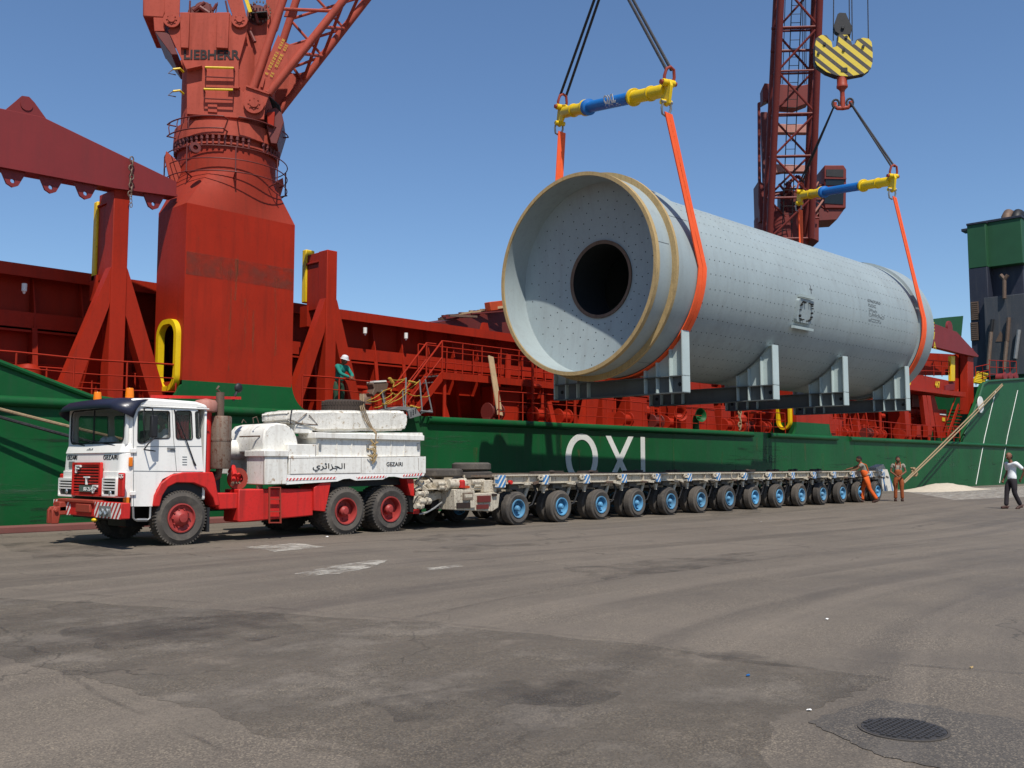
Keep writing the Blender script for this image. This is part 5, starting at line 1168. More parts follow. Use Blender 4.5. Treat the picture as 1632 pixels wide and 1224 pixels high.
# windscreen frame
ws0, ws1 = zF(474, FXU), zF(232, FXU)
hol = rrect(-TFY + .17, -TY - .1, ws0 + .02, ws1, .12, 6)
mb = MB(); mb.mesh(plate2d([rrect(-TFY + .07, -TY - .03, ws0 - .05, zb4, .05, 3), hol], .04), FX(FXU)); tb(mb, 'windscreen_frame', 'white', bevel=.005)
for y, s_ in ((TY + .005, 1), (TFY - .005, -1)):
    mb = MB(); n_ = 6; P_ = [(FXU + .14 - .14 * math.sin(R(90 * k / n_)), y + s_ * (.13 - .13 * math.cos(R(90 * k / n_)))) for k in range(n_ + 1)]
    P_ = [(7.24, y)] + P_ + [(7.2, y + s_ * .12)]
    A_ = [mb.bm.verts.new((a, b, ws0 - .06)) for a, b in P_]; B_ = [mb.bm.verts.new((a, b, zb4)) for a, b in P_]; mb.fv(A_); mb.fv(B_)
    for i in range(len(P_)): j = (i + 1) % len(P_); mb.fv([A_[i], A_[j], B_[j], B_[i]])
    tb(mb, 'corner_pillar', 'white')
mb = MB(); mb.mesh(plate2d([hol], .008), FX(FXU)); tb(mb, 'windscreen', 'glass')
mb = MB(); mb.tube([(FXU - .022, -a, b) for a, b in hol], .014, 6, closed=True); mb.cyl((FXU - .01, 16.75, ws0), (FXU - .01, 16.75, ws1), .014, n=6); tb(mb, 'windscreen_seal', 'black')
# roof
zr0, zr1 = S3(800, 214).z, S3(900, 160).z
mb = MB(); mb.ext([(7.1, TY - .003, zr0), (7.1, TY - .003, zr0 + .06), (7.16, TY - .003, zr1 - .01), (7.5, TY, zr1 + .01), (8.3, TY, zr1 - .01), (8.5, TY, zr1 - .06), (8.535, TY, zr0)], (0, TFY - TY + .006, 0)); tb(mb, 'roof', 'white', bevel=.04)
mb = MB(); mb.tube([(7.05, TY - .012, zr0 + .01), (8.53, TY - .012, zr0 + .01)], .012, 6); tb(mb, 'rain_gutter', 'white')
# visor
def vpath(off, z0, dz):
    out = []; r_ = .3; x0 = 7.12 - off; ya, yb = TY + .0 - off * .28, TFY + off * .28
    for k in range(9): a_ = R(90 * k / 8); out.append((x0 + r_ - r_ * math.sin(a_), ya + r_ - r_ * math.cos(a_), z0 - dz * (1 - k / 8) ** 1.5))
    for k in range(1, 10): f = k / 10; out.append((x0 - .02 * math.sin(math.pi * f), ya + r_ + (yb - ya - 2 * r_) * f, z0 + .015 * math.sin(math.pi * f)))
    for k in range(9): a_ = R(90 * k / 8); out.append((x0 + r_ - r_ * math.cos(a_), yb - r_ + r_ * math.sin(a_), z0 - dz * (k / 8) ** 1.5))
    return out
mb = MB(); vs = [[mb.bm.verts.new(p) for p in vpath(o_, z_, d_)] for o_, z_, d_ in ((-.02, zr1 + .015, .03), (.12, zr1 - .005, .07), (.22, zr1 - .08, .12), (.27, zr1 - .17, .17))]
for a_, b_ in zip(vs, vs[1:]):
    for i in range(len(a_) - 1): mb.fv([a_[i], a_[i + 1], b_[i + 1], b_[i]])
o = tb(mb, 'sun_visor', 'visor', smooth=60); m_ = o.modifiers.new('solid', 'SOLIDIFY'); m_.thickness = .012
for px_, py_, y in ((155, 645, 17.35), (206.5, 633, 16.05)):
    p = onY(px_, py_, y); mb = MB(); mb.cyl((p.x, y, zr1 - .04), (p.x, y, zr1 + .02), .1, n=16); b_ = tb(mb, 'beacon_base', 'white')
    mb = MB(); mb.lathe([(.075, 0), (.07, .05), (.072, .06), (.062, .17), (.055, .185), (0, .19)], (p.x, y, zr1 + .02), (0, 0, 1), 18); mb.build('beacon', 'orange_l', truck)
# interior
mb = MB(); mb.box(7.25, 8.5, TY + .06, TFY - .06, .75, 1.3); tb(mb, 'cab_floor', 'black')
mb = MB(); mb.box(7.2, 7.45, TY + .08, TFY - .08, 1.3, zb3 - .02); mb.box(7.2, 7.5, 15.8, 16.5, zb3 - .05, zb3 + .03); tb(mb, 'dashboard', 'black', bevel=.03)
mb = MB()
yb0, yb1 = TY + .3, TFY - .3
mb.mesh(plate2d([rrect(-TFY + .04, -TY - .04, .75, zr0, .04, 3), rrect(-17.5, -16.85, 1.62, 2.12, .08, 4), rrect(-16.6, -15.9, 1.62, 2.12, .08, 4)], .04), FX(8.5)); tb(mb, 'rear_wall', 'white')
for y in (15.7, 17.0):
    mb = MB(); mb.box(7.85, 8.3, y, y + .55, 1.25, 1.42); mb.box(8.25, 8.36, y + .03, y + .52, 1.35, 2.0); tb(mb, 'seat', 'seat', bevel=.04)
mb = MB(); c_ = V(7.66, 16.0, 1.66); mb.tube([c_ + V(.2 * math.cos(a) * .7, .2 * math.sin(a), .2 * math.cos(a) * .6) for a in [k * math.pi / 12 for k in range(24)]], .014, 6, closed=True); mb.cyl(c_, c_ + V(-.2, 0, -.3), .025, n=8); tb(mb, 'steering_wheel', 'black')
mb = MB(); xs_ = [S3(965 + 10 * k, 300).x for k in range(12)]
A_ = [mb.bm.verts.new((x, TY + .07 + .02 * (k % 2), 1.66)) for k, x in enumerate(xs_)]; B_ = [mb.bm.verts.new((x, TY + .07 + .02 * (k % 2), 2.22)) for k, x in enumerate(xs_)]
for i in range(11): mb.fv([A_[i], A_[i + 1], B_[i + 1], B_[i]])
o = tb(mb, 'curtain', 'curtain', smooth=60)
for i, (y) in enumerate((16.62, 16.38)):
    mb = MB(); c_ = V(7.25, y, zb3 + .03); mb.lathe([(.13, .0), (.115, .0), (.112, .05), (.09, .1), (.05, .13), (0, .138)], c_, (0, 0, 1), 18); o = mb.build('hard_hat', 'hat'); tag(o, ('left', 'right')[i] + ' one of the two white hard hats lying behind the lorry windscreen', 'hard hat', 'hard hats on the lorry dashboard')
# grille
gx = FXL - .035
gy0, gy1 = yF(262, 700), yF(458, 700); gz0, gz1 = zF(833), zF(598)
mb = MB(); mb.mesh(plate2d([rrect(-gy0, -gy1, gz0, gz1, .03, 3), rrect(-gy0 + .05, -gy1 - .05, gz0 + .04, gz1 - .04, .02, 3)], .05), FX(gx)); gr = tb(mb, 'grille', 'tred', bevel=.006)
mb = MB(); mb.box(gx + .01, gx + .02, gy1 + .03, gy0 - .03, gz0 + .02, gz1 - .02); mb.build('grille_backing', 'black', gr)
mb = MB(); NB_ = 10
for k in range(NB_): z = gz0 + .06 + (gz1 - gz0 - .12) * k / (NB_ - 1); mb.box(gx - .015, gx + .015, gy1 + .04, gy0 - .04, z - .012, z + .012)
mb.build('grille_bar', 'tred', gr)
def ftext(s_, u0, u1, vb, vt, x, mat, name, parent=None, font=None, off=.0, th=.006):
    a = PX('C3', u0, vb, x); b = PX('C3', u1, vb, x); c_ = PX('C3', u0, vt, x); tm = text_mesh(s_, 1, .01, font=font, offset=off)
    xs = [v_.co.x for v_ in tm.vertices]; zs_ = [v_.co.y for v_ in tm.vertices]; sx = (a.y - b.y) / (max(xs) - min(xs)); sz = (c_.z - a.z) / (max(zs_) - min(zs_))
    mb = MB(); mb.mesh(tm, frame((x, a.y + min(xs) * sx, a.z - min(zs_) * sz), (0, -sx, 0), (0, 0, sz), (-th / .01, 0, 0))); return mb.build(name, mat, parent or truck, smooth=0)
def block_letter(ch, u0, u1, v0, v1):
    a = PX('C3', u0, v1, gx); b = PX('C3', u1, v0, gx); y0, y1 = a.y, b.y; z0, z1 = a.z, b.z; w_ = y0 - y1; h_ = z1 - z0; x0, x1 = gx - .05, gx - .016; mb = MB(); t_ = .022
    if ch == 'F': mb.box(x0, x1, y0 - t_, y0, z0, z1); mb.box(x0, x1, y1, y0 - t_, z1 - t_, z1); mb.box(x0, x1, y1 + w_ * .3, y0 - t_, z0 + h_ * .48, z0 + h_ * .48 + t_); mb.box(x0, x1, y1, y1 + .012, z1 - t_ - .015, z1 - t_)
    else: mb.box(x0, x1, (y0 + y1) / 2 - t_ / 2, (y0 + y1) / 2 + t_ / 2, z0, z1 - t_); mb.box(x0, x1, y1, y0, z1 - t_, z1)
    mb.build('grille_letter', 'inkw', gr, smooth=0)
block_letter('F', 280, 314, 617, 672); block_letter('T', 337, 372, 697, 752); block_letter('F', 398, 432, 757, 812)
a, b = PX('C3', 305, 802, gx), PX('C3', 402, 762, gx); mb = MB(); mb.box(gx - .045, gx - .03, b.y, a.y, a.z, b.z); pl_ = mb.build('number_plate', 'plate', gr, bevel=.004)
ftext('80-26425', 318, 398, 796, 770, gx - .048, 'inkw', 'plate_lettering', pl_, th=.004)
# louvred headlamp panels
for u0, u1 in ((150, 256), (455, 556)):
    a, b = PX('C3', u0, 832, FXL - .02), PX('C3', u1, 708, FXL - .02)
    mb = MB(); mb.mesh(plate2d([rrect(-a.y, -b.y, a.z, b.z, .02, 3), rrect(-a.y + .03, -b.y - .03, a.z + .03, b.z - .02, .01, 2)], .05), FX(FXL - .02)); lp = tb(mb, 'lamp_louvre_panel', 'white', bevel=.004)
    mb = MB(); mb.box(FXL - .012, FXL - .004, b.y + .02, a.y - .02, a.z + .02, b.z - .01); mb.build('louvre_recess', 'black', lp)
    mb = MB()
    for v in (725, 745, 765, 784): z = zF(v); mb.box(FXL - .045, FXL - .01, b.y + .028, a.y - .028, z - .012, z + .01)
    mb.build('louvre_slat', 'white', lp)
    mb = MB(); cy = (a.y + b.y) / 2 - .04; mb.lathe([(0, .0), (.035, .0), (.045, .02)], (FXL - .05, cy, zF(806)), (1, 0, 0), 14); mb.build('side_lamp', 'lamp', lp)
a, b = PX('C3', 557, 838, FXL - .02), PX('C3', 600, 672, FXL - .02); mb = MB(); mb.box(FXL - .03, FXL + .02, b.y, a.y, a.z, b.z); tb(mb, 'corner_panel', 'tred', bevel=.02)
ftext('GQG', 562, 594, 712, 680, FXL - .036, 'inkw', 'corner_mark')
a, b = PX('C3', 132, 832, FXL - .0), PX('C3', 166, 678, FXL); mb = MB(); mb.box(FXL + .04, FXL + .12, b.y + .02, a.y, a.z, b.z); tb(mb, 'corner_panel', 'tred', bevel=.02)
ftext('GEZAIRI', 458, 560, 579, 547, FXL + .031, 'ink', 'lettering', off=-.002, th=.008); ftext('GEZAIRI', 206, 274, 580, 549, FXL + .031, 'ink', 'lettering', off=-.002, th=.008)
a, b = PX('C3', 212, 632, FXL), PX('C3', 250, 592, FXL); mb = MB(); mb.box(FXL + .008, FXL + .02, b.y, a.y, a.z, b.z); tb(mb, 'front_vent', 'alu')
# Arabic lettering drawn with joined glyph forms from the program's own Arabic font
AR = '\uFEF1\uFEAE\uFE8B\uFE8D\uFEB0\uFEA0\uFEDF\uFE8D'   # visual order, left to right
AR = '\uFEF1\uFEAE\uFE8B\uFE8D\uFEB0\uFEA0\uFEDF\uFE8D'
ftext(AR, 345, 386, 524, 500, FXL + .045, 'inkg', 'lettering', th=.02)
def stext(s_, fn, u0, u1, vb, vt, y, mat, name, parent=None, off=0., th=.006):
    a = fn(u0, vb, y); b = fn(u1, vb, y); c_ = fn(u0, vt, y); tm = text_mesh(s_, 1, .01, offset=off)
    xs = [v_.co.x for v_ in tm.vertices]; zs_ = [v_.co.y for v_ in tm.vertices]; sx = (b.x - a.x) / (max(xs) - min(xs)); sz = (c_.z - a.z) / (max(zs_) - min(zs_))
    mb = MB(); mb.mesh(tm, frame((a.x - min(xs) * sx, y, a.z - min(zs_) * sz), (sx, 0, 0), (0, 0, sz), (0, -th / .01, 0))); return mb.build(name, mat, parent or truck, smooth=0)
# side details
def sbox(fn, u0, v0, u1, v1, y0, y1, name, mat, bev=.006, parent=None):
    a, b = fn(u0, v1), fn(u1, v0); mb = MB(); mb.box(min(a.x, b.x), max(a.x, b.x), y0, y1, min(a.z, b.z), max(a.z, b.z)); return mb.build(name, mat, parent or truck, bevel=bev)
sbox(S3, 630, 563, 660, 628, TY - .035, TY + .0, 'indicator_lamp', 'orange_l', .012); sbox(S3, 596, 842, 637, 892, TY - .02, TY + .02, 'indicator_lamp', 'orange_l', .008)
sbox(S3, 645, 502, 686, 532, TY - .03, TY, 'door_hinge', 'white'); sbox(S3, 640, 800, 680, 828, TY - .03, TY, 'door_hinge', 'white')
sbox(S3, 898, 495, 955, 506, TY - .03, TY - .015, 'door_handle', 'alu', .003); sbox(S3, 925, 506, 952, 522, TY - .012, TY, 'door_handle', 'alu', .003)
mb = MB()
for pts in ([(668, 232), (668, 905)], [(935, 214), (948, 440), (968, 660)], [(668, 658), (1154, 664)], [(690, 488), (1142, 486)]):
    P_ = [S3(u, v, TY - .0015) for u, v in pts]; mb.tube(P_, .0045, 5)
tb(mb, 'door_seam', 'inkg')
for i in range(4): sbox(S3, 1008, 558 + 18 * i, 1040, 562 + 18 * i, TY - .006, TY, 'door_louvre', 'inkg', 0)
mb = MB(); mb.tube([S3(664, 908), S3(666, 985), S3(680, 1000), S3(765, 1000), S3(783, 985), S3(786, 908)], .018, 6); mb.cyl(S3(690, 1000), S3(760, 1000), .03, n=6); tb(mb, 'entry_step', 'alu')
# mirror
my = TY - .22
mb = MB(); a, b = S3(792, 425, my), S3(842, 270, my); mb.box(a.x, b.x, my, my + .09, a.z, b.z); mir = tb(mb, 'mirror', 'black', bevel=.02)
mb = MB(); mb.tube([S3(740, 222, TY), S3(765, 216, my), S3(800, 222, my), S3(805, 275, my)], .012, 6); mb.tube([S3(815, 425, my), S3(770, 470, my), S3(742, 508, TY)], .012, 6); mb.tube([S3(742, 508, TY), S3(820, 520, TY)], .01, 6); mb.tube([S3(745, 222, TY), S3(735, 300, TY - .1), S3(745, 440, TY - .05)], .008, 5); mb.build('mirror_arm', 'black', mir)
mb = MB(); mb.tube([S3(952, 232, TY - .02), S3(1035, 440, TY - .04), S3(1095, 610, TY - .02)], .011, 6); mb.beam(S3(1085, 590, TY - .02), S3(1102, 622, TY - .02), .03, .02); tb(mb, 'grab_rail', 'black')
for u0, u1 in ((250, 330), (440, 545)):
    mb = MB(); mb.tube([PX('C3', u0, 462, FXU - .03), PX('C3', u1, 484, FXU - .04)], .012, 6); tb(mb, 'wiper', 'black')
# fender
fo = [(798, 905), (808, 830), (850, 745), (925, 685), (1010, 668), (1212, 667), (1228, 715), (1262, 900), (1228, 900), (1214, 845), (1160, 775), (1080, 742), (960, 740), (900, 770), (862, 830), (842, 905)]
mb = MB(); mb.ext([(x, TY - .05, z) for x, z in xz(fo)], (0, .35, 0)); tb(mb, 'front_mudguard', 'tred', bevel=.015)
mb = MB(); mb.ext([(x, TFY - .3, z) for x, z in xz(fo)], (0, .35, 0)); tb(mb, 'front_mudguard', 'tred', bevel=.015)
# bumper
bx = 6.84
bz0, bz1 = PX('C3', 500, 998, bx).z, PX('C3', 500, 878, bx).z
by_ = lambda u: PX('C3', u, 930, bx).y
M['bstripe'] = stripes('bumper_stripes', C(176, 36, 32), C(220, 216, 208), V(0, .8, .6), .105, .0, .5)
mb = MB(); mb.box(bx, bx + .16, by_(580), by_(110), bz0 + .02, bz1); tb(mb, 'bumper', 'tred', bevel=.015)
for u0, u1 in ((580, 398), (228, 110)):
    mb = MB(); mb.box(bx - .006, bx, by_(u0), by_(u1), bz0 + .02, bz1 - .002); tb(mb, 'bumper_marking', 'bstripe', smooth=0)
mb = MB(); y0, y1 = by_(300), by_(380); mb.box(bx - .05, bx, y1, y0 + .1, bz0 + .09, bz1 - .05); mb.box(bx - .035, bx + .2, by_(400), by_(150), bz1 - .03, bz1 + .02); tb(mb, 'bumper_step', 'trust', bevel=.01)
for u in (451, 484, 124, 142):
    if u > 300: mb = MB(); p = PX('C3', u, 940, bx - .02); mb.lathe([(.05, 0), (.052, .03), (.03, .012), (0, .006)], p + V(.03, 0, 0) * 0 + V(-.0, 0, 0), (-1, 0, 0), 16)
    else: mb = MB(); p = PX('C3', u, 935, bx - .02); mb.lathe([(.05, 0), (.052, .03), (.03, .012), (0, .006)], p, (-1, 0, 0), 16)
    tb(mb, 'headlamp', 'lamp')
for u0, u1, v0, v1 in ((428, 512, 905, 972), (112, 150, 898, 965)):
    a, b = PX('C3', u0, v1, bx - .01), PX('C3', u1, v0, bx - .01); mb = MB(); mb.mesh(plate2d([[(-a.y, a.z), (-b.y, a.z), (-b.y, b.z), (-a.y, b.z)]], .012), FX(bx - .012)); tb(mb, 'headlamp_surround', 'alu')
hy_ = by_(185)
hk = MB(); hk.ext([(bx, hy_ + .14, PX('C3', 180, 900, bx).z), (bx - .2, hy_ + .14, PX('C3', 180, 905, bx).z), (bx - .24, hy_ + .14, PX('C3', 180, 930, bx).z), (bx - .24, hy_ + .14, bz0 - .13), (bx - .12, hy_ + .14, bz0 - .13), (bx - .1, hy_ + .14, bz0 + .02), (bx, hy_ + .14, bz0 + .02)], (0, -.07, 0))
hk.ext([(bx, hy_ - .1, PX('C3', 180, 900, bx).z), (bx - .2, hy_ - .1, PX('C3', 180, 905, bx).z), (bx - .24, hy_ - .1, PX('C3', 180, 930, bx).z), (bx - .24, hy_ - .1, bz0 - .13), (bx - .12, hy_ - .1, bz0 - .13), (bx - .1, hy_ - .1, bz0 + .02), (bx, hy_ - .1, bz0 + .02)], (0, .07, 0))
hk.cyl((bx - .18, hy_ - .14, bz0 + .1), (bx - .18, hy_ + .17, bz0 + .1), .035, n=10); hk.box(bx - .12, bx, hy_ - .1, hy_ + .14, bz0 + .08, bz1 - .03); tb(hk, 'tow_coupling', 'trust', bevel=.012)
p = PX('C3', 395, 1000, bx); mb = MB(); mb.ball(p, .045, (1, 1.3, .7)); tb(mb, 'tow_shackle', 'yellow')
# chassis
mb = MB(); mb.box(7.2, 13.5, 16.15, 16.35, .52, .78); mb.box(7.2, 13.5, 16.95, 17.15, .52, .78); mb.box(7.05, 7.3, 15.9, 17.4, .45, .66); mb.box(11.0, 13.3, 15.9, 17.4, .42, .6); tb(mb, 'chassis', 'black')
mb = MB(); mb.box(7.5, 8.6, 16.3, 17.0, .3, .6); mb.cyl((8.1, 15.8, .46), (8.1, 17.5, .46), .08, n=10); tb(mb, 'front_axle', 'black')
# wheels
def rim_front(c, rim_r, mat, root, parent):
    mb = MB(); mb.lathe([(rim_r, .03), (rim_r, -.005), (rim_r - .02, -.01), (rim_r - .035, .03), (rim_r * .62, .045), (rim_r * .5, -.0), (rim_r * .3, -.04), (rim_r * .28, -.07), (0, -.075)], c, (0, 1, 0), 32)
    for k in range(10): a = 2 * math.pi * k / 10; q = V(c) + V(math.cos(a), 0, math.sin(a)) * rim_r * .62; mb.cyl(q + V(0, .04, 0), q + V(0, .0, 0), .014, n=6)
    return mb.build('rim', mat, parent)
def rim_rear(c, rim_r, mat, parent, dep=.14, hub=.4):
    mb = MB(); mb.lathe([(rim_r + .012, .03), (rim_r + .01, -.01), (rim_r - .012, -.008), (rim_r - .03, .05), (rim_r * .9, dep), (rim_r * .55, dep + .015), (rim_r * hub, dep), (rim_r * hub * .95, dep - .1), (rim_r * hub * .6, dep - .14), (0, dep - .145)], c, (0, 1, 0), 32)
    for k in range(8): a = 2 * math.pi * k / 8 + .2; q = V(c) + V(math.cos(a), 0, math.sin(a)) * rim_r * .66; mb.cyl(q + V(0, dep + .02, 0), q + V(0, dep - .02, 0), .013, n=6)
    return mb.build('rim', mat, parent)
wc = [S3(1000, 992), S4(905, 922), S4(1212, 903)]
WX = [w_.x for w_ in wc]; WR = .462
for i, x in enumerate(WX):
    for side in (0, 1):
        y = TY - .02 if side == 0 else TFY + .04 - .28
        cz = WR - .004
        mb = MB(); wheel_mesh(mb, (x, y, cz), WR, .28, .245, 44, tread=(44 if i else 54)); w_ = tb(mb, 'wheel', 'rubber')
        if i == 0: rim_front((x, y, cz), .25, 'rimred', truck, w_)
        else: rim_rear((x, y, cz), .25, 'rimred', w_)
        if i:
            y2 = y + .33 if side == 0 else y - .33
            mb = MB(); wheel_mesh(mb, (x, y2, cz), WR, .28, .245, 40, tread=40); w2 = tb(mb, 'wheel', 'rubber')
mb = MB(); mb.box(WX[0] + .48, WX[0] + .53, TY, TY + .4, .2, .62); tb(mb, 'mud_flap', 'black')
# area behind the cab
mb = MB(); p = S3(1172, 200, 15.75); mb.cyl((p.x, 15.75, .9), (p.x, 15.75, S3(1172, 250, 15.75).z), .105, n=18); tb(mb, 'air_intake', 'tred')
mb = MB(); z = S3(1172, 245, 15.75).z; mb.lathe([(.12, -.02), (.19, .0), (.2, .03), (.2, .15), (.17, .2), (0, .235)], (p.x, 15.75, z), (0, 0, 1), 22); tb(mb, 'intake_cap', 'pinkred')
p = S4(50, 450, 15.7); zs0, zs1 = S4(50, 632, 15.7).z, S4(50, 272, 15.7).z
mb = MB(); mb.lathe([(0, zs0), (.17, zs0), (.185, zs0 + .03), (.185, zs1 - .03), (.17, zs1), (0, zs1)], (p.x, 15.7, 0), (0, 0, 1), 26); mb.lathe([(.19, (zs0 + zs1) / 2 + .02), (.195, (zs0 + zs1) / 2 + .05), (.19, (zs0 + zs1) / 2 + .08)], (p.x, 15.7, 0), (0, 0, 1), 26); tb(mb, 'exhaust_silencer', 'muff')
mb = MB(); mb.cyl((p.x - .02, 15.72, zs1), (p.x - .02, 15.72, S4(40, 108, 15.7).z), .075, n=14); mb.tube([V(p.x - .02, 15.72, S4(30, 112, 15.7).z), V(p.x - .1, 15.7, S4(30, 85, 15.7).z), V(p.x - .06, 15.7, S4(30, 65, 15.7).z)], .02, 6); tb(mb, 'exhaust_pipe', 'steel')
mb = MB(); mb.tube([(p.x, 15.72, zs0), (p.x, 15.74, zs0 - .12), (p.x - .15, 15.9, zs0 - .25)], .06, 10); tb(mb, 'exhaust_elbow', 'steel')
a = S4(0, 160, 16.2); b = S4(185, 148, 16.2); mb = MB(); mb.beam(a - V(1.2, 0, 0), b, .05, .05); mb.beam(S4(0, 200, 16.2), S4(0, 160, 16.2), .05, .05); tb(mb, 'rear_frame', 'tred')
p = S4(172, 78, 16.2); mb = MB(); mb.ball(p, .085, (1, .6, 1.1)); mb.cyl(p, p - V(.07, 0, .16), .025, n=6); mb.cyl(p - V(.07, 0, .12), p - V(.1, 0, .25), .02, n=6); tb(mb, 'work_lamp', 'black')
mb = MB(); mb.box(8.6, 9.0, 15.8, 17.5, .8, 1.25); tb(mb, 'engine_block', 'black', bevel=.03)
for i in range(9):
    a = S4(130 + i * 9, 740 - (i % 3) * 30, 15.6 + .03 * i); mb = MB(); mb.cyl(a, a + V(.15 - .04 * i, .2, .1 + .03 * (i % 4)), .03 + .01 * (i % 3), n=8); tb(mb, 'pipework', 'tred' if i % 3 else 'steel')
mb = MB(); p = S4(170, 700, 15.75); mb.lathe([(.1, 0), (.2, 0), (.2, .05), (.1, .06)], p, (0, 1, 0), 22); tb(mb, 'hose_reel', 'trust')
# red tanks and ladder
mb = MB(); mb.ext([S4(u, v, 15.52) for u, v in ((175, 772), (680, 768), (685, 952), (560, 965), (175, 1000), (165, 985))], (0, .5, 0)); tb(mb, 'fuel_tank', 'tred', bevel=.02)
mb = MB(); mb.ext([S4(u, v, 15.56) for u, v in ((20, 798), (175, 796), (175, 905), (40, 912))], (0, .4, 0)); tb(mb, 'battery_box', 'tred', bevel=.02)
mb = MB(); p = S4(315, 770, 15.7); mb.cyl(p, p + V(0, 0, .07), .06, n=12); tb(mb, 'filler_cap', 'steel')
mb = MB()
for u in (383, 457): mb.beam(S4(u, 757, TY), S4(u + (0 if u < 400 else 3), 1005, TY), .02, .035, up=(0, 1, 0))
for v in (760, 840, 925, 1000): mb.beam(S4(383, v, TY), S4(458, v, TY), .03, .02)
tb(mb, 'side_ladder', 'trust')
mb = MB(); mb.ext([S4(u, v, TY + .02) for u, v in ((745, 725), (805, 725), (768, 925), (688, 918), (690, 760))], (0, .5, 0)); tb(mb, 'rear_mudguard', 'tred', bevel=.01)
mb = MB(); mb.ext([S4(u, v, TY + .05) for u, v in ((1325, 700), (1372, 700), (1378, 822), (1350, 815))], (0, .5, 0)); tb(mb, 'rear_mudguard', 'tred', bevel=.01)
mb = MB(); mb.ext([S4(u, v, TY + .3) for u, v in ((800, 715), (1330, 690), (1330, 740), (800, 760))], (0, 1.8, 0)); mb.ext([S4(u, v, TY + .1) for u, v in ((1340, 815), (1372, 820), (1370, 930), (1345, 925))], (0, .4, 0)); tb(mb, 'mud_flap', 'black')
mb = MB(); mb.ext([S4(u, v, TY + .1) for u, v in ((1370, 910), (1410, 910), (1412, 942), (1370, 940))], (0, .3, 0)); tb(mb, 'rear_step', 'tred')
# white superstructure
WY0, WY1 = TY - .02, TFY
def wbox(u0, v0, u1, v1, y0, y1, name, mat='white_w', bev=.012): return sbox(S4, u0, v0, u1, v1, y0, y1, name, mat, bev)
wbox(345, 545, 505, 740, WY0, 16.05, 'equipment_cabinet'); wbox(338, 508, 508, 548, WY0 - .03, 16.08, 'cabinet_lid')
wbox(345, 500, 420, 512, WY0 + .1, 15.9, 'cabinet_lid')
mb = MB(); hp_ = [(345, 520), (340, 440), (352, 372), (385, 332), (440, 318), (500, 326), (545, 360), (570, 410), (580, 455), (580, 520)]
mb.ext([S4(u, v, 15.6) for u, v in hp_], (0, 1.25, 0)); tb(mb, 'engine_hood', 'white_w', bevel=.03, smooth=50)
mb = MB(); mb.tube([S4(180, 412, 16.1), S4(320, 408, 15.72)], .015, 6); mb.tube([S4(275, 318, 15.9), S4(270, 285, 15.9), S4(295, 275, 15.9), S4(310, 318, 15.9)], .01, 6); mb.tube([S4(195, 318, 15.9), S4(205, 295, 15.9), S4(225, 318, 15.9)], .01, 6); tb(mb, 'hood_fitting', 'steel')
p = S4(150, 500, 16.5); mb = MB(); mb.lathe([(0, 0), (.19, 0), (.2, .02), (.2, .45), (0, .46)], p + V(-.12, .15, 0), (1, 0, 0), 22); tb(mb, 'air_tank', 'white_w')
wbox(430, 440, 520, 700, 16.0, 17.2, 'equipment_cabinet')
wbox(512, 548, 1452, 672, WY0, WY1, 'side_box'); wbox(512, 465, 712, 548, WY0 + .03, WY1, 'side_box'); wbox(712, 423, 1425, 547, WY0 + .05, WY1, 'tool_locker'); wbox(690, 404, 1437, 422, WY0 - .02, WY0 + .55, 'top_plate')
mb = MB(); mb.ext([S4(u, v, WY0 + .02) for u, v in ((690, 385), (1432, 385), (1437, 404), (700, 404))], (0, .5, 0)); tb(mb, 'top_plate', 'white_w', bevel=.008)
wbox(600, 330, 718, 386, WY0 + .2, 15.9, 'pallet_block')
sk = [(505, 672), (1452, 655), (1435, 690), (1295, 695), (1240, 685), (1200, 686), (1160, 705), (975, 712), (935, 698), (890, 702), (850, 718), (500, 740)]
mb = MB(); mb.ext([S4(u, v, WY0 + .005) for u, v in sk], (0, .05, 0)); tb(mb, 'side_skirt', 'white', smooth=0)
M['sstripe'] = stripes('skirt_stripes', C(196, 44, 44), C(222, 220, 214), V(.82, 0, -.57), .062, .0, .5)
for q_ in ([(505, 697), (845, 687), (840, 702), (500, 714)], [(980, 688), (1185, 678), (1180, 692), (985, 700)], [(1302, 672), (1432, 662), (1430, 678), (1300, 686)]):
    mb = MB(); mb.ext([S4(u, v, WY0 - .002) for u, v in q_], (0, .006, 0)); tb(mb, 'hazard_strip', 'sstripe', smooth=0)
for u in (722, 850, 952, 1112, 1222, 1312): wbox(u - 3, 422, u + 4, 546, WY0 + .035, WY0 + .06, 'locker_rib', bev=.003)
for u, v in ((733, 480), (1060, 485), (1407, 480)): wbox(u - 8, v - 22, u + 8, v + 18, WY0 + .02, WY0 + .06, 'locker_latch', 'alu', .004)
mb = MB()
for pts in ([(527, 560), (527, 668), (1005, 660)], [(1012, 555), (1012, 660)], [(1405, 560), (1405, 640)], [(505, 560), (1445, 545)], [(345, 548), (345, 738)], [(700, 468), (700, 546)]): mb.tube([S4(u, v, WY0 - .001) for u, v in pts], .004, 5)
tb(mb, 'panel_seam', 'steel')
stext(AR, S4, 680, 900, 652, 592, WY0 - .006, 'ink', 'lettering'); stext('GEZAIRI', S4, 1186, 1296, 613, 586, WY0 - .006, 'ink', 'lettering')
mb = MB(); P_ = [S4(u, v, WY0 + .74) for u, v in ((300, 520), (290, 565), (305, 565), (290, 610))]; mb.tube(P_, .006, 4); tb(mb, 'warning_mark', 'inkg')
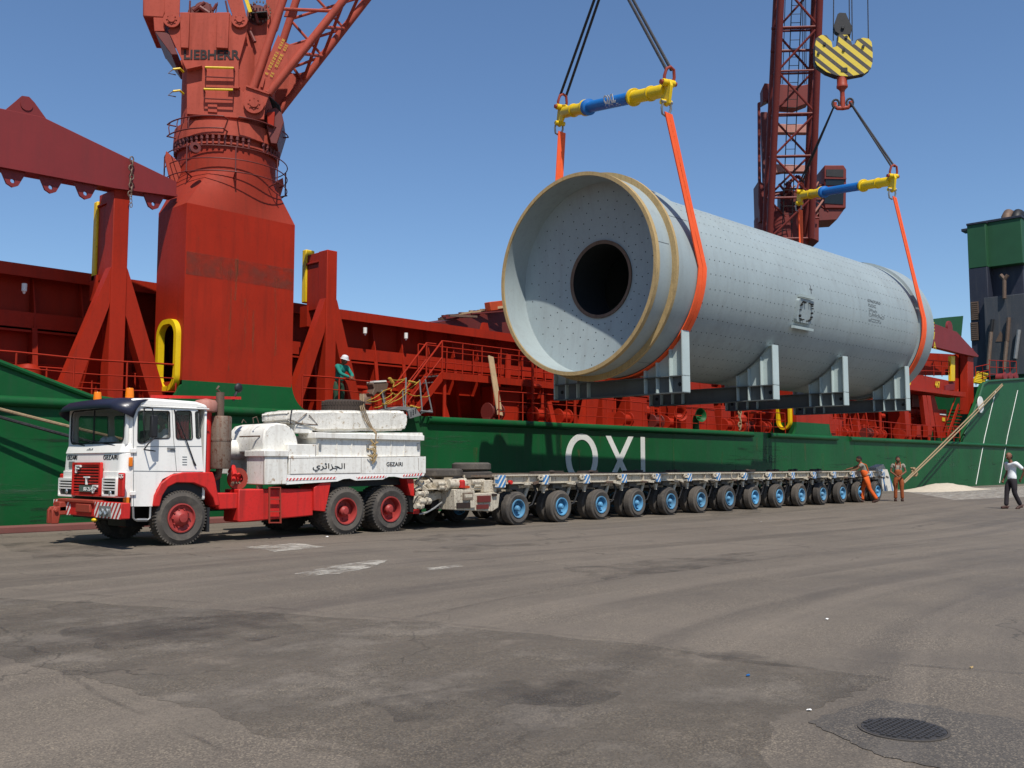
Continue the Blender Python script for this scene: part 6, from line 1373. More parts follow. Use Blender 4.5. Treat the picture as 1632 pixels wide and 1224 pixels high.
# ballast block on top
bb = thing('ballast_block', 'flaking white concrete ballast slab lying on top of the lorry body', 'ballast block', S4(880, 378, 16.5))
mb = MB(); blk = [(515, 318), (510, 262), (518, 240), (560, 230), (1295, 233), (1325, 245), (1338, 290), (1335, 340), (1312, 372), (720, 378), (560, 325), (530, 318)]
mb.ext([S4(u, v, 15.6) for u, v in blk], (0, .95, 0)); o = mb.build('slab', 'concrete', bb)
from mathutils import noise as _nz
b_ = bmesh.new(); b_.from_mesh(o.data); bmesh.ops.bevel(b_, geom=b_.edges[:], offset=.05, segments=2, affect='EDGES'); bmesh.ops.triangulate(b_, faces=[f_ for f_ in b_.faces if len(f_.verts) > 4]); bmesh.ops.subdivide_edges(b_, edges=[e_ for e_ in b_.edges if e_.calc_length() > .25], cuts=5, use_grid_fill=True)
bmesh.ops.subdivide_edges(b_, edges=[e_ for e_ in b_.edges if e_.calc_length() > .16], cuts=2, use_grid_fill=True)
for v_ in b_.verts: v_.co += _nz.noise_vector(v_.co * 2.2) * .022 + _nz.noise_vector(v_.co * 8) * .010
b_.to_mesh(o.data); b_.free(); o.data.shade_smooth()
mb = MB(); a_ = [S4(640, 250, 15.585), S4(560, 318, 15.585), S4(715, 330, 15.585), S4(655, 262, 15.585)]; mb.tube(a_, .008, 5); mb.build('lifting_loop', 'steel', bb)
lr = MB()
for du in (0, 12, 24):
    lr.tube([S4(1005 + du, 120 + 0 * du, 16.3), S4(1005 + du, 205, 15.9), S4(1012 + du * 1.1, 232, 15.58), S4(1040 + du, 300, 15.57), S4(1075 + du * .6, 352, 15.56), S4(1110 + du * .3, 385, 15.42), S4(1112, 430, 15.4), S4(1108, 500, 15.39), S4(1090, 535, 15.39)], .011, 5)
o = lr.build('lashing_rope', 'mrope'); tag(o, 'thin lashing ropes tying the tyre and white slab down to the lorry body', 'rope')
lr = MB(); lr.tube([S4(555, 228, 16.2), S4(535, 232, 15.58), S4(525, 300, 15.57), S4(530, 330, 15.56)], .012, 5); o = lr.build('lashing_rope', 'rope'); tag(o, 'dark lashing strap over the front end of the white ballast slab', 'rope')
lr = MB(); rnd = random.Random(8)
for i in range(14): p = S4(rnd.uniform(1070, 1115), rnd.uniform(430, 540), 15.38); lr.tube([p, p + V(.05, -.03, rnd.uniform(-.12, .02)), p + V(rnd.uniform(-.1, .1), .0, rnd.uniform(-.2, 0))], .014, 5)
o = lr.build('rope_bundle', 'foam'); tag(o, 'frayed tan rope knot hanging on the white lorry side', 'rope knot')
def tyre(c, r, w_, label, mat='rubber', group='loose spare tyres', tread=44, tilt=(0, 0, 1), name='spare_tyre'):
    t_ = MB(); ri = r * .56; d = V(tilt)
    t_.lathe([(ri, .03), (ri + .02, 0), (r * .85, 0), (r - .03, .02), (r, w_ * .2), (r, w_ * .8), (r - .03, w_ - .02), (r * .85, w_), (ri + .02, w_), (ri, w_ - .03), (ri, .03)], c, d, 44)
    for k in range(tread):
        a = 2 * math.pi * k / tread; e = V(math.cos(a), math.sin(a), 0)
        t_.beam(V(c) + e * (r - .005) + V(0, 0, w_ * .12), V(c) + e * (r - .005) + V(-e.y * .04, e.x * .04, w_ * .45), .035, .03, up=e); t_.beam(V(c) + e * (r - .005) + V(-e.y * .04, e.x * .04, w_ * .55), V(c) + e * (r - .005) + V(0, 0, w_ * .88), .035, .03, up=e)
    o = t_.build(name, mat); tag(o, label, 'tyre', group)
p = S4(890, 222, 16.35); tyre((p.x, 16.35, S4(880, 232, 15.6).z), .44, .26, 'worn brown tyre lying flat on the white ballast slab of the lorry', 'rubber_b')

# ================================================================== TRAILER
trl = thing('modular_trailer', 'long low cream multi-axle heavy trailer with blue-rimmed wheels coupled behind the lorry', 'trailer', (25.5, 16.5, 0))
def rb(mb, name, mat, **k_): return mb.build(name, mat, trl, **k_)
AXN = 14; AX0 = 16.0; STEP = (35.75 - 16.0) / 13; RY = 15.0; RW = .378; RZ = RW - .004
T7 = lambda u, v, y=15.1: PY('C7', u, v, y)
DT = 1.14
rnd = random.Random(12)
for x0, x1 in ((15.35, 25.4), (25.45, 36.1)):
    for y in (15.12, 17.72):
        mb = MB(); mb.box(x0, x1, y - .005, y + .02, .95, DT - .02); mb.box(x0, x1, y - .08, y + .08, DT - .03, DT); mb.box(x0, x1, y - .07, y + .07, .93, .95)
        n_ = int((x1 - x0) / .75)
        for k in range(n_): x = x0 + .3 + k * .75; mb.box(x, x + .03, y - .06, y + .06, .95, DT - .03)
        rb(mb, 'side_beam', 'cream')
    mb = MB(); mb.box(x0, x1, 16.1, 16.8, .72, DT - .01); rb(mb, 'spine_beam', 'cream')
M['deckd'] = paint('deck_dirty', C(120, 106, 92), .85, C(62, 52, 44), .8, .4, 2.5, chips=.7)
for k in range(54):
    x = 15.45 + k * .385
    if x > 36: break
    mb = MB(); mb.box(x, x + (.30 if k % 2 else .22), 15.2, 17.64, DT - .06, DT - .012 + .01 * (k % 3)); rb(mb, 'deck_crossbeam', 'deckd')
for i, (x, l_) in enumerate(((17.0, 1.2), (19.2, .8), (21.6, .9), (24.2, .7), (26.2, 1.4), (29.0, .8), (31.2, .6), (33.5, .9))):
    mb = MB(); y = 15.5 + .35 * (i % 4); mb.beam((x, y, DT + .04), (x + l_, y + .1, DT + .05), .14, .05); mb.ball((x + l_ * .6, y, DT + .05), .06, (2, 1, .7), 8, 5); o = mb.build('dunnage', 'rubber_b', smooth=0); tag(o, ('nearest', 'second', 'third', 'fourth', 'fifth', 'sixth', 'seventh', 'farthest')[i] + ' dark dunnage piece on the trailer deck, counted from the lorry', 'dunnage', 'dunnage pieces on the trailer deck')
proto = {}
def make_wheel(outer):
    mb = MB(); wheel_mesh(mb, (0, 0, 0), RW, .235, .205, 36)
    for t_ in (.06, .115, .17): mb.lathe([(RW + .001, t_ - .006), (RW + .004, t_), (RW + .001, t_ + .006)], (0, 0, 0), (0, 1, 0), 36)
    o = mb.build('wheel', 'rubber'); 
    rim_rear((0, 0, 0), .2, 'wblue', o, .12, .36) if outer else None
    return o
wo = make_wheel(True); wi = make_wheel(False)
L0 = V(trl.location)
M['wblue_d'] = M['wblue']
first_o = first_i = True
for i in range(AXN):
    x = AX0 + STEP * i
    for y, proto_, out_ in ((RY, wo, 1), (RY + .3, wi, 0), (16.95, wo, 1), (17.25 + .3, wi, 0)):
        rz = random.uniform(0, 6.28)
        c_ = proto_.copy(); COL.objects.link(c_); c_.parent = trl; c_.location = V(x, y + (random.uniform(-.01, .01)), RZ) - L0; c_.rotation_euler = (0, rz, R(random.uniform(-1.2, 1.2)))
        for ch in proto_.children: d_ = ch.copy(); COL.objects.link(d_); d_.parent = c_
for o in (wo, wi):
    for ch in list(o.children): bpy.data.objects.remove(ch)
    bpy.data.objects.remove(o)
# suspension, brackets
M['lstripe'] = stripes('bracket_stripes', C(58, 118, 170), C(214, 208, 194), V(.8, 0, -.6), .1, .35, .62, wear=.6)
M['susp'] = paint('suspension_grey', C(96, 92, 86), .7, C(50, 44, 40), .7, .4, 4, chips=.4)
def bracket(x, parent_loc=True):
    mb = MB(); mb.box(x - .1, x + .08, 15.0, 15.12, .9, 1.12); b_ = rb(mb, 'tie_bracket', 'lstripe', bevel=.012)
    mb = MB(); mb.mesh(plate2d([rrect(x - .26, x - .1, 1.0, 1.12, .055, 5), rrect(x - .215, x - .145, 1.035, 1.085, .024, 4)], .05), FY(15.05)); mb.build('lashing_eye', 'cream', b_)
    mb = MB(); mb.ext([(x - .05, 15.1, .86), (x + .08, 15.1, .86), (x + .02, 15.1, .7), (x - .02, 15.1, .7)], (0, .06, 0)); mb.build('bracket_gusset', 'cream', b_)
for i in range(AXN):
    x = AX0 + STEP * i; bracket(x + .98 if i < AXN - 1 else x + .6)
    for y0 in (15.35, 17.1):
        mb = MB(); mb.ext([(x + .12, y0 - .06, .95), (x + .6, y0 - .06, .95), (x + .62, y0 - .06, .8), (x + .5, y0 - .06, .6), (x + .32, y0 - .06, .46), (x - .05, y0 - .06, .30), (x - .12, y0 - .06, .42), (x + .15, y0 - .06, .58), (x + .25, y0 - .06, .74)], (0, .13, 0)); mb.cyl((x, y0 - .2, RZ), (x, y0 + .3, RZ), .09, n=12); rb(mb, 'suspension_arm', 'susp', bevel=.012)
        mb = MB(); mb.cyl((x + .62, y0 - .1, .92), (x + .42, y0 - .1, .55), .045, n=10); mb.cyl((x + .42, y0 - .1, .55), (x + .3, y0 - .1, .4), .025, n=8); mb.cyl((x + .2, y0 - .14, .86), (x + .56, y0 - .14, .88), .04, n=10); rb(mb, 'suspension_ram', 'cream')
        mb = MB(); mb.tube([(x + .66, y0 - .2, .9), (x + .74, y0 - .22, .7), (x + .62, y0 - .2, .45), (x + .5, y0 - .15, .38), (x + .4, y0 - .1, .5)], .018, 6); mb.tube([(x + .7, y0 - .2, .9), (x + .8, y0 - .2, .74), (x + .68, y0 - .2, .52)], .014, 5); rb(mb, 'hydraulic_hose', 'black')
    mb = MB(); mb.cyl((x, 15.3, RZ), (x, 17.4, RZ), .07, n=8); mb.box(x - .1, x + .25, 15.2, 17.6, .8, .93); rb(mb, 'axle_beam', 'susp')
    for k in range(3):
        mb = MB(); xx = x + .25 + .3 * k; mb.beam((xx, 15.06, .93), (xx + rnd.uniform(.1, .3), 15.06, .93 + rnd.uniform(-.06, .03)), .06, .04 + .03 * rnd.random()); rb(mb, 'underframe_fitting', rnd.choice(['cream', 'cream', 'susp', 'steel']))
# power pack / front module
def t7(u0, v0, u1, v1, y0, y1, name, mat='cream', bev=.008):
    a, b = T7(u0, v1), T7(u1, v0); mb = MB(); mb.box(min(a.x, b.x), max(a.x, b.x), y0, y1, min(a.z, b.z), max(a.z, b.z)); return rb(mb, name, mat, bevel=bev)
mb = MB(); mb.ext([T7(u, v, 15.1) for u, v in ((345, 570), (475, 575), (478, 600), (600, 590), (640, 600), (630, 690), (590, 715), (345, 705))], (0, 1.2, 0)); rb(mb, 'power_pack', 'cream', bevel=.015)
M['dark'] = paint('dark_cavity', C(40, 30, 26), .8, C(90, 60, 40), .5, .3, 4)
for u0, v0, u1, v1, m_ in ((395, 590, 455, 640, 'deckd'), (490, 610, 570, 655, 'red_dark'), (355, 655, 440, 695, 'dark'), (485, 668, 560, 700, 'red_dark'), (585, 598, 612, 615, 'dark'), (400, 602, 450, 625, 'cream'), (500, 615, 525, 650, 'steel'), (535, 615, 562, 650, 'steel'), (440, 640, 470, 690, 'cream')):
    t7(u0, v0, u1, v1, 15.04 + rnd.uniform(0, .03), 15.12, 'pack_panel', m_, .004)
for u, v, w_ in ((230, 535, 95), (300, 520, 120), (240, 560, 60), (450, 525, 90), (470, 548, 90), (380, 535, 40), (520, 530, 60), (100, 600, 60), (110, 650, 70), (90, 680, 40), (120, 640, 40)):
    a = T7(u, v, 15.3); mb = MB(); mb.cyl(a, a + V(w_ / 4.08 * .017, .02, 0), .045 + .02 * rnd.random(), n=10); mb.cyl(a + V(w_ / 4.08 * .012, 0, 0), a + V(w_ / 4.08 * .017 + .03, .02, 0), .07, n=10); rb(mb, 'hydraulic_valve', 'cream')
t7(300, 520, 620, 545, 15.3, 15.6, 'frame_beam'); t7(200, 560, 620, 575, 15.3, 16.9, 'frame_beam'); t7(560, 512, 640, 590, 15.2, 15.5, 'frame_beam')
mb = MB(); mb.cyl(T7(300, 535, 15.25), T7(400, 535, 15.25), .1, n=16); rb(mb, 'oil_tank', 'cream')
mb = MB(); p = T7(393, 560, 15.15); mb.lathe([(.07, 0), (.07, .14), (.04, .17), (0, .17)], p, (0, 0, 1), 12); rb(mb, 'filter', 'tred')
t7(405, 548, 455, 566, 15.15, 15.4, 'pump', 'orange_b')
for pts in ([(85, 580), (190, 510)], [(95, 520), (180, 590)], [(150, 520), (200, 580)]):
    mb = MB(); mb.cyl(T7(*pts[0], 15.6), T7(*pts[1], 15.6), .05, n=8); rb(mb, 'drawbar_strut', 'cream')
mb = MB(); mb.ext([T7(u, v, 15.5) for u, v in ((85, 620), (165, 600), (240, 580), (290, 600), (290, 640), (240, 635), (170, 660), (85, 665))], (0, .9, 0)); rb(mb, 'drawbar', 'cream', bevel=.02)
mb = MB(); mb.box(13.2, 15.6, 16.2, 16.7, .45, .8); mb.box(14.1, 15.5, 15.3, 17.6, .8, .95); rb(mb, 'drawbar', 'cream', bevel=.02)
for k in range(5):
    mb = MB(); y = 15.3 + .1 * k; mb.tube([T7(90, 540 - 5 * k, y), T7(120 + 10 * k, 490, y), T7(160 + 10 * k, 485, y), T7(200, 520 + 5 * k, y)] if k < 2 else [T7(300 + 8 * k, 510, y), T7(330 + 10 * k, 490, y), T7(400, 495, y), T7(425, 520, y)], .014, 6); rb(mb, 'hydraulic_hose', 'black')
mb = MB(); mb.tube([T7(115, 732, 15.4), T7(160, 722, 15.35), T7(210, 695, 15.35), T7(262, 655, 15.4)], .02, 7); rb(mb, 'air_hose', 'alu')
for x in (14.2, 14.95):
    for y in (16.9, 17.5):
        mb = MB(); wheel_mesh(mb, (x, y, RZ), RW, .25, .2, 30); rb(mb, 'wheel', 'rubber')
mb = MB(); mb.box(13.9, 15.6, 15.6, 17.6, .42, .62); rb(mb, 'front_axle_frame', 'black')
mb = MB(); mb.box(15.36, 15.6, 15.02, 15.12, .86, 1.13); rb(mb, 'marker_board', 'lstripe')
mb = MB(); mb.cyl((15.75, 14.98, .97), (15.75, 15.05, .97), .045, n=12); rb(mb, 'marker_lamp', 'tred')
# rear end of the trailer
p = onY(1397, 752, 15.1); mb = MB(); mb.box(36.1, 36.5, 15.2, 17.6, .55, 1.12); rb(mb, 'rear_module', 'susp')
mb = MB(); mb.ext([onY(u, v, 15.05) for u, v in ((1400, 748), (1414, 748), (1426, 782), (1408, 783))], (0, .12, 0)); M['ostripe'] = stripes('outrigger_stripe', C(70, 120, 165), C(214, 208, 194), V(.94, 0, .34), .62, .15, .2, wear=.5); rb(mb, 'outrigger', 'ostripe')
mb = MB(); mb.ext([onY(u, v, 15.1) for u, v in ((1395, 752), (1412, 750), (1412, 762), (1395, 764))], (0, .2, 0)); rb(mb, 'tail_bracket', 'cream')
mb = MB(); mb.ext([onY(u, v, 15.6) for u, v in ((1396, 745), (1408, 740), (1412, 748), (1410, 752), (1396, 752))], (0, .3, 0)); rb(mb, 'rear_seat_box', 'cream')
# loose tyres on the front of the trailer
q1 = PY('E7', 865, 316, 16.3); tyre((q1.x - .08, 16.3, q1.z - .01), .47, .19, 'lower of the two stacked grey tyres at the front of the trailer', 'rubber', tread=0); 
q2 = PY('E7', 862, 216, 16.3); tyre((q2.x - .1, 16.3, q1.z + .185), .46, .19, 'upper of the two stacked grey tyres at the front of the trailer', 'rubber', tread=0)
q3 = PY('E7', 470, 300, 16.6); tyre((q3.x, 16.6, q3.z + .0), .52, .2, 'single grey tyre lying flat between the lorry body and the stacked tyres', 'rubber', tread=0)
mb = MB(); mb.box(14.1, 15.5, 15.9, 17.2, .95, 1.02); rb(mb, 'front_deck', 'cream')
# ================================================================== MOORING ROPES, GANGWAY
def hang(a, b, sag, n=14): return [V(a).lerp(V(b), k / n) - V(0, 0, sag * 4 * (k / n) * (1 - k / n)) for k in range(n + 1)]
def ropeobj(pts, r_, mat, label):
    mb = MB(); mb.tube(pts, r_, 7); o = mb.build('mooring_rope', mat); tag(o, label, 'mooring rope'); return o
ropeobj(hang(onY(-240, 588, 21.2), onY(300, 724, 20.6), .05), .035, 'mrope', 'upper tan mooring rope across the green hull left of the lorry cab')
ropeobj(hang(onY(-240, 592, 21.25), onY(300, 742, 20.5), .08), .035, 'rope', 'lower dark mooring rope across the green hull left of the lorry cab')
ropeobj(hang(onY(1597, 612, 21.1), onY(1440, 768, 20.2), .02), .04, 'mrope', 'upper strand of the doubled tan mooring rope sloping down from the white disc fairlead')
ropeobj(hang(onY(1598, 614, 21.0), onY(1441, 770, 20.1), .12), .04, 'mrope', 'lower strand of the doubled tan mooring rope sloping down from the white disc fairlead')
mb = MB(); p = onY(1457, 752, 20.3)
for k in range(6): mb.tube([p + V(.2 * math.cos(a + k) , .1 * math.sin(a * 2), .22 * math.sin(a + k * .4)) for a in [j * .9 for j in range(7)]], .045, 6, closed=True)
o = mb.build('rope_knot', 'mrope'); tag(o, 'bulky tan knot near the lower end of the right mooring rope', 'rope knot')
# accommodation ladder
gw = thing('gangway', 'aluminium gangway end with yellow rope rails poking out over the hull', 'gangway', onY(668, 655, 21.0))
G5 = lambda u, v, y=21.1: PY('C5', u, v, y)
mb = MB(); mb.ext([G5(u, v, 20.9) for u, v in ((855, 1118), (905, 1098), (945, 1150), (870, 1172))], (0, .06, 0)); mb.ext([G5(u, v, 20.96) for u, v in ((750, 1112), (800, 1092), (930, 1098), (900, 1125), (860, 1118))], (0, .7, 0)); 
pl = mb.build('platform', 'alu', gw, bevel=.004)
mb = MB()
for i in range(3):
    for j in range(3): p = G5(878 + 15 * i, 1150 - 10 * i - 12 * j + 4, 20.89); mb.cyl(p, p + V(0, .01, 0), .02, n=6)
mb.build('platform_hole', 'bolt', pl)
mb = MB(); mb.tube([G5(940, 1122), G5(1015, 1130)], .03, 6); mb.tube([G5(945, 1135), G5(1010, 1118, 21.5)], .025, 6); mb.build('platform_edge', 'alu', gw)
for (u0, v0), (u1, v1) in (((933, 918), (950, 1130)), ((970, 918), (1015, 1130)), ((822, 985), (832, 1112)), ((686, 985), (712, 1112)), ((845, 905), (840, 1100))):
    mb = MB(); mb.cyl(G5(u0, v0), G5(u1, v1), .022, n=8); mb.build('stanchion', 'alu', gw)
for pts in ([(740, 915), (845, 908), (700, 990), (600, 1050)], [(935, 925), (870, 935), (822, 985), (720, 1060), (640, 1100)], [(935, 925), (780, 1020), (700, 1080)], [(1000, 1020), (930, 1022), (850, 1000), (760, 1060), (690, 1072)], [(830, 1060), (880, 1100), (940, 1095)], [(740, 915), (770, 930), (745, 990), (770, 1010)], [(590, 1055), (680, 1045), (760, 1005), (800, 1010)]):
    P_ = [G5(u, v, 21.08 + .05 * (i % 2)) for i, (u, v) in enumerate(pts)]; Q_ = []
    for a, b in zip(P_, P_[1:]): Q_ += hang(a, b, .05, 5)[:-1]
    Q_.append(P_[-1]); mb = MB(); mb.tube(Q_, .013, 6); mb.build('rope_rail', 'yrope', gw)
mb = MB()
for k in range(5): p = G5(740 + k * 4, 912 + k * 6, 21.02); mb.ball(p, .05, (1.4, .8, .8), 8, 6)
for k in range(4): p = G5(868 + k * 10, 930 + k * 2, 21.02); mb.ball(p, .045, (1.3, .8, .7), 8, 6)
for k in range(4): p = G5(880 + k * 14, 1090 + k * 4, 20.95); mb.ball(p, .045, (1.3, .8, .7), 8, 6)
mb.build('rope_knot', 'yrope', gw)
mb = MB(); mb.ext([G5(u, v, 21.3) for u, v in ((628, 945), (640, 930), (715, 928), (732, 945), (722, 990), (700, 1010), (660, 1000), (635, 1030), (625, 1010), (640, 975))], (0, .3, 0)); mb.beam(G5(690, 990, 21.4), G5(712, 1110, 21.4), .1, .1); o = mb.build('ladder_davit', 'steel', bevel=.02); tag(o, 'weathered grey winch box with white top left of the red ship stairs', 'winch')
mb = MB(); mb.ext([G5(u, v, 21.28) for u, v in ((636, 926), (716, 922), (720, 932), (636, 936))], (0, .32, 0)); mb.build('winch_cover', 'white_w', o, local=False)
# ================================================================== PEOPLE
def skin(verts, edges, radii, sub=2):
    me = bpy.data.meshes.new('t'); me.from_pydata([tuple(v_) for v_ in verts], edges, []); o = bpy.data.objects.new('t', me); COL.objects.link(o)
    m_ = o.modifiers.new('s', 'SKIN'); m_.use_smooth_shade = True; m_.branch_smoothing = .6
    for i, r_ in enumerate(radii): o.data.skin_vertices[0].data[i].radius = (r_, r_) if not isinstance(r_, tuple) else r_
    o.data.skin_vertices[0].data[0].use_root = True
    s_ = o.modifiers.new('u', 'SUBSURF'); s_.levels = sub; s_.render_levels = sub
    dg = bpy.context.evaluated_depsgraph_get(); res = bpy.data.meshes.new_from_object(o.evaluated_get(dg)); bpy.data.objects.remove(o); bpy.data.meshes.remove(me); res.materials.clear(); return res
class Fig:
    def __init__(s): s.v = []; s.e = []; s.r = []
    def a(s, p, r, par=None):
        s.v.append(V(p)); s.r.append(r)
        if par is not None: s.e.append((par, len(s.v) - 1))
        return len(s.v) - 1
    def chain(s, pts, par):
        for p, r in pts: par = s.a(p, r, par)
        return par
    def mesh(s): return skin(s.v, s.e, s.r)
def person(label, loc, rz, J, shirt, trousers, hairc='hair', hat=None, bald=False, shoes='shoe', sleeve=.55, sc=1., SL=.02, bib=None, lower=True, group=None):
    """J: joints in local metres (x right, y forward, z up)"""
    root = thing('person', label, 'person', loc, rz, group); root.scale = (sc, sc, sc)
    pel, wai, che, nck, hd = [V(J[k]) for k in ('pel', 'wai', 'che', 'nck', 'hd')]
    fw = V(J.get('face', (0, 1, 0))).normalized()
    b = Fig(); ip = b.a(pel, .08); iw = b.a(wai, .08, ip); ic = b.a(che, .095, iw); inn = b.a(nck, .052, ic); b.a(nck.lerp(hd, .5), .052, inn)
    for s_ in 'LR':
        sh, el, wr = V(J['sh' + s_]), V(J['el' + s_]), V(J['wr' + s_]); hn = (wr - el).normalized()
        e_ = b.chain([(sh, .042), (sh.lerp(el, .5), .04), (el, .038), (el.lerp(wr, .5), .034), (wr, .026), (wr + hn * .05, .034)], ic)
        hp_, kn, an = V(J['hp' + s_]), V(J['kn' + s_]), V(J['an' + s_]); fd = V(J.get('ft' + s_, (0, 1, 0))).normalized()
        if lower: b.chain([(hp_, .055), (hp_.lerp(kn, .5), .055), (kn, .045), (kn.lerp(an, .4), .045), (an, .036)], ip)
    me = b.mesh(); mb = MB(); mb.mesh(me)
    # hands: palm with four fingers and a thumb
    for s_ in 'LR':
        el, wr = V(J['el' + s_]), V(J['wr' + s_]); d = (wr - el).normalized(); side_ = d.cross(V(0, 0, 1) if abs(d.z) < .8 else fw).normalized(); nn = side_.cross(d)
        for k in range(4):
            q = wr + d * .075 + side_ * (.028 * (k - 1.5) / 1.5); L_ = (.062, .07, .066, .052)[k]; f = Fig(); i0 = f.a(q - d * .02, .009); f.chain([(q + d * L_ * .5, .0085), (q + d * L_ * .8 - nn * L_ * .25, .0075), (q + d * L_ * .9 - nn * L_ * .6, .006)], i0); mb.mesh(f.mesh())
        q = wr + d * .035 + side_ * .03; f = Fig(); i0 = f.a(q, .012); f.chain([(q + d * .03 + side_ * .025, .010), (q + d * .055 + side_ * .03 - nn * .01, .008)], i0); mb.mesh(f.mesh())
    # head
    up = (hd - nck).normalized(); up = (up + V(0, 0, 1)).normalized(); rt = fw.cross(up).normalized(); fw2 = up.cross(rt)
    HM = frame(hd, rt, fw2, up)
    hb_ = bmesh.new(); bmesh.ops.create_uvsphere(hb_, u_segments=20, v_segments=14, radius=1)
    for v_ in hb_.verts:
        x, y, z = v_.co; w_ = 1 - .24 * max(0, -z) ** 1.3; yy = y * .096 * (w_ + .04) + (.012 if z < 0 and y > 0 else 0)
        if y > .75 and abs(x) < .5: yy *= .97
        v_.co = (x * .076 * w_, yy, z * .118)
    tm = bpy.data.meshes.new('t'); hb_.to_mesh(tm); hb_.free(); mb.mesh(tm, HM)
    for x in (-1, 1): mb.mi = 0; n0 = len(mb.bm.verts); mb.ball(HM @ V(x * .077, -.005, -.005), .022, (.5, .8, 1.3), 8, 6)
    mb.f([HM @ V(0, .092, .02), HM @ V(-.017, .09, -.03), HM @ V(0, .122, -.028)]); mb.f([HM @ V(0, .092, .02), HM @ V(.017, .09, -.03), HM @ V(0, .122, -.028)]); mb.f([HM @ V(-.017, .09, -.03), HM @ V(.017, .09, -.03), HM @ V(0, .122, -.028)])
    mb.mi = 2
    for x in (-1, 1): mb.ball(HM @ V(x * .03, .083, .008), .013, (1.2, .6, .6), 8, 6)
    mb.mi = 1; mb.ball(HM @ V(0, .088, -.058), .02, (1.3, .4, .25), 8, 5)
    for x in (-1, 1): mb.ball(HM @ V(x * .03, .086, .028), .014, (1.5, .5, .25), 8, 5)
    body = mb.build('body', ['skin', 'hair', 'eye'], root, local=True, smooth=60)
    def part(me_, name, mat, **k_): m = MB(); m.mesh(me_); return m.build(name, mat, root, local=True, smooth=70, **k_)
    # hair
    if not hat:
        hb_ = bmesh.new(); bmesh.ops.create_uvsphere(hb_, u_segments=20, v_segments=14, radius=1)
        for v_ in list(hb_.verts):
            x, y, z = v_.co
            lim = (.25 + .5 * y) if not bald else (.0 if y > .1 else -.5)
            if z < lim - .25 or (y > .62 and z < .55) or (bald and (z > .42 or y > .3)): hb_.verts.remove(v_); continue
            n_ = 1.0 + random.uniform(-.02, .03); v_.co = (x * .083 * n_, (y * .104 - .004) * n_, z * .127 * n_)
        tm = bpy.data.meshes.new('t'); hb_.to_mesh(tm); hb_.free(); m = MB(); m.mesh(tm, HM); m.build('hair', hairc, root, local=True, smooth=60)
    else:
        m = MB(); m.lathe([(.128, 0), (.106, .005), (.104, .045), (.085, .09), (.045, .115), (0, .122)], HM @ V(0, -.0, .045), up, 24)
        m.ext([HM @ V(-.09, .07, .045), HM @ V(-.05, .14, .035), HM @ V(.05, .14, .035), HM @ V(.09, .07, .045)], up * .006); m.build('hard_hat', hat, root, local=True)
    # shirt
    f = Fig(); i0 = f.a(pel + V(0, 0, SL), (.165, .13)); i0 = f.a(pel.lerp(wai, .5), (.155, .125), i0); i1 = f.a(wai, (.15, .12), i0); i2 = f.a(che, (.19, .135), i1); f.a(che.lerp(nck, .6), .085, i2)
    for s_ in 'LR':
        sh, el, wr = V(J['sh' + s_]), V(J['el' + s_]), V(J['wr' + s_])
        if sleeve <= 1: f.chain([(che.lerp(sh, .55) + V(0, 0, .01), .1), (sh, .072), (sh.lerp(el, sleeve * .6), .06), (sh.lerp(el, sleeve), .062)], i2)
        else: f.chain([(che.lerp(sh, .55), .11), (sh, .085), (sh.lerp(el, .5), .062), (el, .054), (el.lerp(wr, .5), .05), (el.lerp(wr, .88), .044)], i2)
    part(f.mesh(), 'shirt', shirt)
    if lower:
        f = Fig(); i0 = f.a(pel.lerp(wai, .35), (.15, .12)); ip = f.a(pel + V(0, 0, -.02), (.165, .135), i0)
        for s_ in 'LR':
            hp_, kn, an = V(J['hp' + s_]), V(J['kn' + s_]), V(J['an' + s_]); f.chain([(hp_ + V(0, 0, -.06), .12), (hp_.lerp(kn, .5), .1), (kn, .074), (kn.lerp(an, .5), .07), (an + (kn - an).normalized() * -.005, .07)], ip)
        part(f.mesh(), 'trousers', trousers)
        for s_ in 'LR':
            an = V(J['an' + s_]); fd = V(J.get('ft' + s_, (0, 1, 0))).normalized(); f = Fig(); i0 = f.a(an + V(0, 0, -.01), .055); i1 = f.a(an - fd * .04 + V(0, 0, -.045), .045, i0); f.chain([(an + fd * .08 + V(0, 0, -.045), .052), (an + fd * .19 + V(0, 0, -.055), .042)], i0); part(f.mesh(), 'shoe', shoes)
    if bib:
        m = MB(); 
        f = Fig(); i0 = f.a(pel + V(0, .0, -.04), (.175, .145)); i1 = f.a(wai + V(0, .012, 0), (.165, .135), i0); f.a(wai.lerp(che, .7) + V(0, .04, .0), (.14, .125), i1); part(f.mesh(), 'overall_bib', bib)
        for x in (-.08, .08):
            m = MB(); m.tube([wai.lerp(che, .8) + V(x, .15, 0), che + V(x, .13, .06), V(J['nck']) + V(x * 1.1, .02, .02), che + V(x, -.13, .08), wai + V(x * .6, -.14, 0)], .014, 6); m.build('brace_strap', bib, root, local=True)
    return root
def face_rz(d): return math.atan2(d[1], d[0]) - math.pi / 2
RV = V(.688, -.725, 0)   # photo right, on the ground
FV = V(.725, .688, 0)    # away from the camera
def stand(**k):
    J = dict(pel=(0, 0, .93), wai=(0, .0, 1.1), che=(0, .0, 1.30), nck=(0, 0, 1.46), hd=(0, .02, 1.59), shL=(-.19, 0, 1.40), shR=(.19, 0, 1.40), elL=(-.25, -.02, 1.12), elR=(.25, -.02, 1.12), wrL=(-.26, .08, .88), wrR=(.26, .08, .88),
             hpL=(-.1, 0, .88), hpR=(.1, 0, .88), knL=(-.11, .02, .48), knR=(.11, .02, .48), anL=(-.12, -.02, .09), anR=(.12, -.02, .09))
    J.update(k); return J
M['dgreen'] = paint('dark_green_trousers', C(38, 66, 46), .85, C(26, 40, 32), .4, .2, 5, dent=.6)
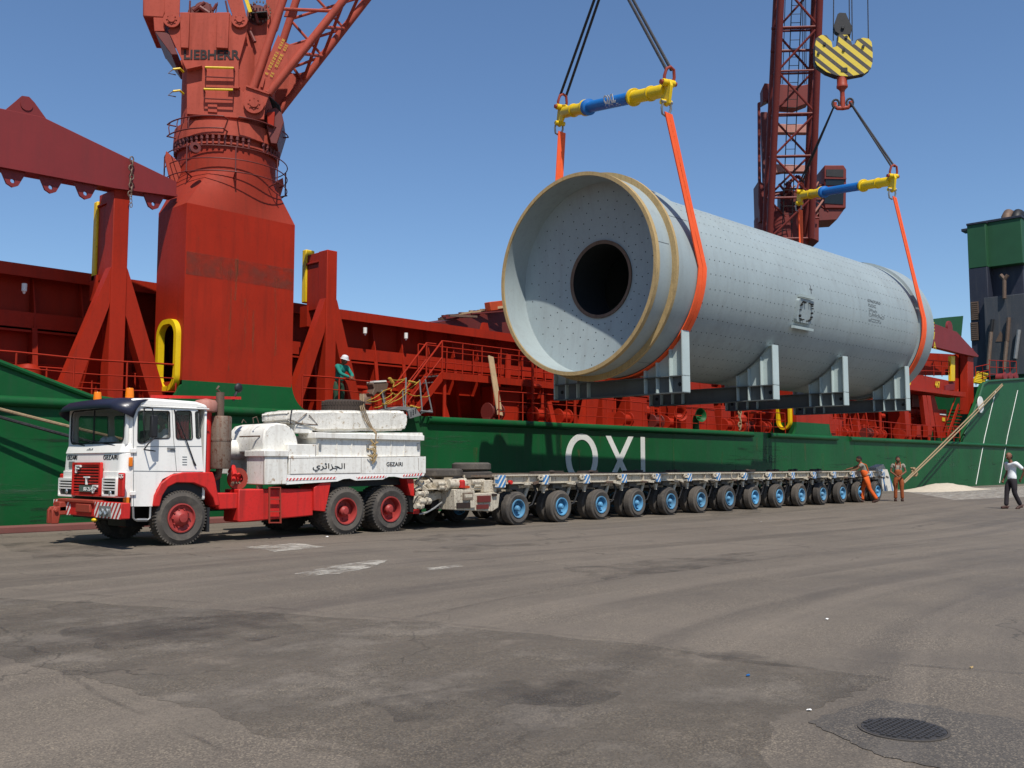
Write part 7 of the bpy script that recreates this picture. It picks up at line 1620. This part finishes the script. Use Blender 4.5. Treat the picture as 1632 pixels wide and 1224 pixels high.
# standing worker, hands together in front
p = gp(1433, 799); rz = face_rz(-FV * .95 - RV * .3)
person('person in oily orange dungarees and grey T-shirt standing behind the trailer end', (p.x, p.y, 0), rz,
       stand(elL=(-.27, .02, 1.12), wrL=(-.1, .24, 1.0), elR=(.27, .02, 1.12), wrR=(.1, .24, .98), hd=(0, .03, 1.58), face=(0, 1, -.15)), 'gshirt', 'ocover_d', bib='ocover_d', sc=.99)
# worker reaching to the trailer deck (striding towards photo left)
p = gp(1381, 801); rz = face_rz(-RV * .95 + FV * .3)
person('person in bright orange trousers leaning with one arm stretched onto the trailer deck', (p.x, p.y, 0), rz,
       stand(pel=(0, -.02, .92), wai=(0, .03, 1.09), che=(0, .1, 1.28), nck=(0, .15, 1.43), hd=(0, .21, 1.56), shL=(-.18, .12, 1.39), shR=(.18, .14, 1.38), elL=(-.2, .3, 1.2), wrL=(-.16, .48, 1.16), elR=(.22, .38, 1.26), wrR=(.24, .62, 1.2),
             hpL=(-.1, -.02, .88), hpR=(.1, -.02, .88), knL=(-.1, -.12, .49), anL=(-.1, -.36, .12), knR=(.1, .12, .48), anR=(.1, .12, .09), ftL=(0, 1, -.3)), 'gshirt', 'ocover', bib='ocover', sc=1.0)
# walking man in white shirt
p = gp(1614, 811); rz = face_rz(-RV * .95 - FV * .25)
person('balding person in white shirt and dark trousers walking at the right edge', (p.x, p.y, 0), rz,
       stand(pel=(0, -.02, .92), wai=(0, -.03, 1.09), che=(0, -.01, 1.30), nck=(0, .01, 1.46), hd=(0, .05, 1.595), elL=(-.30, -.22, 1.16), wrL=(-.2, -.18, .93), elR=(.27, -.1, 1.12), wrR=(.24, .06, .9),
             knR=(.1, .1, .49), anR=(.1, .14, .09), knL=(-.1, .0, .48), anL=(-.1, -.2, .12), ftL=(0, 1, -.4)), 'wshirt', 'dtrous', bald=True, SL=-.09, sleeve=.85, sc=1.02, shoes='shoe')
# deck hand on the ship
p = onY(540, 600, 21.85); rz = face_rz(-FV * .55 + RV * .85)
person('person in teal jacket and white hard hat leaning on the ship rail above the lorry', (p.x, 21.85, DZ), rz,
       stand(wai=(0, .03, 1.1), che=(0, .08, 1.27), nck=(0, .13, 1.41), hd=(0, .2, 1.51), face=(0, 1, -.5), shL=(-.19, .1, 1.36), shR=(.19, .1, 1.36), elL=(-.26, .26, 1.12), elR=(.22, .28, 1.12), wrL=(-.06, .44, 1.04), wrR=(.02, .46, 1.02)), 'teal', 'dgreen', hat='hat', sleeve=2)
# driver seated in the cab
drv = person('person in white shirt sitting behind the lorry side window', (S3(872, 350, 15.9).x, 15.9, .62), R(90),
       stand(pel=(0, 0, .93), elL=(-.24, .12, 1.14), elR=(.24, .12, 1.14), wrL=(-.16, .34, 1.12), wrR=(.16, .34, 1.12), knL=(-.12, .4, .92), knR=(.12, .4, .92), anL=(-.12, .42, .6), anR=(.12, .42, .6)), 'wshirt', 'dtrous', sleeve=.9, sc=.96)
